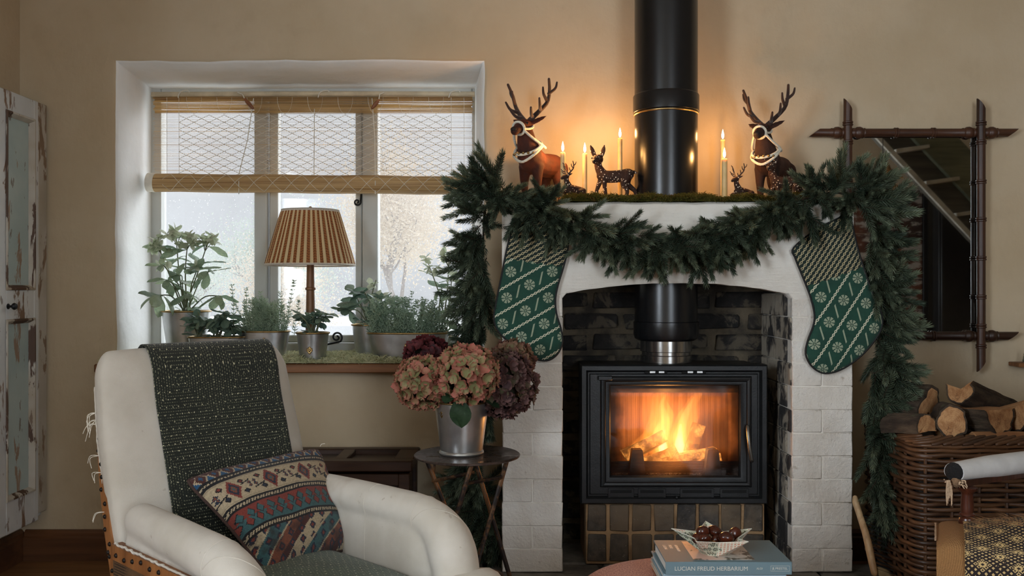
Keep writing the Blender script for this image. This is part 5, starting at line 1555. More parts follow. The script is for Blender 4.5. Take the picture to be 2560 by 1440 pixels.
# ---- shawl over the back and cloth on the seat
def m_kantha(name, concentric, base):
    def f():
        uv = coord('UV'); u_, v_, w_ = sep(uv)
        v = coord('Object')
        x = u_ * 0.335; y = v_ * 0.60
        if concentric:
            cx = absx(frac(x / 0.17 + 0.12) - 0.5) * 0.17; cy_ = absx(frac(y / 0.21 + 0.3) - 0.5) * 0.21
            d = mx(cx, cy_); al = mixf(cx > cy_, x, y)
        else: d = y; al = x
        line = absx(frac(d / 0.0062) - 0.5)
        st_ = (line < 0.13) * (frac(al / 0.0058 + flr(d / 0.0062) * 0.37) < 0.55)
        jit = noi(v, 55, 2)
        row = flr(y / 0.0150)
        dx = (frac(x / 0.0150 + row * 0.5) - 0.5) * 0.0150 + (jit - 0.5) * 0.012; dy = (frac(y / 0.0150) - 0.5) * 0.0150 + (noi(v, 47, 2) - 0.5) * 0.012
        dot = (dx * dx + dy * dy) < 0.0000016
        c = mixc(ss(0.3, 0.7, noi(v, 9, 3)), base, scl(base, 1.5))
        c = mixc(st_ * ss(0.3, 0.6, noi(v, 90, 2)) * 0.6, c, C(158, 158, 126)); c = mixc(dot, c, C(208, 202, 168))
        h = (line < 0.2) * -0.5 + noi(v, 400, 2) * 0.5 + noi(v, 40, 3)
        return princ(c, 0.9, 0, bmp(h, 0.5, 0.0025), Sheen_Weight=0.15)
    return newmat(name, f)
def mixf(fac, a, b):
    n = nd('ShaderNodeMix', data_type='FLOAT'); put(n, 0, fac); put(n, 2, a); put(n, 3, b)
    return S(n.outputs[0])
KANTHA = m_kantha('dark_green_stitched_quilt', True, C(23, 27, 20)); KANTHA2 = m_kantha('green_stitched_seat_cloth', False, C(52, 66, 50))
prof = []
for k in range(31): z = .36 + (.735 - .36) * k / 30; prof.append((tf(z) + .0045, z))
for k in range(1, 12):
    a = pi * k / 12; prof.append((tf(.735 + .06 * sin(a)) - TH / 2 + (TH / 2 + .0045) * cos(a), .735 + (ZTOP - .735 + .012) * sin(a)))
for k in range(10): z = .735 - .02 * k; prof.append((tf(z) - TH - .006, z))
def shawl(u_, v_):
    x = v_ * (len(prof) - 1); i = min(int(x), len(prof) - 2); q = x - i
    t_ = prof[i][0] * (1 - q) + prof[i + 1][0] * q; z = prof[i][1] * (1 - q) + prof[i + 1][1] * q
    s_ = -.128 + .318 * u_ + .004 * nz(v_ * 5, 1, 1)
    edge = abs(s_ / bw(min(z, ZTOP))) ** 6 * .012 if z < .73 else 0
    return K(s_, t_ - edge * .4 + .0018 * (1 + nz(u_ * 7, v_ * 9, 2)), z)
mb = MB(); mb.grid(lambda u_, v_: shawl(u_, 1 - v_), 40, 90)
sh_ = solo('quilted_throw', mb, KANTHA, 'dark green hand-stitched quilted throw draped over the armchair back', 'throw', loc=tuple(K(0, -.05, .8)), angle=180, flip=False)
md = sh_.modifiers.new('thickness', 'SOLIDIFY'); md.thickness = 0.003; md.offset = 0
mb = MB(); mb.grid(lambda u_, v_: K(-.188 + .378 * u_, -.02 + .58 * v_, seat_z(-.188 + .378 * u_, -.02 + .58 * v_) + .004 + .002 * nz(u_ * 6, v_ * 6, 3)), 36, 50)
sc_ = solo('seat_cloth', mb, KANTHA2, 'green stitched cloth spread on the armchair seat', 'cloth', loc=tuple(K(0, .27, .36)), angle=180, flip=False)
md = sc_.modifiers.new('thickness', 'SOLIDIFY'); md.thickness = 0.003; md.offset = 0

# ---- kilim cushion
def m_kilim():
    def f():
        uv = coord('UV'); u0, v0, w_ = sep(uv)
        v = coord('Object')
        n1 = (noi(vec(u0 * 6.0, v0 * 6.0, 0.0), 1.0, 2) - 0.5) * 0.02
        # knots: quantised coordinates give the stepped, woven outlines
        u_ = flr((u0 + n1) * 150.0) / 150.0; vv = flr((v0 + n1) * 120.0) / 120.0
        black = C(20, 17, 18); cream = C(190, 170, 138); blue = C(26, 82, 122); brown = C(78, 34, 26); red = C(134, 56, 44); teal = C(62, 100, 102); rust = C(132, 74, 50); navy = C(34, 44, 62)
        def dia(pu, pv, su, sv, off=0.0):
            return absx(frac(u_ * pu + off) - 0.5) * su + absx(pv) * sv
        # band 1: zigzag diamonds on blue
        a = (vv - 0.082) * 9.0
        d1 = dia(11.0, a, 2.0, 1.0)
        b1 = mixc(d1 < 0.98, blue, cream); b1 = mixc(d1 < 0.74, b1, brown); b1 = mixc(d1 < 0.28, b1, blue)
        d1b = dia(11.0, (vv - 0.045) * 18.0, 2.0, 1.0, 0.5)
        b1 = mixc((d1b < 0.6), b1, brown)
        # black bands with cream dashes
        def dash(c0):
            k = (absx(vv - c0) < 0.011) * (frac(u_ * 44.0 + flr(vv * 120.0) * 0.25) < 0.62)
            return mixc(k, black, cream)
        # band 2: floral motifs on cream
        fu = frac(u_ * 3.6) - 0.5; fv = (vv - 0.315) / 0.105
        ros = absx(fu) * 3.6 + absx(fv) * 0.75
        b2 = mixc(ros < 0.72, cream, red); b2 = mixc(ros < 0.5, b2, navy); b2 = mixc(ros < 0.3, b2, rust); b2 = mixc(ros < 0.14, b2, teal)
        lf = absx(absx(fu) - 0.27) * 7.0 + absx(absx(fv) - 0.52) * 2.4
        b2 = mixc(lf < 0.62, b2, black); b2 = mixc(lf < 0.34, b2, mixc(fv > 0.0, red, navy))
        l2 = absx(absx(fu) - 0.43) * 9.0 + absx(absx(fv) - 0.15) * 2.6
        b2 = mixc(l2 < 0.5, b2, navy); b2 = mixc(l2 < 0.25, b2, rust)
        stem_ = (absx(fv + fu * 0.9) < 0.05) * (absx(fu) > 0.2)
        b2 = mixc(stem_, b2, black)
        b2 = mixc(absx(absx(fv) - 0.97) < 0.05, b2, scl(cream, 0.75))
        # band 3: interlocked red and teal
        ev = (vv - 0.575) / 0.08
        hexa = absx(frac(u_ * 12.0) - 0.5) * 2.0
        up = absx(ev + 0.38) * 1.5 + hexa * 1.0
        dn = absx(ev - 0.38) * 1.5 + (1.0 - hexa)
        b3 = mixc(ev < 0.0, teal, red)
        b3 = mixc(up < 0.80, b3, black); b3 = mixc(up < 0.66, b3, teal)
        b3 = mixc(dn < 0.80, b3, black); b3 = mixc(dn < 0.66, b3, red)
        # band 4: slanting blocks with dark motifs
        w = frac(u_ * 1.7 + (vv - 0.72) * 2.6)
        m4 = absx(frac(u_ * 9.5 + vv * 3.0) - 0.5) * 2.0 + absx(frac(vv * 13.0) - 0.5) * 1.4
        b4 = mixc(w < 0.30, mixc(w < 0.62, rust, teal), cream)
        b4 = mixc((w > 0.86), b4, brown)
        b4 = mixc(m4 < 0.62, b4, navy); b4 = mixc(m4 < 0.30, b4, red)
        edge4 = mx(absx(w - 0.30) < 0.018, absx(w - 0.62) < 0.018)
        b4 = mixc(edge4 * (frac(vv * 60.0) < 0.6), b4, cream)
        b4 = mixc(ss(0.5, 0.7, noi(v, 22, 3)) * 0.75, b4, C(48, 32, 28))
        c = mixc(vv > 0.028, brown, b1)
        c = mixc(vv > 0.140, c, dash(0.170)); c = mixc(vv > 0.200, c, b2); c = mixc(vv > 0.428, c, dash(0.458))
        c = mixc(vv > 0.490, c, b3); c = mixc(vv > 0.662, c, dash(0.69)); c = mixc(vv > 0.720, c, b4)
        wv = snx(u0 * 942.0) * snx(v0 * 754.0)
        c = mixc(ss(0.2, 0.8, noi(v, 260, 2)) * 0.35, c, scl(black, 1.5))
        return princ(c, 0.95, 0, bmp(wv * 0.5 + noi(v, 300, 2), 0.5, 0.0022), Sheen_Weight=0.1)
    return newmat('kilim_weave', f)
TLc, TRc, BRc, BLc = P(452, 1196, 1.975), P(800, 1116, 2.235), P(890, 1372, 2.125), P(668, 1440, 1.865)
CC_ = (TLc + TRc + BRc + BLc) / 4
nrm = (TRc - TLc).cross(BLc - TLc).normalized()
if nrm.dot(Vector((0, -1, 0))) < 0: nrm = -nrm
def cush(u_, v_, side):
    pin = 0.035
    uu = u_ + pin * (0.5 - u_) * 2 * (sin(pi * v_)) * abs(2 * u_ - 1) ** 2; vv = v_ + pin * (0.5 - v_) * 2 * sin(pi * u_) * abs(2 * v_ - 1) ** 2
    p = (TLc * (1 - uu) + TRc * uu) * (1 - vv) + (BLc * (1 - uu) + BRc * uu) * vv
    b = (max(0, 1 - (2 * u_ - 1) ** 2) ** .42) * (max(0, 1 - (2 * v_ - 1) ** 2) ** .42)
    p = CC_ + (p - CC_) * (1 - .07 * abs(2 * u_ - 1) ** 5 * abs(2 * v_ - 1) ** 5)
    return p + nrm * side * (.062 if side > 0 else .040) * b * (1 + .08 * nz(u_ * 4, v_ * 4, 5))
cs = thing('kilim_cushion', 'woven kilim cushion with red, blue and cream bands on the armchair', 'cushion', tuple((BLc + BRc) / 2))
mb = MB(); mb.grid(lambda a, b: cush(a, b, 1), 48, 40); part('cover', mb, m_kilim(), cs, angle=180, flip=False)
mb = MB(); mb.grid(lambda a, b: cush(a, b, -1), 24, 20); part('backing', mb, plain('brown_cushion_back', C(62, 42, 32), 0.9), cs, angle=180, flip=False)
rim = [cush(k / 20, 0, 1) for k in range(21)] + [cush(1, k / 20, 1) for k in range(1, 21)] + [cush(1 - k / 20, 1, 1) for k in range(1, 21)] + [cush(0, 1 - k / 20, 1) for k in range(1, 21)]
part('piping', MB().tube(rim, .0035, 6), plain('piping_wool', C(64, 46, 40), 0.95), cs, angle=80)
part('corner_tassel', MB().tube([TRc, TRc + Vector((.004, -.002, .006)), TRc + Vector((.012, 0, .007))], .0008, 4), THREAD, cs)

# ================================================================== CHEST BEHIND THE CHAIR
cx0, cx1, cy0, cy1, cz1 = -0.96, -0.318, 2.86, 3.11, 0.395
c = thing('wooden_chest', 'low dark panelled wooden chest against the wall under the window', 'chest', ((cx0 + cx1) / 2, (cy0 + cy1) / 2, 0))
part('body', MB().box(((cx0 + cx1) / 2, (cy0 + cy1) / 2 + .004, .205), (cx1 - cx0 - .03, cy1 - cy0 - .03, .29), .003), DARKW, c)
for x in (cx0 + .022, cx1 - .022):
    for y in (cy0 + .02, cy1 - .022): part('leg', MB().box((x, y, .177), (.036, .036, .354), .003), DARKW, c)
part('top_rail', MB().box(((cx0 + cx1) / 2, cy0 + .012, .335), (cx1 - cx0 - .078, .02, .036), .002), DARKW, c)
part('bottom_rail', MB().box(((cx0 + cx1) / 2, cy0 + .012, .09), (cx1 - cx0 - .078, .02, .05), .002), DARKW, c)
ld = thing('lid', None, None, (0, 0, 0)); ld.parent = c; ld.location = Vector(((cx0 + cx1) / 2, (cy0 + cy1) / 2, .36)) - c.location
part('panel', MB().box(((cx0 + cx1) / 2, (cy0 + cy1) / 2, .368), (cx1 - cx0 - .03, cy1 - cy0 - .03, .022), .001), DARKW, ld)
part('rail', MB().box(((cx0 + cx1) / 2, cy0 + .022, .378), (cx1 - cx0 + .01, .052, .034), .004), DARKW, ld)
part('rail', MB().box(((cx0 + cx1) / 2, cy1 - .018, .378), (cx1 - cx0 + .01, .044, .034), .004), DARKW, ld)
for x, w in ((cx0 + .026, .056), (PX(862, 2.98), .042), (cx1 - .028, .064)): part('stile', MB().box((x, (cy0 + cy1) / 2 + .003, .378), (w, cy1 - cy0 - .085, .0335), .003), DARKWY, ld)

# ================================================================== FOLDING TABLE WITH HYDRANGEAS
TX, TY, TZ = PX(1168, 2.55), 2.55, PZ(1134, 2.55)
tb = thing('folding_table', 'small round worn metal folding table on crossed iron legs', 'table', (TX, TY, HZ))
part('top', MB().lathe([(.0005, TZ - .008), (.143, TZ - .008), (.148, TZ - .006), (.1485, TZ - .002), (.146, TZ), (.0005, TZ)], (TX, TY, 0), 64), TABLETOP, tb)
zf = HZ + .003
for a, b in (((1062, 1148, 2.58), (1195, 2.62)), ((1180, 1150, 2.46), (1066, 2.45)), ((1270, 1148, 2.56), (1158, 2.46)), ((1182, 1150, 2.60), (1284, 2.63))):
    p0 = P(*a); p0.z = TZ - .01; p1 = Vector((PX(b[0], b[1]), b[1], zf))
    part('leg', MB().tube([p0, p0.lerp(p1, .5) + Vector((.001, 0, 0)), p1], .0066, 8, round_=False), RUSTIRON, tb)
for a, b in (((1082, 1203, 2.59), (1184, 1181, 2.5)), ((1163, 1209, 2.46), (1254, 1193, 2.54))):
    part('crossbar', MB().tube([P(*a), P(*b)], .0052, 8), RUSTIRON, tb)
part('brace', MB().tube(smooth_path([P(1087, 1150, 2.66), P(1085, 1200, 2.66), P(1097, 1230, 2.66), P(1107, 1256, 2.66), P(1112, 1330, 2.66)], 16), .0036, 6), RUSTIRON, tb)
part('foot_bar', MB().tube(smooth_path([P(1190, 1432, 2.60), P(1212, 1424, 2.62), P(1238, 1428, 2.63), P(1258, 1440, 2.63)], 14), .005, 8), RUSTIRON, tb)
bz = TZ + .001
bu = thing('flower_bucket', 'shiny zinc bucket holding the hydrangeas on the folding table', 'bucket', (TX + PX(1154, 2.55) - TX, TY, bz))
bx = PX(1154, 2.55)
part('body', MB().lathe([(.0005, bz), (.061, bz), (.063, bz + .004), (.061, bz + .009), (.0592, bz + .011), (.0765, bz + .146), (.0745, bz + .146), (.058, bz + .02), (.0005, bz + .018)], (bx, TY, 0), 64), ZINC, bu)
part('rim', MB().tube([(bx + .077 * cos(a), TY + .077 * sin(a), bz + .146) for a in [2 * pi * k / 48 for k in range(50)]], .0026, 8, caps=False), BRASS, bu, angle=80)
q = P(1110, 1034, 2.49); crest(bu, (bx - .0505, TY - .0475, q.z), (-.72, -.7, .06), 1.15)

def m_floret(name, cols, rim_):
    def f():
        r = orand(); uv = coord('UV'); u_, v_, w_ = sep(uv)
        n = noi(coord('Object'), 60, 2)
        c = mixc(ss(0.15, 0.85, r), cols[0], cols[1]); c = mixc(ss(0.55, 0.95, frac(r * 7.3)), c, cols[2])
        c = mixc(ss(0.45, 1.0, v_ + (n - 0.5) * 0.5) * 0.8, c, rim_)
        p = princ(c, 0.75, 0, bmp(n, 0.3, 0.001)); t = nd('ShaderNodeBsdfTranslucent'); put(t, 0, c)
        return mixs(0.22, p, S(t.outputs[0]))
    return newmat(name, f)
def floret_mesh(m, seed):
    rr = random.Random(seed); mb = MB()
    for k in range(4):
        a = pi / 2 * k + rr.uniform(-.15, .15); L = rr.uniform(.013, .0165); w = L * rr.uniform(.62, .75); cup = rr.uniform(.1, .6); tw = rr.uniform(-.25, .25)
        def fn(u_, v_):
            s_ = (u_ - .5) * 2; ww = w * (sin(pi * (.12 + .80 * v_)) ** .7)
            r_ = L * v_; h = .004 + cup * .012 * v_ * v_ + .0035 * s_ * s_ * v_ + tw * s_ * .006 * v_
            x = r_ * cos(a) - s_ * ww * sin(a) * .9; y = r_ * sin(a) + s_ * ww * cos(a) * .9
            return Vector((x, y, h))
        mb.grid(fn, 3, 3)
    return mb.mesh('floret', m, angle=180, flip=False)
FL_PINK = m_floret('pink_green_hydrangea', (C(132, 132, 84), C(160, 152, 108), C(176, 112, 92)), C(186, 104, 92))
FL_MAROON = m_floret('maroon_hydrangea', (C(62, 18, 22), C(90, 26, 30), C(52, 20, 26)), C(104, 34, 38))
FL_DARK = m_floret('dusky_purple_hydrangea', (C(60, 36, 36), C(84, 56, 52), C(92, 88, 62)), C(112, 78, 74))
FL_MIX = m_floret('green_brown_hydrangea', (C(108, 100, 66), C(92, 64, 54), C(136, 112, 84)), C(128, 80, 66))
HLEAF = leafmat('dark_hydrangea_leaf', C(22, 40, 26), C(44, 66, 42), 0.45, 0.12)
rf = random.Random(77)
HCORE = plain('hydrangea_shade_core', C(46, 44, 28), .9, 0, .3, 40)  # dark olive stands for the shade and stems between florets
FMESH = {m.name: [floret_mesh(m, 10 * i + k) for k in range(4)] for i, m in enumerate((FL_PINK, FL_MAROON, FL_DARK, FL_MIX))}
def hydrangea(label, px, py, Y, rpx, m, n, sq=0.9, spx=None):
    c = P(px, py, Y); r_ = rpx / F * Y
    t = thing('hydrangea', label, 'flower', (bx, TY, bz + .06), 'hydrangea heads in the bucket')
    base = Vector((bx + (c.x - bx) * .25, TY + (c.y - TY) * .25, bz + .03))
    part('stem', MB().tube(smooth_path([base, base.lerp(c, .55) + Vector((0, 0, .02)), c], 10), .0035, 6), STEM, t)
    part('core', MB().ball(c, (r_ * .60, r_ * .60, r_ * .60 * sq), 14), HCORE, t)
    for k in range(n):
        z = 1 - 2 * (k + .5) / n; a = k * 2.39996 + rf.uniform(-.2, .2); q = sqrt(1 - z * z)
        d = Vector((q * cos(a), q * sin(a), z))
        lump = 1 + .10 * nz(d.x * 2.2 + px, d.y * 2.2, d.z * 2.2)
        p = c + Vector((d.x, d.y, d.z * sq)) * (r_ - .012) * lump * rf.uniform(.9, 1.05)
        d2 = (d + Vector((rf.uniform(-.5, .5), rf.uniform(-.5, .5), rf.uniform(-.5, .5)))).normalized(); s_ = rf.uniform(.80, 1.15)
        inst('floret', rf.choice(FMESH[m.name]), t, Matrix.Translation(p) @ (look(d2) @ Matrix.Rotation(rf.uniform(0, 6), 3, 'Z')).to_4x4() @ Matrix.Diagonal((s_, s_, s_, 1)))
hydrangea('deep maroon hydrangea head at the back left of the bucket', 1068, 895, 2.63, 62, FL_MAROON, 150)
hydrangea('pink and green hydrangea head on the left of the bucket', 1060, 956, 2.53, 76, FL_PINK, 240)
hydrangea('largest pink and green hydrangea head at the front centre', 1168, 935, 2.48, 84, FL_PINK, 280)
hydrangea('dusky purple hydrangea head on the right of the bucket', 1262, 962, 2.56, 80, FL_DARK, 270, 1.05)
hydrangea('green brown hydrangea head at the back right beside the stocking', 1278, 905, 2.63, 60, FL_MIX, 150)
hm = [leaf_mesh('leaf', .30, HLEAF, b, .15, 6, 9, 1.25, .05, i) for i, b in enumerate((.5, .9))]
hg = [o for o in bpy.data.objects if o.name == 'hydrangea.002'][0]
def hleaf(p, d, s_, k=0, rot=0): inst('leaf', hm[k], hg, Matrix.Translation(p) @ (look(d) @ Matrix.Rotation(rot, 3, 'Z')).to_4x4() @ Matrix.Diagonal((s_, s_, s_, 1)), 'dark green serrated leaf')
hleaf(P(1148, 985, 2.455), (.05, -.25, -1), .098, 0, pi); hleaf(P(1128, 965, 2.46), (-.1, -.3, -1), .06, 1, pi); hleaf(P(1215, 985, 2.5), (.4, -.3, -1), .06, 1, pi)

# ================================================================== MIRROR
MY = 3.125
mi = thing('bamboo_mirror', 'large mirror in a dark turned bamboo-style frame on the right wall', 'mirror', (PX(2283, MY), MY, PZ(585, MY)))
xl, xr, ztr, zbr = PX(2117, MY), PX(2449, MY), PZ(332, MY), PZ(840, MY)
MIR = newmat('mirror_glass', lambda: princ(mixc(ss(0.3, 0.75, noi(coord('World'), 6, 4)), C(200, 202, 200), C(214, 214, 210)), 0.02, 1.0))
part('glass', MB().box(((xl + xr) / 2, MY + .012, (ztr + zbr) / 2), (xr - xl, .004, ztr - zbr)), MIR, mi)
part('backboard', MB().box(((xl + xr) / 2, MY + .0195, (ztr + zbr) / 2), (xr - xl, .008, ztr - zbr)), DARKW, mi)
def turned(name, a, b, knots, m, r=.0145):
    """a turned pole with ring knots and bevelled ends"""
    a = Vector(a); b = Vector(b); L = (b - a).length; ax = (b - a).normalized()
    prof = [(0.0, .0)]; 
    pts = [(0, r)]
    for k in knots:
        c = k[0]
        if k[1] == 'ring': pts += [(c - .008, r), (c - .006, r * 1.22), (c - .002, r * 1.22), (c, r * 1.02), (c + .002, r * 1.22), (c + .006, r * 1.22), (c + .008, r)]
        else: pts += [(c - .022, r), (c - .018, r * 1.15), (c - .012, r * 1.05), (c - .006, r * 1.38), (c + .004, r * 1.45), (c + .012, r * 1.25), (c + .016, r * 1.02), (c + .020, r * 1.15), (c + .024, r)]
    pts.append((L, r)); pts.sort(key=lambda q: q[0])
    u_ = ax.orthogonal().normalized() if abs(ax.z) > .5 else Vector((0, 0, 1)); u_ = Vector((1, 0, 0)) if abs(ax.z) > .5 else Vector((0, 0, 1)); w_ = Vector((0, -1, 0))
    rings = []
    for i, (d, rr) in enumerate(pts):
        ring = []
        for j in range(20):
            q = 2 * pi * j / 20; off = u_ * cos(q) * rr + w_ * sin(q) * rr * .9
            sl_ = cos(q) * r * 1.35 if i == 0 else (cos(q) * r * 1.35 * k_end if i == len(pts) - 1 else 0)
            ring.append(a + ax * (d + sl_) + off)
        rings.append(ring)
    return part(name, MB().loft(rings), m, mi, angle=40)
k_end = -1.0
Lv = PZ(262, MY) - PZ(915, MY); Lh = PX(2532, MY) - PX(2036, MY)
zt0, zb0 = PZ(262, MY), PZ(915, MY); xl0, xr0 = PX(2036, MY), PX(2532, MY)
kv = [(ztr - zb0 + .03, 'ring'), (ztr - zb0 - .035, 'ring')] + [(ztr - zb0 - .03 - (ztr - zbr) * q, 'ring') for q in (.20, .385, .575, .765)] + [(zbr - zb0 + .035, 'ring'), (zbr - zb0 - .035, 'ring')]
kh = [(xl - xl0 - .035, 'ball'), (xl - xl0 + .04, 'ball'), (xl - xl0 + (xr - xl) * .37, 'ring'), (xl - xl0 + (xr - xl) * .65, 'ring'), (xr - xl0 - .04, 'ball'), (xr - xl0 + .04, 'ball')]
for x in (xl, xr): turned('upright', (x, MY - .010, zb0), (x, MY - .010, zt0), kv, MIRRORW)
k_end = 1.0
for z in (ztr, zbr): turned('crosspiece', (xl0, MY, z), (xr0, MY, z), kh, MIRRORWX)

# the other end of the room, seen in the mirror
dr_ = thing('plank_door', 'weathered plank door reflected in the mirror', 'door', (3.2, -1.62, 0))
PEEL = newmat('peeling_plank_paint', lambda: princ(mixc(ss(0.52, 0.60, noi(mapv(coord('World'), (1, 1, 2.5)), 7, 5, 0.65)), mixc(ss(0.4, 0.6, noi(coord('World'), 3, 3)), C(70, 52, 46), C(112, 70, 52)), C(190, 184, 176)), 0.8, 0, bmp(noi(coord('World'), 30, 3), .4, .005)))
for k in range(9): part('plank', MB().box((3.22, -1.62, .11 + .2 * k), (.66, .03, .195), .004), PEEL, dr_)
part('edge_post', MB().box((3.575, -1.62, .92), (.04, .05, 1.84), .004), plain('dark_post', C(24, 22, 22), .6), dr_)
wd = thing('doorway_dark_box', 'near-black box standing in for a dark doorway, reflected in the mirror', 'cupboard', (3.82, -1.7, 0))
part('carcass', MB().box((3.84, -1.72, .90), (.40, .46, 1.79), .006), plain('doorway_dark', C(26, 24, 24), .5), wd)  # near-black box stands for the shade of an open doorway
part('door', MB().box((3.84, -1.485, .90), (.37, .02, 1.7), .006), plain('doorway_dark_front', C(32, 29, 28), .45), wd)
rr2 = thing('staircase', 'underside of a pale open staircase reflected in the mirror', 'stairs', (3.5, -0.9, 0))
GREENW = wood('olive_painted_board', C(78, 80, 62), C(116, 116, 92), 0, .6, .4); PALEB = plain('pale_edge_board', C(176, 170, 156), .7)
def sheared(name, x0, z0, x1, z1, w, y, th, m):
    d = Vector((x1 - x0, 0, z1 - z0)).normalized(); n_ = Vector((d.z, 0, -d.x))
    if n_.z < 0: n_ = -n_
    a = Vector((x0, y, z0)); b = Vector((x1, y, z1))
    mb = MB(); mb.loft([[a, a + n_ * w, a + n_ * w + Vector((0, th, 0)), a + Vector((0, th, 0))], [b, b + n_ * w, b + n_ * w + Vector((0, th, 0)), b + Vector((0, th, 0))]])
    return part(name, mb, m, rr2, angle=30)
sheared('stringer', 2.55, 2.42, 4.45, .40, .035, -.86, .03, PALEB)
sheared('soffit', 2.58, 2.44, 4.48, .42, .32, -1.0, .05, wood('soffit_dark_board', C(58, 54, 46), C(92, 84, 70), 0, .7, .4))
sheared('outer_string', 2.88, 2.42, 4.58, .62, .26, -.95, .05, GREENW)
for k in range(8):
    x = 2.80 + .235 * k; z = 2.28 - .25 * k
    part('tread', MB().box((x + .10, -.90, z), (.26, .12, .028), .003, rot=Matrix.Rotation(radians(-8), 3, 'Y')), PALEB, rr2)
RATTAN = newmat('rattan', lambda: princ(mixc(ss(.3, .7, snx(mth('ARCTAN2', sep(coord('Object'))[1], sep(coord('Object'))[0]) * 40.0)), C(150, 106, 56), C(196, 152, 92)), .6))
for i, (x, y, z, lab) in enumerate(((2.86, -.75, 1.70, 'rattan pendant lamp reflected lower left in the mirror'), (3.16, -1.42, 1.86, 'second rattan pendant lamp half hidden by the stairs in the mirror'))):
    t = thing('pendant_lamp', lab, 'pendant lamp', (x, y, z), 'rattan pendants')
    part('shade', MB().lathe([(.135, z), (.13, z + .012), (.075, z + .045), (.04, z + .085), (.022, z + .13), (.016, z + .135)], (x, y, 0), 40, cap=False), RATTAN, t, flip=False)
    part('cord', MB().tube([(x, y, z + .13), (x, y, ZC - .001)], .004, 6), BLACKCORD, t)

# small bracket at the right edge
wb = thing('wall_bracket', 'tiny wooden wall ledge with a green sprig beside the mirror', 'wall shelf', tuple(P(2560, 912, 3.12)))
q = P(2562, 911, 3.11); part('ledge', MB().box(tuple(q), (.075, .07, .014), .002), SILLW, wb)
inst('sprig', SPRIGS[2], wb, Matrix.Translation(P(2556, 906, 3.10)) @ look((.5, -.2, .6)).to_4x4() @ Matrix.Scale(.5, 4))

# ================================================================== LOG BASKET
BXL, BXR, BY0, BY1, BZ1 = 1.150, 1.95, 2.58, 2.98, PZ(1094, 2.58)
bz0 = HZ
ba = thing('log_basket', 'large dark woven willow basket full of firewood at the right', 'basket', ((BXL + BXR) / 2, (BY0 + BY1) / 2, bz0))
def m_willow():
    def f():
        v = coord('World'); r = orand(); x, y, z = sep(v)
        n = noi(vec(x * 7.0, y * 7.0, z * 60.0), 1.0, 3)
        c = mixc(ss(.25, .75, n * .7 + r * .3), C(48, 30, 20), C(104, 70, 44))
        c = mixc(ss(.62, .74, n) * .8, c, C(142, 102, 66))
        return princ(c, .42, 0, bmp(noi(v, 160, 3), .25, .002))
    return newmat('dark_willow', f)
WILLOW = m_willow()
def bpath(off):
    """outline of the basket, corner points rounded"""
    x0, x1, y0, y1, r = BXL - off, BXR + off, BY0 - off, BY1 + off, .05
    out = []
    def seg(a, b, n):
        for k in range(n): out.append((a[0] + (b[0] - a[0]) * k / n, a[1] + (b[1] - a[1]) * k / n))
    def cor(cx, cy_, a0):
        for k in range(6): a = a0 + pi / 2 * k / 6; out.append((cx + r * cos(a), cy_ + r * sin(a)))
    seg((x0, y1 - r), (x0, y0 + r), 40); cor(x0 + r, y0 + r, pi); seg((x0 + r, y0), (x1 - r, y0), 90); cor(x1 - r, y0 + r, -pi / 2)
    seg((x1, y0 + r), (x1, y1 - r), 24); cor(x1 - r, y1 - r, 0); seg((x1 - r, y1), (x0 + r, y1), 40); cor(x0 + r, y1 - r, pi / 2)
    return out
def arc_len(p):
    s_ = [0]
    for a, b in zip(p, p[1:]): s_.append(s_[-1] + sqrt((a[0] - b[0]) ** 2 + (a[1] - b[1]) ** 2))
    return s_
base = bpath(0); sl_ = arc_len(base); tot = sl_[-1] + .01
PITCH = .075
nst = int(tot / PITCH)
def nrm_at(i):
    a = base[(i - 1) % len(base)]; b = base[(i + 1) % len(base)]; d = Vector((b[0] - a[0], b[1] - a[1], 0)).normalized()
    return Vector((d.y, -d.x, 0))
NR = 29; dzr = (BZ1 - .052 - bz0) / NR
rw = random.Random(51)
for k in range(NR):
    z = bz0 + .006 + dzr * (k + .5); pts = []
    for i in range(0, len(base)):
        ph = pi * (sl_[i] / tot * nst) + pi * (k % 2)
        pts.append(Vector((base[i][0], base[i][1], z + .0012 * sin(sl_[i] * 60 + k * 3))) + nrm_at(i) * (.0068 * sin(ph)))
    pts.append(pts[0])
    part('weaver', MB().tube(pts, dzr * .50, 6, caps=False), WILLOW, ba, angle=80)
step_i = 0
for k in range(nst):
    target = tot * (k + .5) / nst
    i = min(range(len(sl_)), key=lambda j: abs(sl_[j] - target))
    if base[i][1] > BY1 - .001: continue
    part('stake', MB().tube([(base[i][0], base[i][1], bz0), (base[i][0], base[i][1], BZ1 - .03)], .0048, 6), WILLOW, ba)
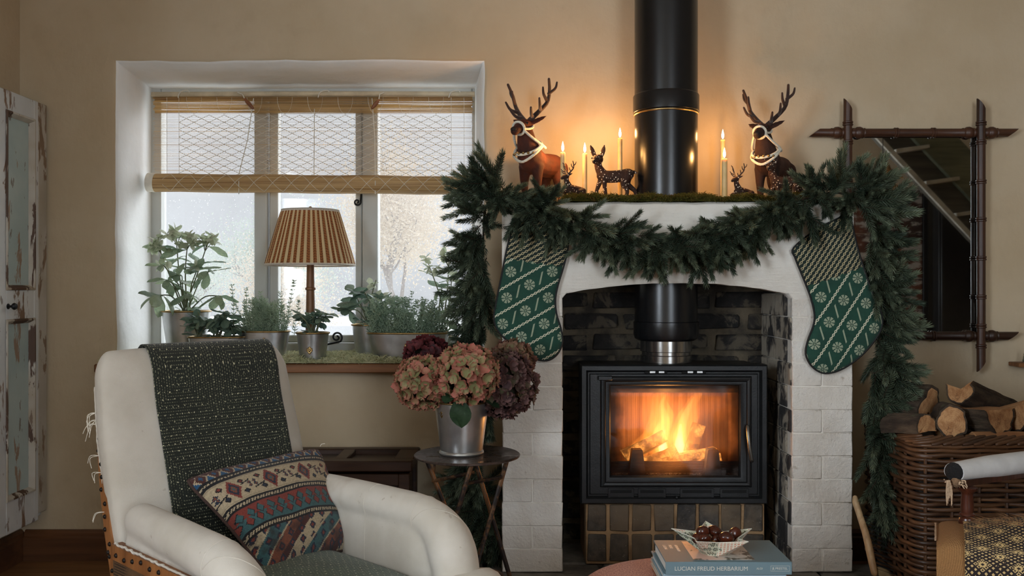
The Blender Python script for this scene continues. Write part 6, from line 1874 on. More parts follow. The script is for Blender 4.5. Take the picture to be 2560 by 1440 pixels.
# plaited border: slanting strands over two plain rounds
for k in range(3):
    z = BZ1 - .050 + .013 * k
    pts = [Vector((p[0], p[1], z + .0015 * sin(s_ * 50 + k))) + nrm_at(i) * .006 for i, (p, s_) in enumerate(zip(base, sl_))]; pts.append(pts[0])
    part('border_round', MB().tube(pts, .0068, 6, caps=False), WILLOW, ba, angle=80)
nb = int(tot / .030)
for k in range(nb):
    a0 = tot * k / nb; pts = []
    for q in range(9):
        s_ = (a0 + .105 * q / 8) % tot; i = min(range(len(sl_)), key=lambda j: abs(sl_[j] - s_)); f = q / 8
        pts.append(Vector((base[i][0], base[i][1], BZ1 - .018 + .020 * f)) + nrm_at(i) * (.013 * cos(pi * f * .9)))
    part('border_strand', MB().tube(pts, [.0045] + [.0062] * 7 + [.004], 6), WILLOW, ba, angle=80)
part('shadow_filler', MB().box(((BXL + BXR) / 2, (BY0 + BY1) / 2, (bz0 + BZ1 - .06) / 2 + .02), (BXR - BXL - .03, BY1 - BY0 - .03, BZ1 - .10 - bz0), .01), plain('basket_shadow_filler', C(30, 22, 16), .95), ba)  # dark solid block stands for the shade inside the basket

# ---- firewood
def m_bark():
    def f():
        v = coord('Object'); n = noi(mapv(v, (1, 1, .35)), 34, 5, .65)
        c = mixc(ss(.3, .7, n), C(40, 30, 22), C(86, 70, 54)); c = mixc(ss(.6, .75, noi(v, 18, 3)) * .6, c, C(96, 100, 72))
        return princ(c, .95, 0, bmp(n, 1.0, .012))
    return newmat('bark', f)
def m_split():
    def f():
        v = coord('Object'); r = orand()
        n = noi(mapv(v, (60, 60, 3)), 1, 4, .6)
        c = mixc(ss(.3, .7, n), C(150, 104, 66), C(202, 158, 110)); c = mixc(r * .35, c, C(150, 92, 54))
        return princ(c, .85, 0, bmp(n, .7, .006))
    return newmat('split_wood', f)
def m_endgrain():
    def f():
        v = coord('Object'); x, y, z = sep(v)
        rad_ = mth('SQRT', x * x + y * y)
        n = snx(rad_ * 1100.0 + noi(v, 20, 3) * 8.0) * .5 + .5
        c = mixc(n * .15 + ss(.35, .65, noi(v, 30, 5, .7)) * .8, C(200, 154, 106), C(150, 98, 58)); c = mixc((vor(mapv(v, (1, 1, .2)), 60, 'DISTANCE_TO_EDGE') < .02) * (noi(v, 16, 2) > .62), c, C(84, 54, 34))
        return princ(c, .9, 0, bmp(noi(v, 200, 3), .5, .003))
    return newmat('end_grain', f)
BARK, SPLIT, ENDG = m_bark(), m_split(), m_endgrain()
def log(label, a, b, r, a0, a1, seed, roll=0.0):
    """a split log: bark over the arc a0..a1 (degrees), split faces to the heart"""
    rr = random.Random(seed); a = Vector(a); b = Vector(b); L = (b - a).length
    full_ = (a1 - a0) >= 359
    na = 26; ang = [radians(a0 + (a1 - a0) * k / na) for k in range(na + (0 if full_ else 1))]
    prof = [(r * (1 + .30 * nz(cos(q) * 1.3, sin(q) * 1.3, seed * 1.7) + .08 * nz(cos(q) * 5, sin(q) * 5, seed)) * cos(q), r * (1 + .30 * nz(cos(q) * 1.3, sin(q) * 1.3, seed * 1.7) + .08 * nz(cos(q) * 5, sin(q) * 5, seed)) * sin(q)) for q in ang]
    nbk = len(prof)
    if not full_:
        hx, hy = (0.12 * r * rr.uniform(-1, 1), 0.12 * r * rr.uniform(-1, 1))
        if a1 - a0 > 200: hx, hy = 0, 0
        e, s0 = prof[-1], prof[0]
        for k in range(1, 4): prof.append((e[0] + (hx - e[0]) * k / 4, e[1] + (hy - e[1]) * k / 4))
        prof.append((hx, hy))
        for k in range(1, 4): prof.append((hx + (s0[0] - hx) * k / 4, hy + (s0[1] - hy) * k / 4))
    n = len(prof); nl = 12; vv = []; fs = []; ms = []
    for i in range(nl + 1):
        z = L * i / nl
        for j, (x, y) in enumerate(prof):
            k = 1 + .10 * nz(x * 30, y * 30, z * 9 + seed) + .06 * nz(x * 90, y * 90, z * 30)
            sl = .006 * nz(x * 40, y * 40, seed) if i in (0, nl) else 0
            vv.append(Vector((x * k + .006 * nz(z * 6, seed, 1), y * k + .006 * nz(z * 6, seed, 5), z + sl)))
    mb = MB(); mb.v = [tuple(q) for q in vv]
    for i in range(nl):
        for j in range(n):
            p = i * n + j; q = i * n + (j + 1) % n
            mb.f.append((p, q, q + n, p + n)); mb.m.append(0 if (full_ or j < nbk - 1) else 1)
    for i in (0, nl):
        mb.v.append((sum(p[0] for p in prof) / n, sum(p[1] for p in prof) / n, L * i / nl)); ci_ = len(mb.v) - 1; cc = Vector(mb.v[ci_]); kk = len(mb.v)
        for j in range(n):
            p_ = Vector(mb.v[i * n + j]); mb.v.append(tuple(p_.lerp(cc, .13) if (full_ or j < nbk) else p_.lerp(cc, .01)))
        for j in range(n):
            j2 = (j + 1) % n
            mb.f.append((i * n + j, i * n + j2, kk + j2, kk + j)); mb.m.append(0 if (full_ or (j < nbk - 1)) else 2)
            mb.f.append((kk + j, kk + j2, ci_)); mb.m.append(2)
    o = solo('firewood_log', mb, [BARK, SPLIT, ENDG], label, 'log', 'firewood in the basket', angle=35)
    o.rotation_mode = 'QUATERNION'; o.location = a
    o.rotation_quaternion = (look(b - a) @ Matrix.Rotation(radians(roll), 3, 'Z')).to_quaternion()
    return o
log('split log lying highest on the pile, pale cut end to the left', P(2402, 972, 2.74), P(2552, 1040, 2.92), .047, 140, 372, 1)
log('wide half log below the top one, cut end facing right', P(2500, 1030, 2.66), P(2330, 1018, 2.88), .064, 172, 368, 2)
log('round log with dark bark ring and orange cut face', P(2380, 1054, 2.66), P(2340, 1040, 2.95), .046, 0, 360, 3)
log('mossy half log with speckled pale end beside the garland', P(2318, 1074, 2.64), P(2225, 1075, 2.74), .050, -10, 190, 4)
log('dark bark-covered chunk at the back left of the pile', P(2322, 1030, 2.78), P(2240, 1012, 2.86), .070, -40, 220, 5)
log('pale flat split log along the front rim of the basket', P(2432, 1082, 2.65), P(2640, 1082, 2.69), .040, 200, 340, 6)
log('thick split log at the far right edge of the picture', P(2530, 1018, 2.70), P(2640, 985, 2.74), .066, 150, 350, 7)
log('small dark log wedged between the half log and the right edge', P(2475, 1058, 2.78), P(2540, 1052, 2.80), .036, 0, 360, 8)
log('grey log end low at the right behind the flat split log', P(2528, 1078, 2.78), P(2600, 1066, 2.9), .046, -10, 190, 9)
log('buried log showing only a sliver beneath the round one', P(2345, 1098, 2.72), P(2480, 1094, 2.74), .034, 0, 360, 10)
log('buried log in the dark gap under the half log', P(2440, 1080, 2.84), P(2520, 1078, 2.88), .040, 0, 360, 11)
log('buried log hidden low at the left behind the rim', P(2250, 1100, 2.72), P(2330, 1100, 2.74), .034, 0, 360, 12)

# ---- hearth brush
hb = thing('hearth_brush', 'hand brush with curved pale wooden handle leaning on the right pillar', 'brush', tuple(P(2195, 1436, 2.72)))
q = smooth_path([P(2186, 1432, 2.66), P(2178, 1395, 2.68), P(2166, 1340, 2.71), P(2150, 1290, 2.745), P(2140, 1258, 2.765), P(2138, 1245, 2.77)], 24)
part('handle', MB().tube(q, [lerpl([(0, .010), (.3, .0115), (.6, .0095), (.85, .0105), (1, .008)], k / 23) for k in range(24)], 12, round_=True), PALEW, hb, angle=80)
mb = MB(); rbz = random.Random(8)
for k in range(900):
    t_ = rbz.random(); b = q[int(2 + 13 * t_)] + Vector((.008, rbz.uniform(-.010, .012), 0)); L = .052 + .012 * rbz.random()
    e = b + Vector((L * .93, rbz.uniform(-.008, .008), -L * .33)); s_ = Vector((0, .0006, .0006))
    mb.add([b - s_, b + s_, e], [(0, 1, 2)])
part('bristles', mb, plain('black_bristle', C(28, 28, 28), .7), hb, kind='stuff', flip=False)
mb = MB()
for k in range(250):
    b = q[rbz.randint(0, 2)] + Vector((.01, rbz.uniform(-.010, .012), rbz.uniform(-.006, .004))); L = .04 + .012 * rbz.random()
    e = b + Vector((L * .8, rbz.uniform(-.01, .01), -L * .25)); s_ = Vector((0, .0006, .0006))
    mb.add([b - s_, b + s_, e], [(0, 1, 2)])
part('pale_bristles', mb, plain('pale_bristle', C(176, 150, 110), .8), hb, kind='stuff', flip=False)

# ================================================================== SPINDLE CHAIR AT THE RIGHT EDGE
AY = 1.98
sx = PX(2418, AY)
sc = thing('spindle_armchair', 'antique chair with padded arm on a turned post, patterned seat cloth', 'armchair', (sx + .2, AY - .1, 0))
zs_, za = PZ(1326, AY), PZ(1222, AY)
hgt = za - zs_
part('arm_post', MB().lathe([(.020, zs_ - .02), (.020, zs_), (.015, zs_ + .003), (.0165, zs_ + .006), (.012, zs_ + .009), (.017, zs_ + .014), (.0185, zs_ + .020), (.016, zs_ + .028), (.0115, zs_ + .031), (.0155, zs_ + .034), (.0155, zs_ + .037), (.0125, zs_ + .040),
     (.0135, zs_ + .052), (.0115, zs_ + .078), (.013, zs_ + .083), (.020, zs_ + .090), (.021, zs_ + .094), (.010, zs_ + .096)], (sx, AY, 0), 28), TURNED, sc)
a0 = P(2385, 1184, AY); a1 = P(2580, 1158, AY + .18)
d_ = (a1 - a0).normalized(); side = Vector((-d_.y, d_.x, 0)).normalized()
part('arm_rail', MB().loft([[p + side * a * .016 + Vector((0, 0, b)) for a, b in ((-1, -.026), (1, -.026), (1, -.012), (-1, -.012))] for p in (a0 + Vector((.008, 0, 0)), a1 + d_ * .1)]), TURNED, sc)
rings = []
for k in range(14):
    t_ = k / 13; p = a0.lerp(a1 + d_ * .12, t_) + Vector((0, 0, .002)); r_ = .022 + .006 * min(1, t_ * 3)
    rings.append([p + side * cos(q) * r_ * 1.05 + Vector((0, 0, 1)) * (sin(q) * r_ * (1.0 if sin(q) > 0 else .8)) for q in [2 * pi * j / 20 for j in range(20)]])
part('arm_pad', MB().loft(rings), plain('cream_arm_cloth', C(206, 204, 202), .9, 0, .06, 20, .3, 400, .002), sc, angle=60)
part('arm_stuffing', MB().ball(a0 + Vector((-.001, -.002, .004)), (.014, .021, .020), 16, rot=look(side)), plain('black_horsehair', C(18, 16, 16), .9, 0, .4, 90, 1.0, 300, .006), sc, angle=80)
part('wool_stuffing', MB().ball(a0 + Vector((.002, -.006, -.011)), (.012, .019, .010), 14, rot=look(side)), plain('brown_wool_stuffing', C(126, 98, 72), .95, 0, .3, 80, 1.0, 260, .006), sc, angle=80)
FRAY = plain('frayed_linen', C(196, 166, 136), .95, 0, .2, 40, .8, 200, .004)
rq = random.Random(12)
for k in range(30):
    b = a0 + side * rq.uniform(-.024, .024) + Vector((rq.uniform(-.012, .006), 0, -.016 + rq.uniform(-.006, .004)))
    if k < 16: e = b + Vector((rq.uniform(-.012, .02), 0, rq.uniform(-.012, .006)))
    else: b = a0 + Vector((-.018 + rq.uniform(-.003, .003), -.012, -.012)); e = b + Vector((rq.uniform(-.004, .006), 0, -.055 * rq.uniform(.6, 1.05)))
    part('frayed_strip', MB().tube(smooth_path([b, (b + e) / 2 + Vector((rq.uniform(-.004, .004), 0, .002)), e], 8), [.0012, .0017, .0018, .0016, .0015, .0014, .0012, .0006], 5), FRAY, sc, angle=80)
# back of the chair, beyond the picture edge
e1 = a1 + d_ * .11; fr_ = Vector((.906, -.423, 0)); e2 = e1 + fr_ * .40
for p in (e1, e2):
    part('back_post', MB().tube([Vector((p.x, p.y, .001)), Vector((p.x, p.y, .45)), Vector((p.x + .03, p.y + .06, .86))], [.018, .020, .015], 12), TURNED, sc)
rings = []
for z, k in ((.46, .8), (.48, 1), (.62, 1), (.76, 1), (.80, .9), (.82, .5)):
    c_ = (e1 + e2) / 2 + Vector((.03, .06, 0)) * ((z - .45) / .41); c_.z = z
    rings.append([c_ + fr_ * a * k + Vector((.423, .906, 0)) * b * k for a, b in se_pts(.185, .03, 32, 4)])
part('back_pad', MB().loft(rings), CALICO, sc, angle=80)
pz = sx + .36; p_ = Vector((sx, AY, 0)) + fr_ * .40
part('arm_post', MB().lathe([(.020, zs_ - .02), (.020, zs_), (.012, zs_ + .009), (.0185, zs_ + .020), (.0115, zs_ + .031), (.0135, zs_ + .052), (.0115, zs_ + .078), (.021, zs_ + .094)], (p_.x, p_.y, 0), 24), TURNED, sc)
o2 = fr_ * .40
part('arm_pad', MB().tube([a0 + o2, (a0 + a1) / 2 + o2 + Vector((0, 0, .003)), a1 + d_ * .12 + o2], [.022, .027, .028], 18), plain('cream_far_arm_cloth', C(206, 204, 202), .9, 0, .06, 20, .3, 400, .002), sc, angle=60)
# seat: burlap edge and patterned cloth
z_s = PZ(1352, 1.86); SX_ = PX(2333, 1.86)
def seat_prof(u_, off=0.0):
    d = .040 * (ss_py(0, .30, u_) if u_ > 0 else 0); w = .003 * nz(u_ * 14, 1, 2)
    pts = [(1.858, z_s - .26), (1.852, z_s - .14), (1.850 + w, z_s - .05), (1.854, z_s - .018), (1.866, z_s - .003), (1.90, z_s + .004 + d * .5), (1.96, z_s + .004 + d), (2.03, z_s + d * .9), (2.08, z_s - .010 + d * .4), (2.09, z_s - .05)]
    return [(y - (off if i < 5 else 0), z + (off if i > 2 else 0)) for i, (y, z) in enumerate(pts)]
def seat2(u_, v_, off=0.0):
    pr = [Vector((a_, b_, 0)) for a_, b_ in seat_prof(u_ * .55, off)]
    q_ = smooth_path(pr, 41)[int(round(v_ * 40))]
    e = min(1, u_ * 18) ** .5 if u_ > 0 else 0
    a_ = .55 * u_ + .006 * (1 - e); b_ = q_.x - 1.86
    return Vector((SX_ + a_ * .906 + b_ * .423, 1.86 - a_ * .423 + b_ * .906, q_.y - .012 * (1 - e)))
BURL2 = newmat('tan_burlap', lambda: princ(mixc(ss(-.6, .8, snx(sep(coord('Object'))[0] * 1500.0 + sep(coord('Object'))[2] * 1200.0) * snx(sep(coord('Object'))[1] * 1500.0 + sep(coord('Object'))[2] * 900.0)), C(112, 76, 40), C(176, 130, 80)), .95, 0, bmp(noi(coord('Object'), 320, 3), .8, .004)))
mb = MB(); mb.grid(seat2, 40, 40); part('burlap_seat', mb, BURL2, sc, angle=180, flip=False)
mb = MB(); sd_ = [seat2(0, k / 40) for k in range(41)]; mb.add(sd_, [tuple(range(41))]); part('burlap_side', mb, BURL2, sc, flip=False)
def m_ikat():
    def f():
        uv = coord('UV'); u_, v_, w_ = sep(uv)
        x = u_ * .49; y = v_ * .48
        a = (x + y) / .0125; b = (x - y) / .0125
        fa = absx(frac(a) - .5); fb = absx(frac(b) - .5); m_ = mx(fa, fb)
        ring_ = (m_ < .36) * (m_ > .17)
        sq = (m_ < .24)
        A = frac(a / 5.0); B = frac(b / 5.0)
        big = mx(absx(A - .5), absx(B - .5))
        c1 = mx(sq * (big > .30) , ring_ * (big < .30))
        big_ring = (big < .13) * (big > .06)
        pat = mx(c1 * (big > .13), big_ring)
        pat = pat * (noi(coord('Object'), 180, 2) > .36)
        c = mixc(pat, C(34, 24, 22), C(196, 166, 112))
        return princ(c, .9, 0, bmp(noi(coord('Object'), 400, 2), .4, .0015))
    return newmat('black_cream_ikat', f)
mb = MB(); mb.grid(lambda u_, v_: seat2(.105 + .895 * u_, v_, .005), 40, 40)
ic = solo('patterned_cloth', mb, m_ikat(), 'black and cream block-patterned cloth over the right chair seat', 'cloth', loc=(sx + .2, 1.85, z_s), angle=180, flip=False)
md = ic.modifiers.new('thickness', 'SOLIDIFY'); md.thickness = .003; md.offset = 0
part('frayed_edge', MB().tube([seat2(.002, .52 + .36 * k / 30) + Vector((-.002 + .002 * nz(k * .8, 1, 1), 0, .002)) for k in range(31)], .0018, 5), FRAY, sc)
part('seat_frame', MB().box((SX_ + .30, 1.84, z_s - .15), (.46, .16, .08), .006, rot=radians(-25)), TURNED, sc)
for x, y in ((SX_ + .07, 1.86), (SX_ + .13, 2.01), (SX_ + .48, 1.68), (SX_ + .54, 1.82)):
    part('leg', MB().lathe([(.012, .001), (.018, .05), (.014, .12), (.020, .2), (.022, z_s - .17)], (x, y, 0), 18), TURNED, sc)
bm_ = MB(); rbx = random.Random(4)
for k in range(160):
    b = seat2(rbx.uniform(.16, .5), rbx.uniform(.62, .80)) + Vector((0, 0, .006)); e = b + Vector((rbx.uniform(-.035, .0), rbx.uniform(.0, .03), rbx.uniform(-.004, .010))); s_ = Vector((0, .0006, .0006))
    bm_.add([b - s_, b + s_, e], [(0, 1, 2)])
part('horsehair_fringe', bm_, plain('brown_horsehair', C(130, 92, 58), .9), sc, kind='stuff', flip=False)

# ================================================================== OTTOMAN, BOOKS, BOWL OF CHESTNUTS
OX, OYc, OZ = PX(1738, 2.12), 2.12, .246
TWEED = newmat('rust_tweed', lambda: princ(mixc(ss(.4, .62, noi(mapv(coord('World'), (1, 1, 1)), 260, 3)), C(158, 80, 52), C(208, 142, 106)), .95, 0, bmp(noi(coord('World'), 380, 2), .6, .002), Sheen_Weight=.2))
ot = thing('ottoman', 'round rust-orange tweed ottoman under the stack of books', 'ottoman', (OX, OYc, 0))
rings = []
for z, k in ((.09, .93), (.10, .97), (.13, 1.0), (.19, 1.0), (.215, .985), (.232, .95), (.242, .90), (OZ, .82), (OZ + .001, .4), (OZ + .0015, .01)):
    rings.append([Vector((OX + .285 * k * cos(a), OYc + .262 * k * sin(a), z)) for a in [2 * pi * j / 64 for j in range(64)]])
part('cushion', MB().loft(rings), TWEED, ot, angle=80)
part('piping', MB().tube([(OX + .282 * cos(a), OYc + .259 * sin(a), .21) for a in [2 * pi * j / 64 for j in range(66)]], .004, 6, caps=False), TWEED, ot)
for a in (.8, 2.3, 3.9, 5.5): part('leg', MB().lathe([(.014, .001 + (HZ if OYc + .18 * sin(a) > 2.2 else 0)), (.022, .1)], (OX + .2 * cos(a), OYc + .18 * sin(a), 0), 16), TURNED, ot)
def text_mesh(name, txt, size, m, extr=.0002):
    cu = bpy.data.curves.new(name, 'FONT'); cu.body = txt; cu.size = size; cu.extrude = extr; cu.align_x = 'LEFT'; cu.align_y = 'CENTER'
    o = bpy.data.objects.new(name, cu); COL.objects.link(o)
    me = bpy.data.meshes.new_from_object(o.evaluated_get(bpy.context.evaluated_depsgraph_get()))
    bpy.data.objects.remove(o, do_unlink=True); me.materials.clear(); me.materials.append(m)
    xs = [v.co.x for v in me.vertices]
    return me, (max(xs) if xs else 0)
def book(label, x0, x1, y0, y1, z0, z1, cover, pages, spine_front=True):
    t = thing('book', label, 'book', ((x0 + x1) / 2, (y0 + y1) / 2, z0), 'books stacked on the ottoman')
    th = .0032
    for z in (z0 + th / 2, z1 - th / 2): part('cover', MB().box(((x0 + x1) / 2, (y0 + y1) / 2, z), (x1 - x0, y1 - y0, th), .0008), cover, t)
    part('spine', MB().box(((x0 + x1) / 2, y0 + .0015, (z0 + z1) / 2), (x1 - x0, .0032, z1 - z0 - .0004), .0008), cover, t)
    part('pages', MB().box(((x0 + x1) / 2, (y0 + y1) / 2 - .001, (z0 + z1) / 2), (x1 - x0 - .008, y1 - y0 - .008, z1 - z0 - 2 * th - .0002)), pages, t)
    return t
PAGES = newmat('page_edges', lambda: princ(mixc(ss(.3, .7, snx(sep(coord('World'))[2] * 9000.0)), C(214, 208, 196), C(236, 232, 224)), .9))
kx0, kx1, ky0, ky1 = PX(1664, 2.05), PX(1980, 2.05), 2.05, 2.228
kz = PZ(1405, 2.05); kb = PZ(1437, 2.05)
BLUEC = plain('blue_grey_book_cloth', C(104, 128, 136), .6, 0, .04, 8, .1, 500, .0006)
BLUE2 = plain('pale_blue_book_cloth', C(136, 160, 172), .6, 0, .04, 8, .1, 500, .0006); CREAMC = plain('cream_book_cloth', C(206, 198, 184), .6, 0, .04); TERRA = plain('terracotta_book_cloth', C(176, 112, 84), .6, 0, .05)
SILV = plain('silver_lettering', C(206, 204, 192), .45, .2, .05)
b1 = book('blue grey art book with silver spine lettering at the top of the stack', kx0, kx1, ky0, ky1, kb, kz, BLUEC, PAGES)
def put_text(txt, px, width_px, zc_, Y, parent, thick=None):
    me, w = text_mesh('lettering', txt, .02, SILV)
    W = width_px / F * Y; s_ = W / w
    o = link('lettering', me, parent); o.matrix_local = Matrix.Translation(Vector((PX(px, Y), Y - .0005, zc_)) - woff(parent)) @ Matrix.Rotation(pi / 2, 4, 'X') @ Matrix.Diagonal((s_, s_ if thick is None else thick, 1, 1))
zmid = (kz + kb) / 2
put_text('LUCIAN FREUD HERBARIUM', 1686, 183, zmid - .001, 2.0505, b1); put_text('ALOI', 1891, 15, zmid - .0005, 2.0505, b1); put_text('PRESTEL', 1938, 31, zmid - .0005, 2.0505, b1)
mb = MB(); fx0, fx1 = PX(1927, 2.0495), PX(1974, 2.0495); fz0, fz1 = zmid - .0062, zmid + .0056
for a, b in (((fx0, fz0), (fx1, fz0)), ((fx1, fz0), (fx1, fz1)), ((fx1, fz1), (fx0, fz1)), ((fx0, fz1), (fx0, fz0))):
    mb.tube([(a[0], 2.0498, a[1]), (b[0], 2.0498, b[1])], .0003, 4)
mb.tube([(PX(1931, 2.05), 2.0498, zmid - .004), (PX(1933, 2.05), 2.0498, zmid), (PX(1933.5, 2.05), 2.0498, zmid + .003)], .0006, 4)
mb.tube([(PX(1930, 2.05), 2.0498, zmid + .001), (PX(1936, 2.05), 2.0498, zmid + .0005)], .0005, 4); mb.tube([(PX(1933, 2.05), 2.0498, zmid), (PX(1936, 2.05), 2.0498, zmid - .004)], .0006, 4)
part('publisher_mark', mb, SILV, b1, label='small framed silver mark')
# cover picture and cover lettering
px0 = kx0 + .066; px1 = kx0 + .205
PICT = newmat('cover_painting', lambda: princ(mixc(ss(.52, .60, noi(coord('Object'), 16, 4, .6, 1.0)), mixc(ss(.0, .05, sep(coord('Object'))[0] + .04), C(232, 190, 172), C(206, 200, 190)), C(92, 88, 78)), .5))
part('cover_picture', MB().box(((px0 + px1) / 2, ky0 + .090, kz + .0002), (px1 - px0, .15, .0006)), PICT, b1, label='pale painted picture on the cover')
for i, w in enumerate(('LUCIAN', 'FREUD', 'HERBARIUM')):
    me, wd_ = text_mesh('lettering', w, .013, SILV); s_ = (.036, .030, .052)[i] / wd_
    o = link('lettering', me, b1); o.matrix_local = Matrix.Translation(Vector((kx0 + .018 + .014 * i, ky0 + .135, kz + .0003)) - woff(b1)) @ Matrix.Rotation(-pi / 2, 4, 'Z') @ Matrix.Diagonal((s_, s_, 1, 1))
z1_ = kb - .0006
book('pale blue book lying second in the stack on the ottoman', kx0 - .004, kx1 - .010, ky0 + .008, ky1 + .012, z1_ - .018, z1_, BLUE2, PAGES)
book('slim white book lying third in the stack', kx0 - .006, kx1 - .016, ky0 + .004, ky1 + .006, z1_ - .018 - .0006 - .012, z1_ - .0186, CREAMC, PAGES)
zl_ = z1_ - .0312
book('terracotta book at the bottom of the stack, hidden by the others', kx0 - .003, kx1 - .006, ky0 + .006, ky1 + .008, OZ + .0018, zl_ , TERRA, PAGES)
# star bowl
cxb, cyb = (PX(1652 + 10, 2.1) + PX(1895, 2.1)) / 2 + .012, 2.125
cxb = PX(1786, 2.125); zb_ = kz + .0009; RB_ = .094
def m_paper():
    def f():
        v = coord('Object'); u_, v_, w_ = sep(coord('UV'))
        uu = u_ * .62; ww = v_ * .15
        fu = (frac(uu / .017 + flr(ww / .017) * .5) - .5); fv = (frac(ww / .017) - .5)
        r_ = mth('SQRT', fu * fu + fv * fv); th = mth('ARCTAN2', fv, fu)
        fl_ = (r_ < .40) * (r_ > .06) * (absx(csx(th * 3.0)) > .55)
        f2 = (mx(absx(frac(uu / .0075) - .5), absx(frac(ww / .0075) - .5)) < .28) * (mx(absx(frac(uu / .0075) - .5), absx(frac(ww / .0075) - .5)) > .12)
        zone = noi(v, 22, 2) > .53
        c = mixc(fl_, C(206, 206, 182), C(52, 64, 48))
        c = mixc(zone, c, mixc(f2, C(218, 214, 194), C(188, 96, 64)))
        return princ(c, .75)
    return newmat('patterned_paper', f)
sbw = thing('paper_star_bowl', 'star-shaped bowl folded from patterned paper, holding chestnuts', 'bowl', (cxb, cyb, zb_))
def star_ring(ro, ri, z, ph=.31):
    return [Vector((cxb + (ro if k % 2 == 0 else ri) * cos(ph + pi * k / 5), cyb + (ro if k % 2 == 0 else ri) * sin(ph + pi * k / 5), z + (.010 if k % 2 == 0 and z > zb_ + .02 else 0))) for k in range(10)]
mb = MB(); mb.loft([star_ring(.0362, .0355, zb_), star_ring(RB_ * 1.06, .052, zb_ + .036), star_ring(RB_ * 1.06 - .0045, .0503, zb_ + .036), star_ring(.034, .0335, zb_ + .0016)], uv=True)
part('bowl', mb, m_paper(), sbw, angle=10)
rm = star_ring(RB_ * 1.06, .052, zb_ + .0362); part('rim', MB().tube(rm + rm[:1], .0010, 5, caps=False), plain('cream_paper_edge', C(224, 220, 204), .8), sbw)
def m_chestnut():
    def f():
        v = coord('Object'); x, y, z = sep(v)
        c = mixc(ss(.3, .7, noi(mapv(v, (60, 60, 8)), 1, 3)), C(50, 20, 12), C(84, 36, 20))
        c = mixc(z < -.0085, c, C(140, 92, 56))
        return princ(c, .22, 0, None, Coat_Weight=.3, Coat_Roughness=.1)
    return newmat('chestnut_shell', f)
CHN = m_chestnut()
mb = MB(); rings = []
for i in range(13):
    a = pi * i / 12; k = max(sin(a), 1e-3); zz = -cos(a)
    rings.append([Vector((.0155 * k * cos(q), .0125 * k * sin(q) * (1 if sin(q) > 0 else .8), .0135 * zz + (.004 * (zz - .6) ** 2 * 8 if zz > .6 else 0) * .35)) for q in [2 * pi * j / 20 for j in range(20)]])
mb.loft(rings); CHM = mb.mesh('chestnut', CHN, angle=180)
rc = random.Random(6)
def chestnut(label, px, py, Y, rx, ry, rz, s_=1.0):
    o = link('chestnut', CHM); o.location = P(px, py, Y); o.rotation_euler = (rx, ry, rz); o.scale = (s_,) * 3
    tag(o, label, 'chestnut', 'chestnuts in the star bowl')
chestnut('chestnut at the left back of the bowl, pointed up', 1757, 1332, 2.135, .3, .5, .4, 1.12)
chestnut('largest chestnut lying at the back middle of the bowl', 1788, 1331, 2.145, 1.3, .4, -.5, 1.25)
chestnut('chestnut at the right back with pale tan base to the right', 1838, 1336, 2.135, .2, -1.15, .2, 1.15)
chestnut('chestnut at the front left behind the bowl rim', 1762, 1348, 2.105, .9, .2, .6, 1.0)
chestnut('chestnut at the front right, rounded side to the viewer', 1815, 1346, 2.100, 1.2, -.2, -.7, 1.25)
chestnut('small chestnut glimpsed low between the front two', 1790, 1352, 2.120, .4, .9, 1.2, .95)
chestnut('chestnut with tan base tucked in the left corner of the bowl', 1744, 1346, 2.12, -1.0, -.6, .6, .9)

# ================================================================== PAINTED CUPBOARD AT THE LEFT
XF = -1.60
cb = thing('painted_cupboard', 'tall old cupboard with flaking pale blue and white paint at the left edge', 'cupboard', (XF - .05, 2.86, .16))
def m_flake(name, a, b, wear, thr):
    def f():
        v = coord('World')
        n = noi(mapv(v, (1, 1, .25)), 16, 5, .65, .4)
        c = mixc(ss(.35, .65, noi(v, 5, 3)), a, b)
        c = mixc(ss(thr, thr + .03, n), c, wear)
        c = mixc(ss(.64, .68, noi(mapv(v, (1, 1, .4)), 34, 4)) * .7, c, C(108, 78, 56))
        return princ(c, .6, 0, bmp((n > thr) * -1.0 + noi(mapv(v, (6, 6, .6)), 40, 3) * .4, .4, .003))
    return newmat(name, f)
FLW = m_flake('flaking_white_paint', C(206, 208, 208), C(222, 222, 220), C(132, 104, 82), .60)
FLB = m_flake('flaking_pale_blue_paint', C(176, 194, 192), C(192, 206, 202), C(160, 136, 116), .625)
FLM = m_flake('worn_moulding', C(204, 200, 190), C(176, 162, 142), C(84, 58, 40), .53)
zb0_, zt0_ = .155, 1.567
Y0, Y1 = 2.62, 3.075
part('carcass', MB().box(((XL + XF - .022) / 2, (Y0 + 3.135) / 2, (zb0_ + zt0_) / 2), (XF - .022 - XL, 3.135 - Y0, zt0_ - zb0_ - .004), .003), FLW, cb)
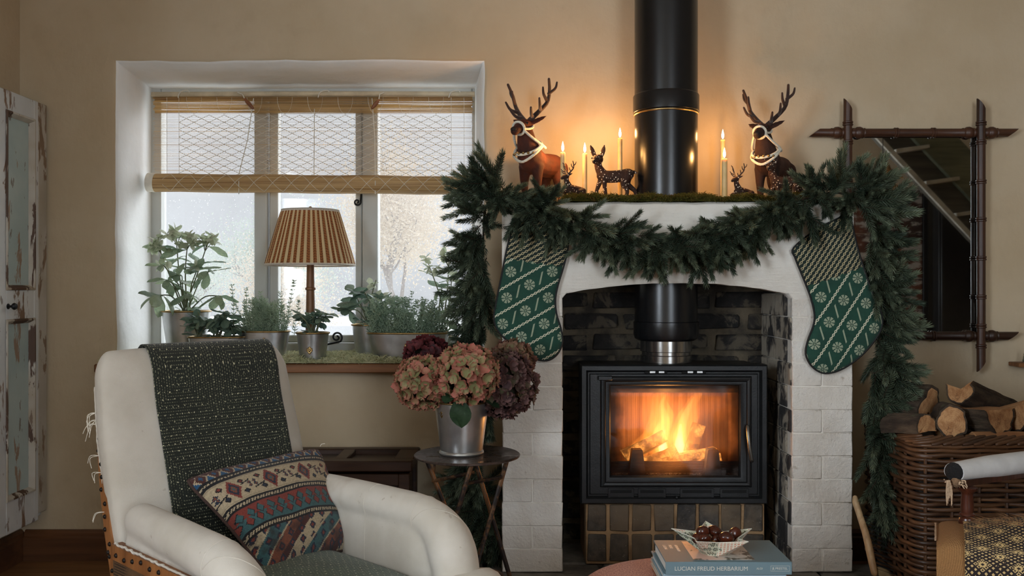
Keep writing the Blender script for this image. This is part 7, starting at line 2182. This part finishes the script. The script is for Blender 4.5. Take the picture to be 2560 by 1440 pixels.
dr2 = thing('door', None, None); dr2.parent = cb; dr2.location = Vector((XF - .01, 2.85, .86)) - cb.location
def dpart(name, y0, y1, z0, z1, x1=XF, th=.022, m=FLW, ch=.002): return part(name, MB().box((x1 - th / 2, (y0 + y1) / 2, (z0 + z1) / 2), (th, y1 - y0, z1 - z0), ch), m, dr2)
ys0, ys1 = 2.880, 3.048                                 # panel opening along Y
dpart('stile', Y0, ys0, zb0_, zt0_); dpart('stile', ys1, Y1, zb0_, zt0_)
zr = [(zb0_, .262), (.835, .935), (1.500, zt0_)]
for a, b in zr: dpart('rail', ys0, ys1, a, b)
for (a, b), (c_, d_) in zip(zr, zr[1:]):
    dpart('panel', ys0 - .004, ys1 + .004, b - .004, c_ + .004, XF - .013, .006, FLB, .0)
    mb = MB(); y0_, y1_ = ys0, ys1
    def ml(i, x): return [Vector((x, y0_ + i, b + i)), Vector((x, y1_ - i, b + i)), Vector((x, y1_ - i, c_ - i)), Vector((x, y0_ + i, c_ - i))]
    mb.loft([ml(-.004, XF + .001), ml(-.002, XF + .005), ml(.003, XF + .005), ml(.006, XF + .000), ml(.009, XF - .004), ml(.013, XF - .0125)], cap0=False, cap1=False)
    part('moulding', mb, FLM, dr2, angle=25)
q = Vector((XF, PX(1280, 1) + XF * F / (20 - 1280), 0)); yk = XF * F / (20 - 1280); zk = PZ(766, yk)
part('knob', MB().lathe([(.0002, 0), (.009, 0), (.009, .002), (.004, .004), (.004, .016), (.010, .019), (.012, .024), (.010, .030), (.0002, .032)], n=20).lathe([(.0002, 0)] * 2), IRON, dr2) if False else None
mb = MB(); mb.lathe([(.0002, 0), (.009, 0), (.009, .002), (.004, .004), (.004, .012), (.009, .015), (.0115, .020), (.009, .026), (.0002, .028)], (XF, yk, zk), 20, rot=look((1, 0, 0)))
part('knob', mb, IRON, dr2)
part('post', MB().box((XF - .014, 3.105, (zb0_ + zt0_) / 2 + .01), (.026, .056, zt0_ - zb0_ - .02), .003), m_flake('worn_grey_post', C(178, 168, 150), C(196, 188, 176), C(140, 116, 94), .55), cb)
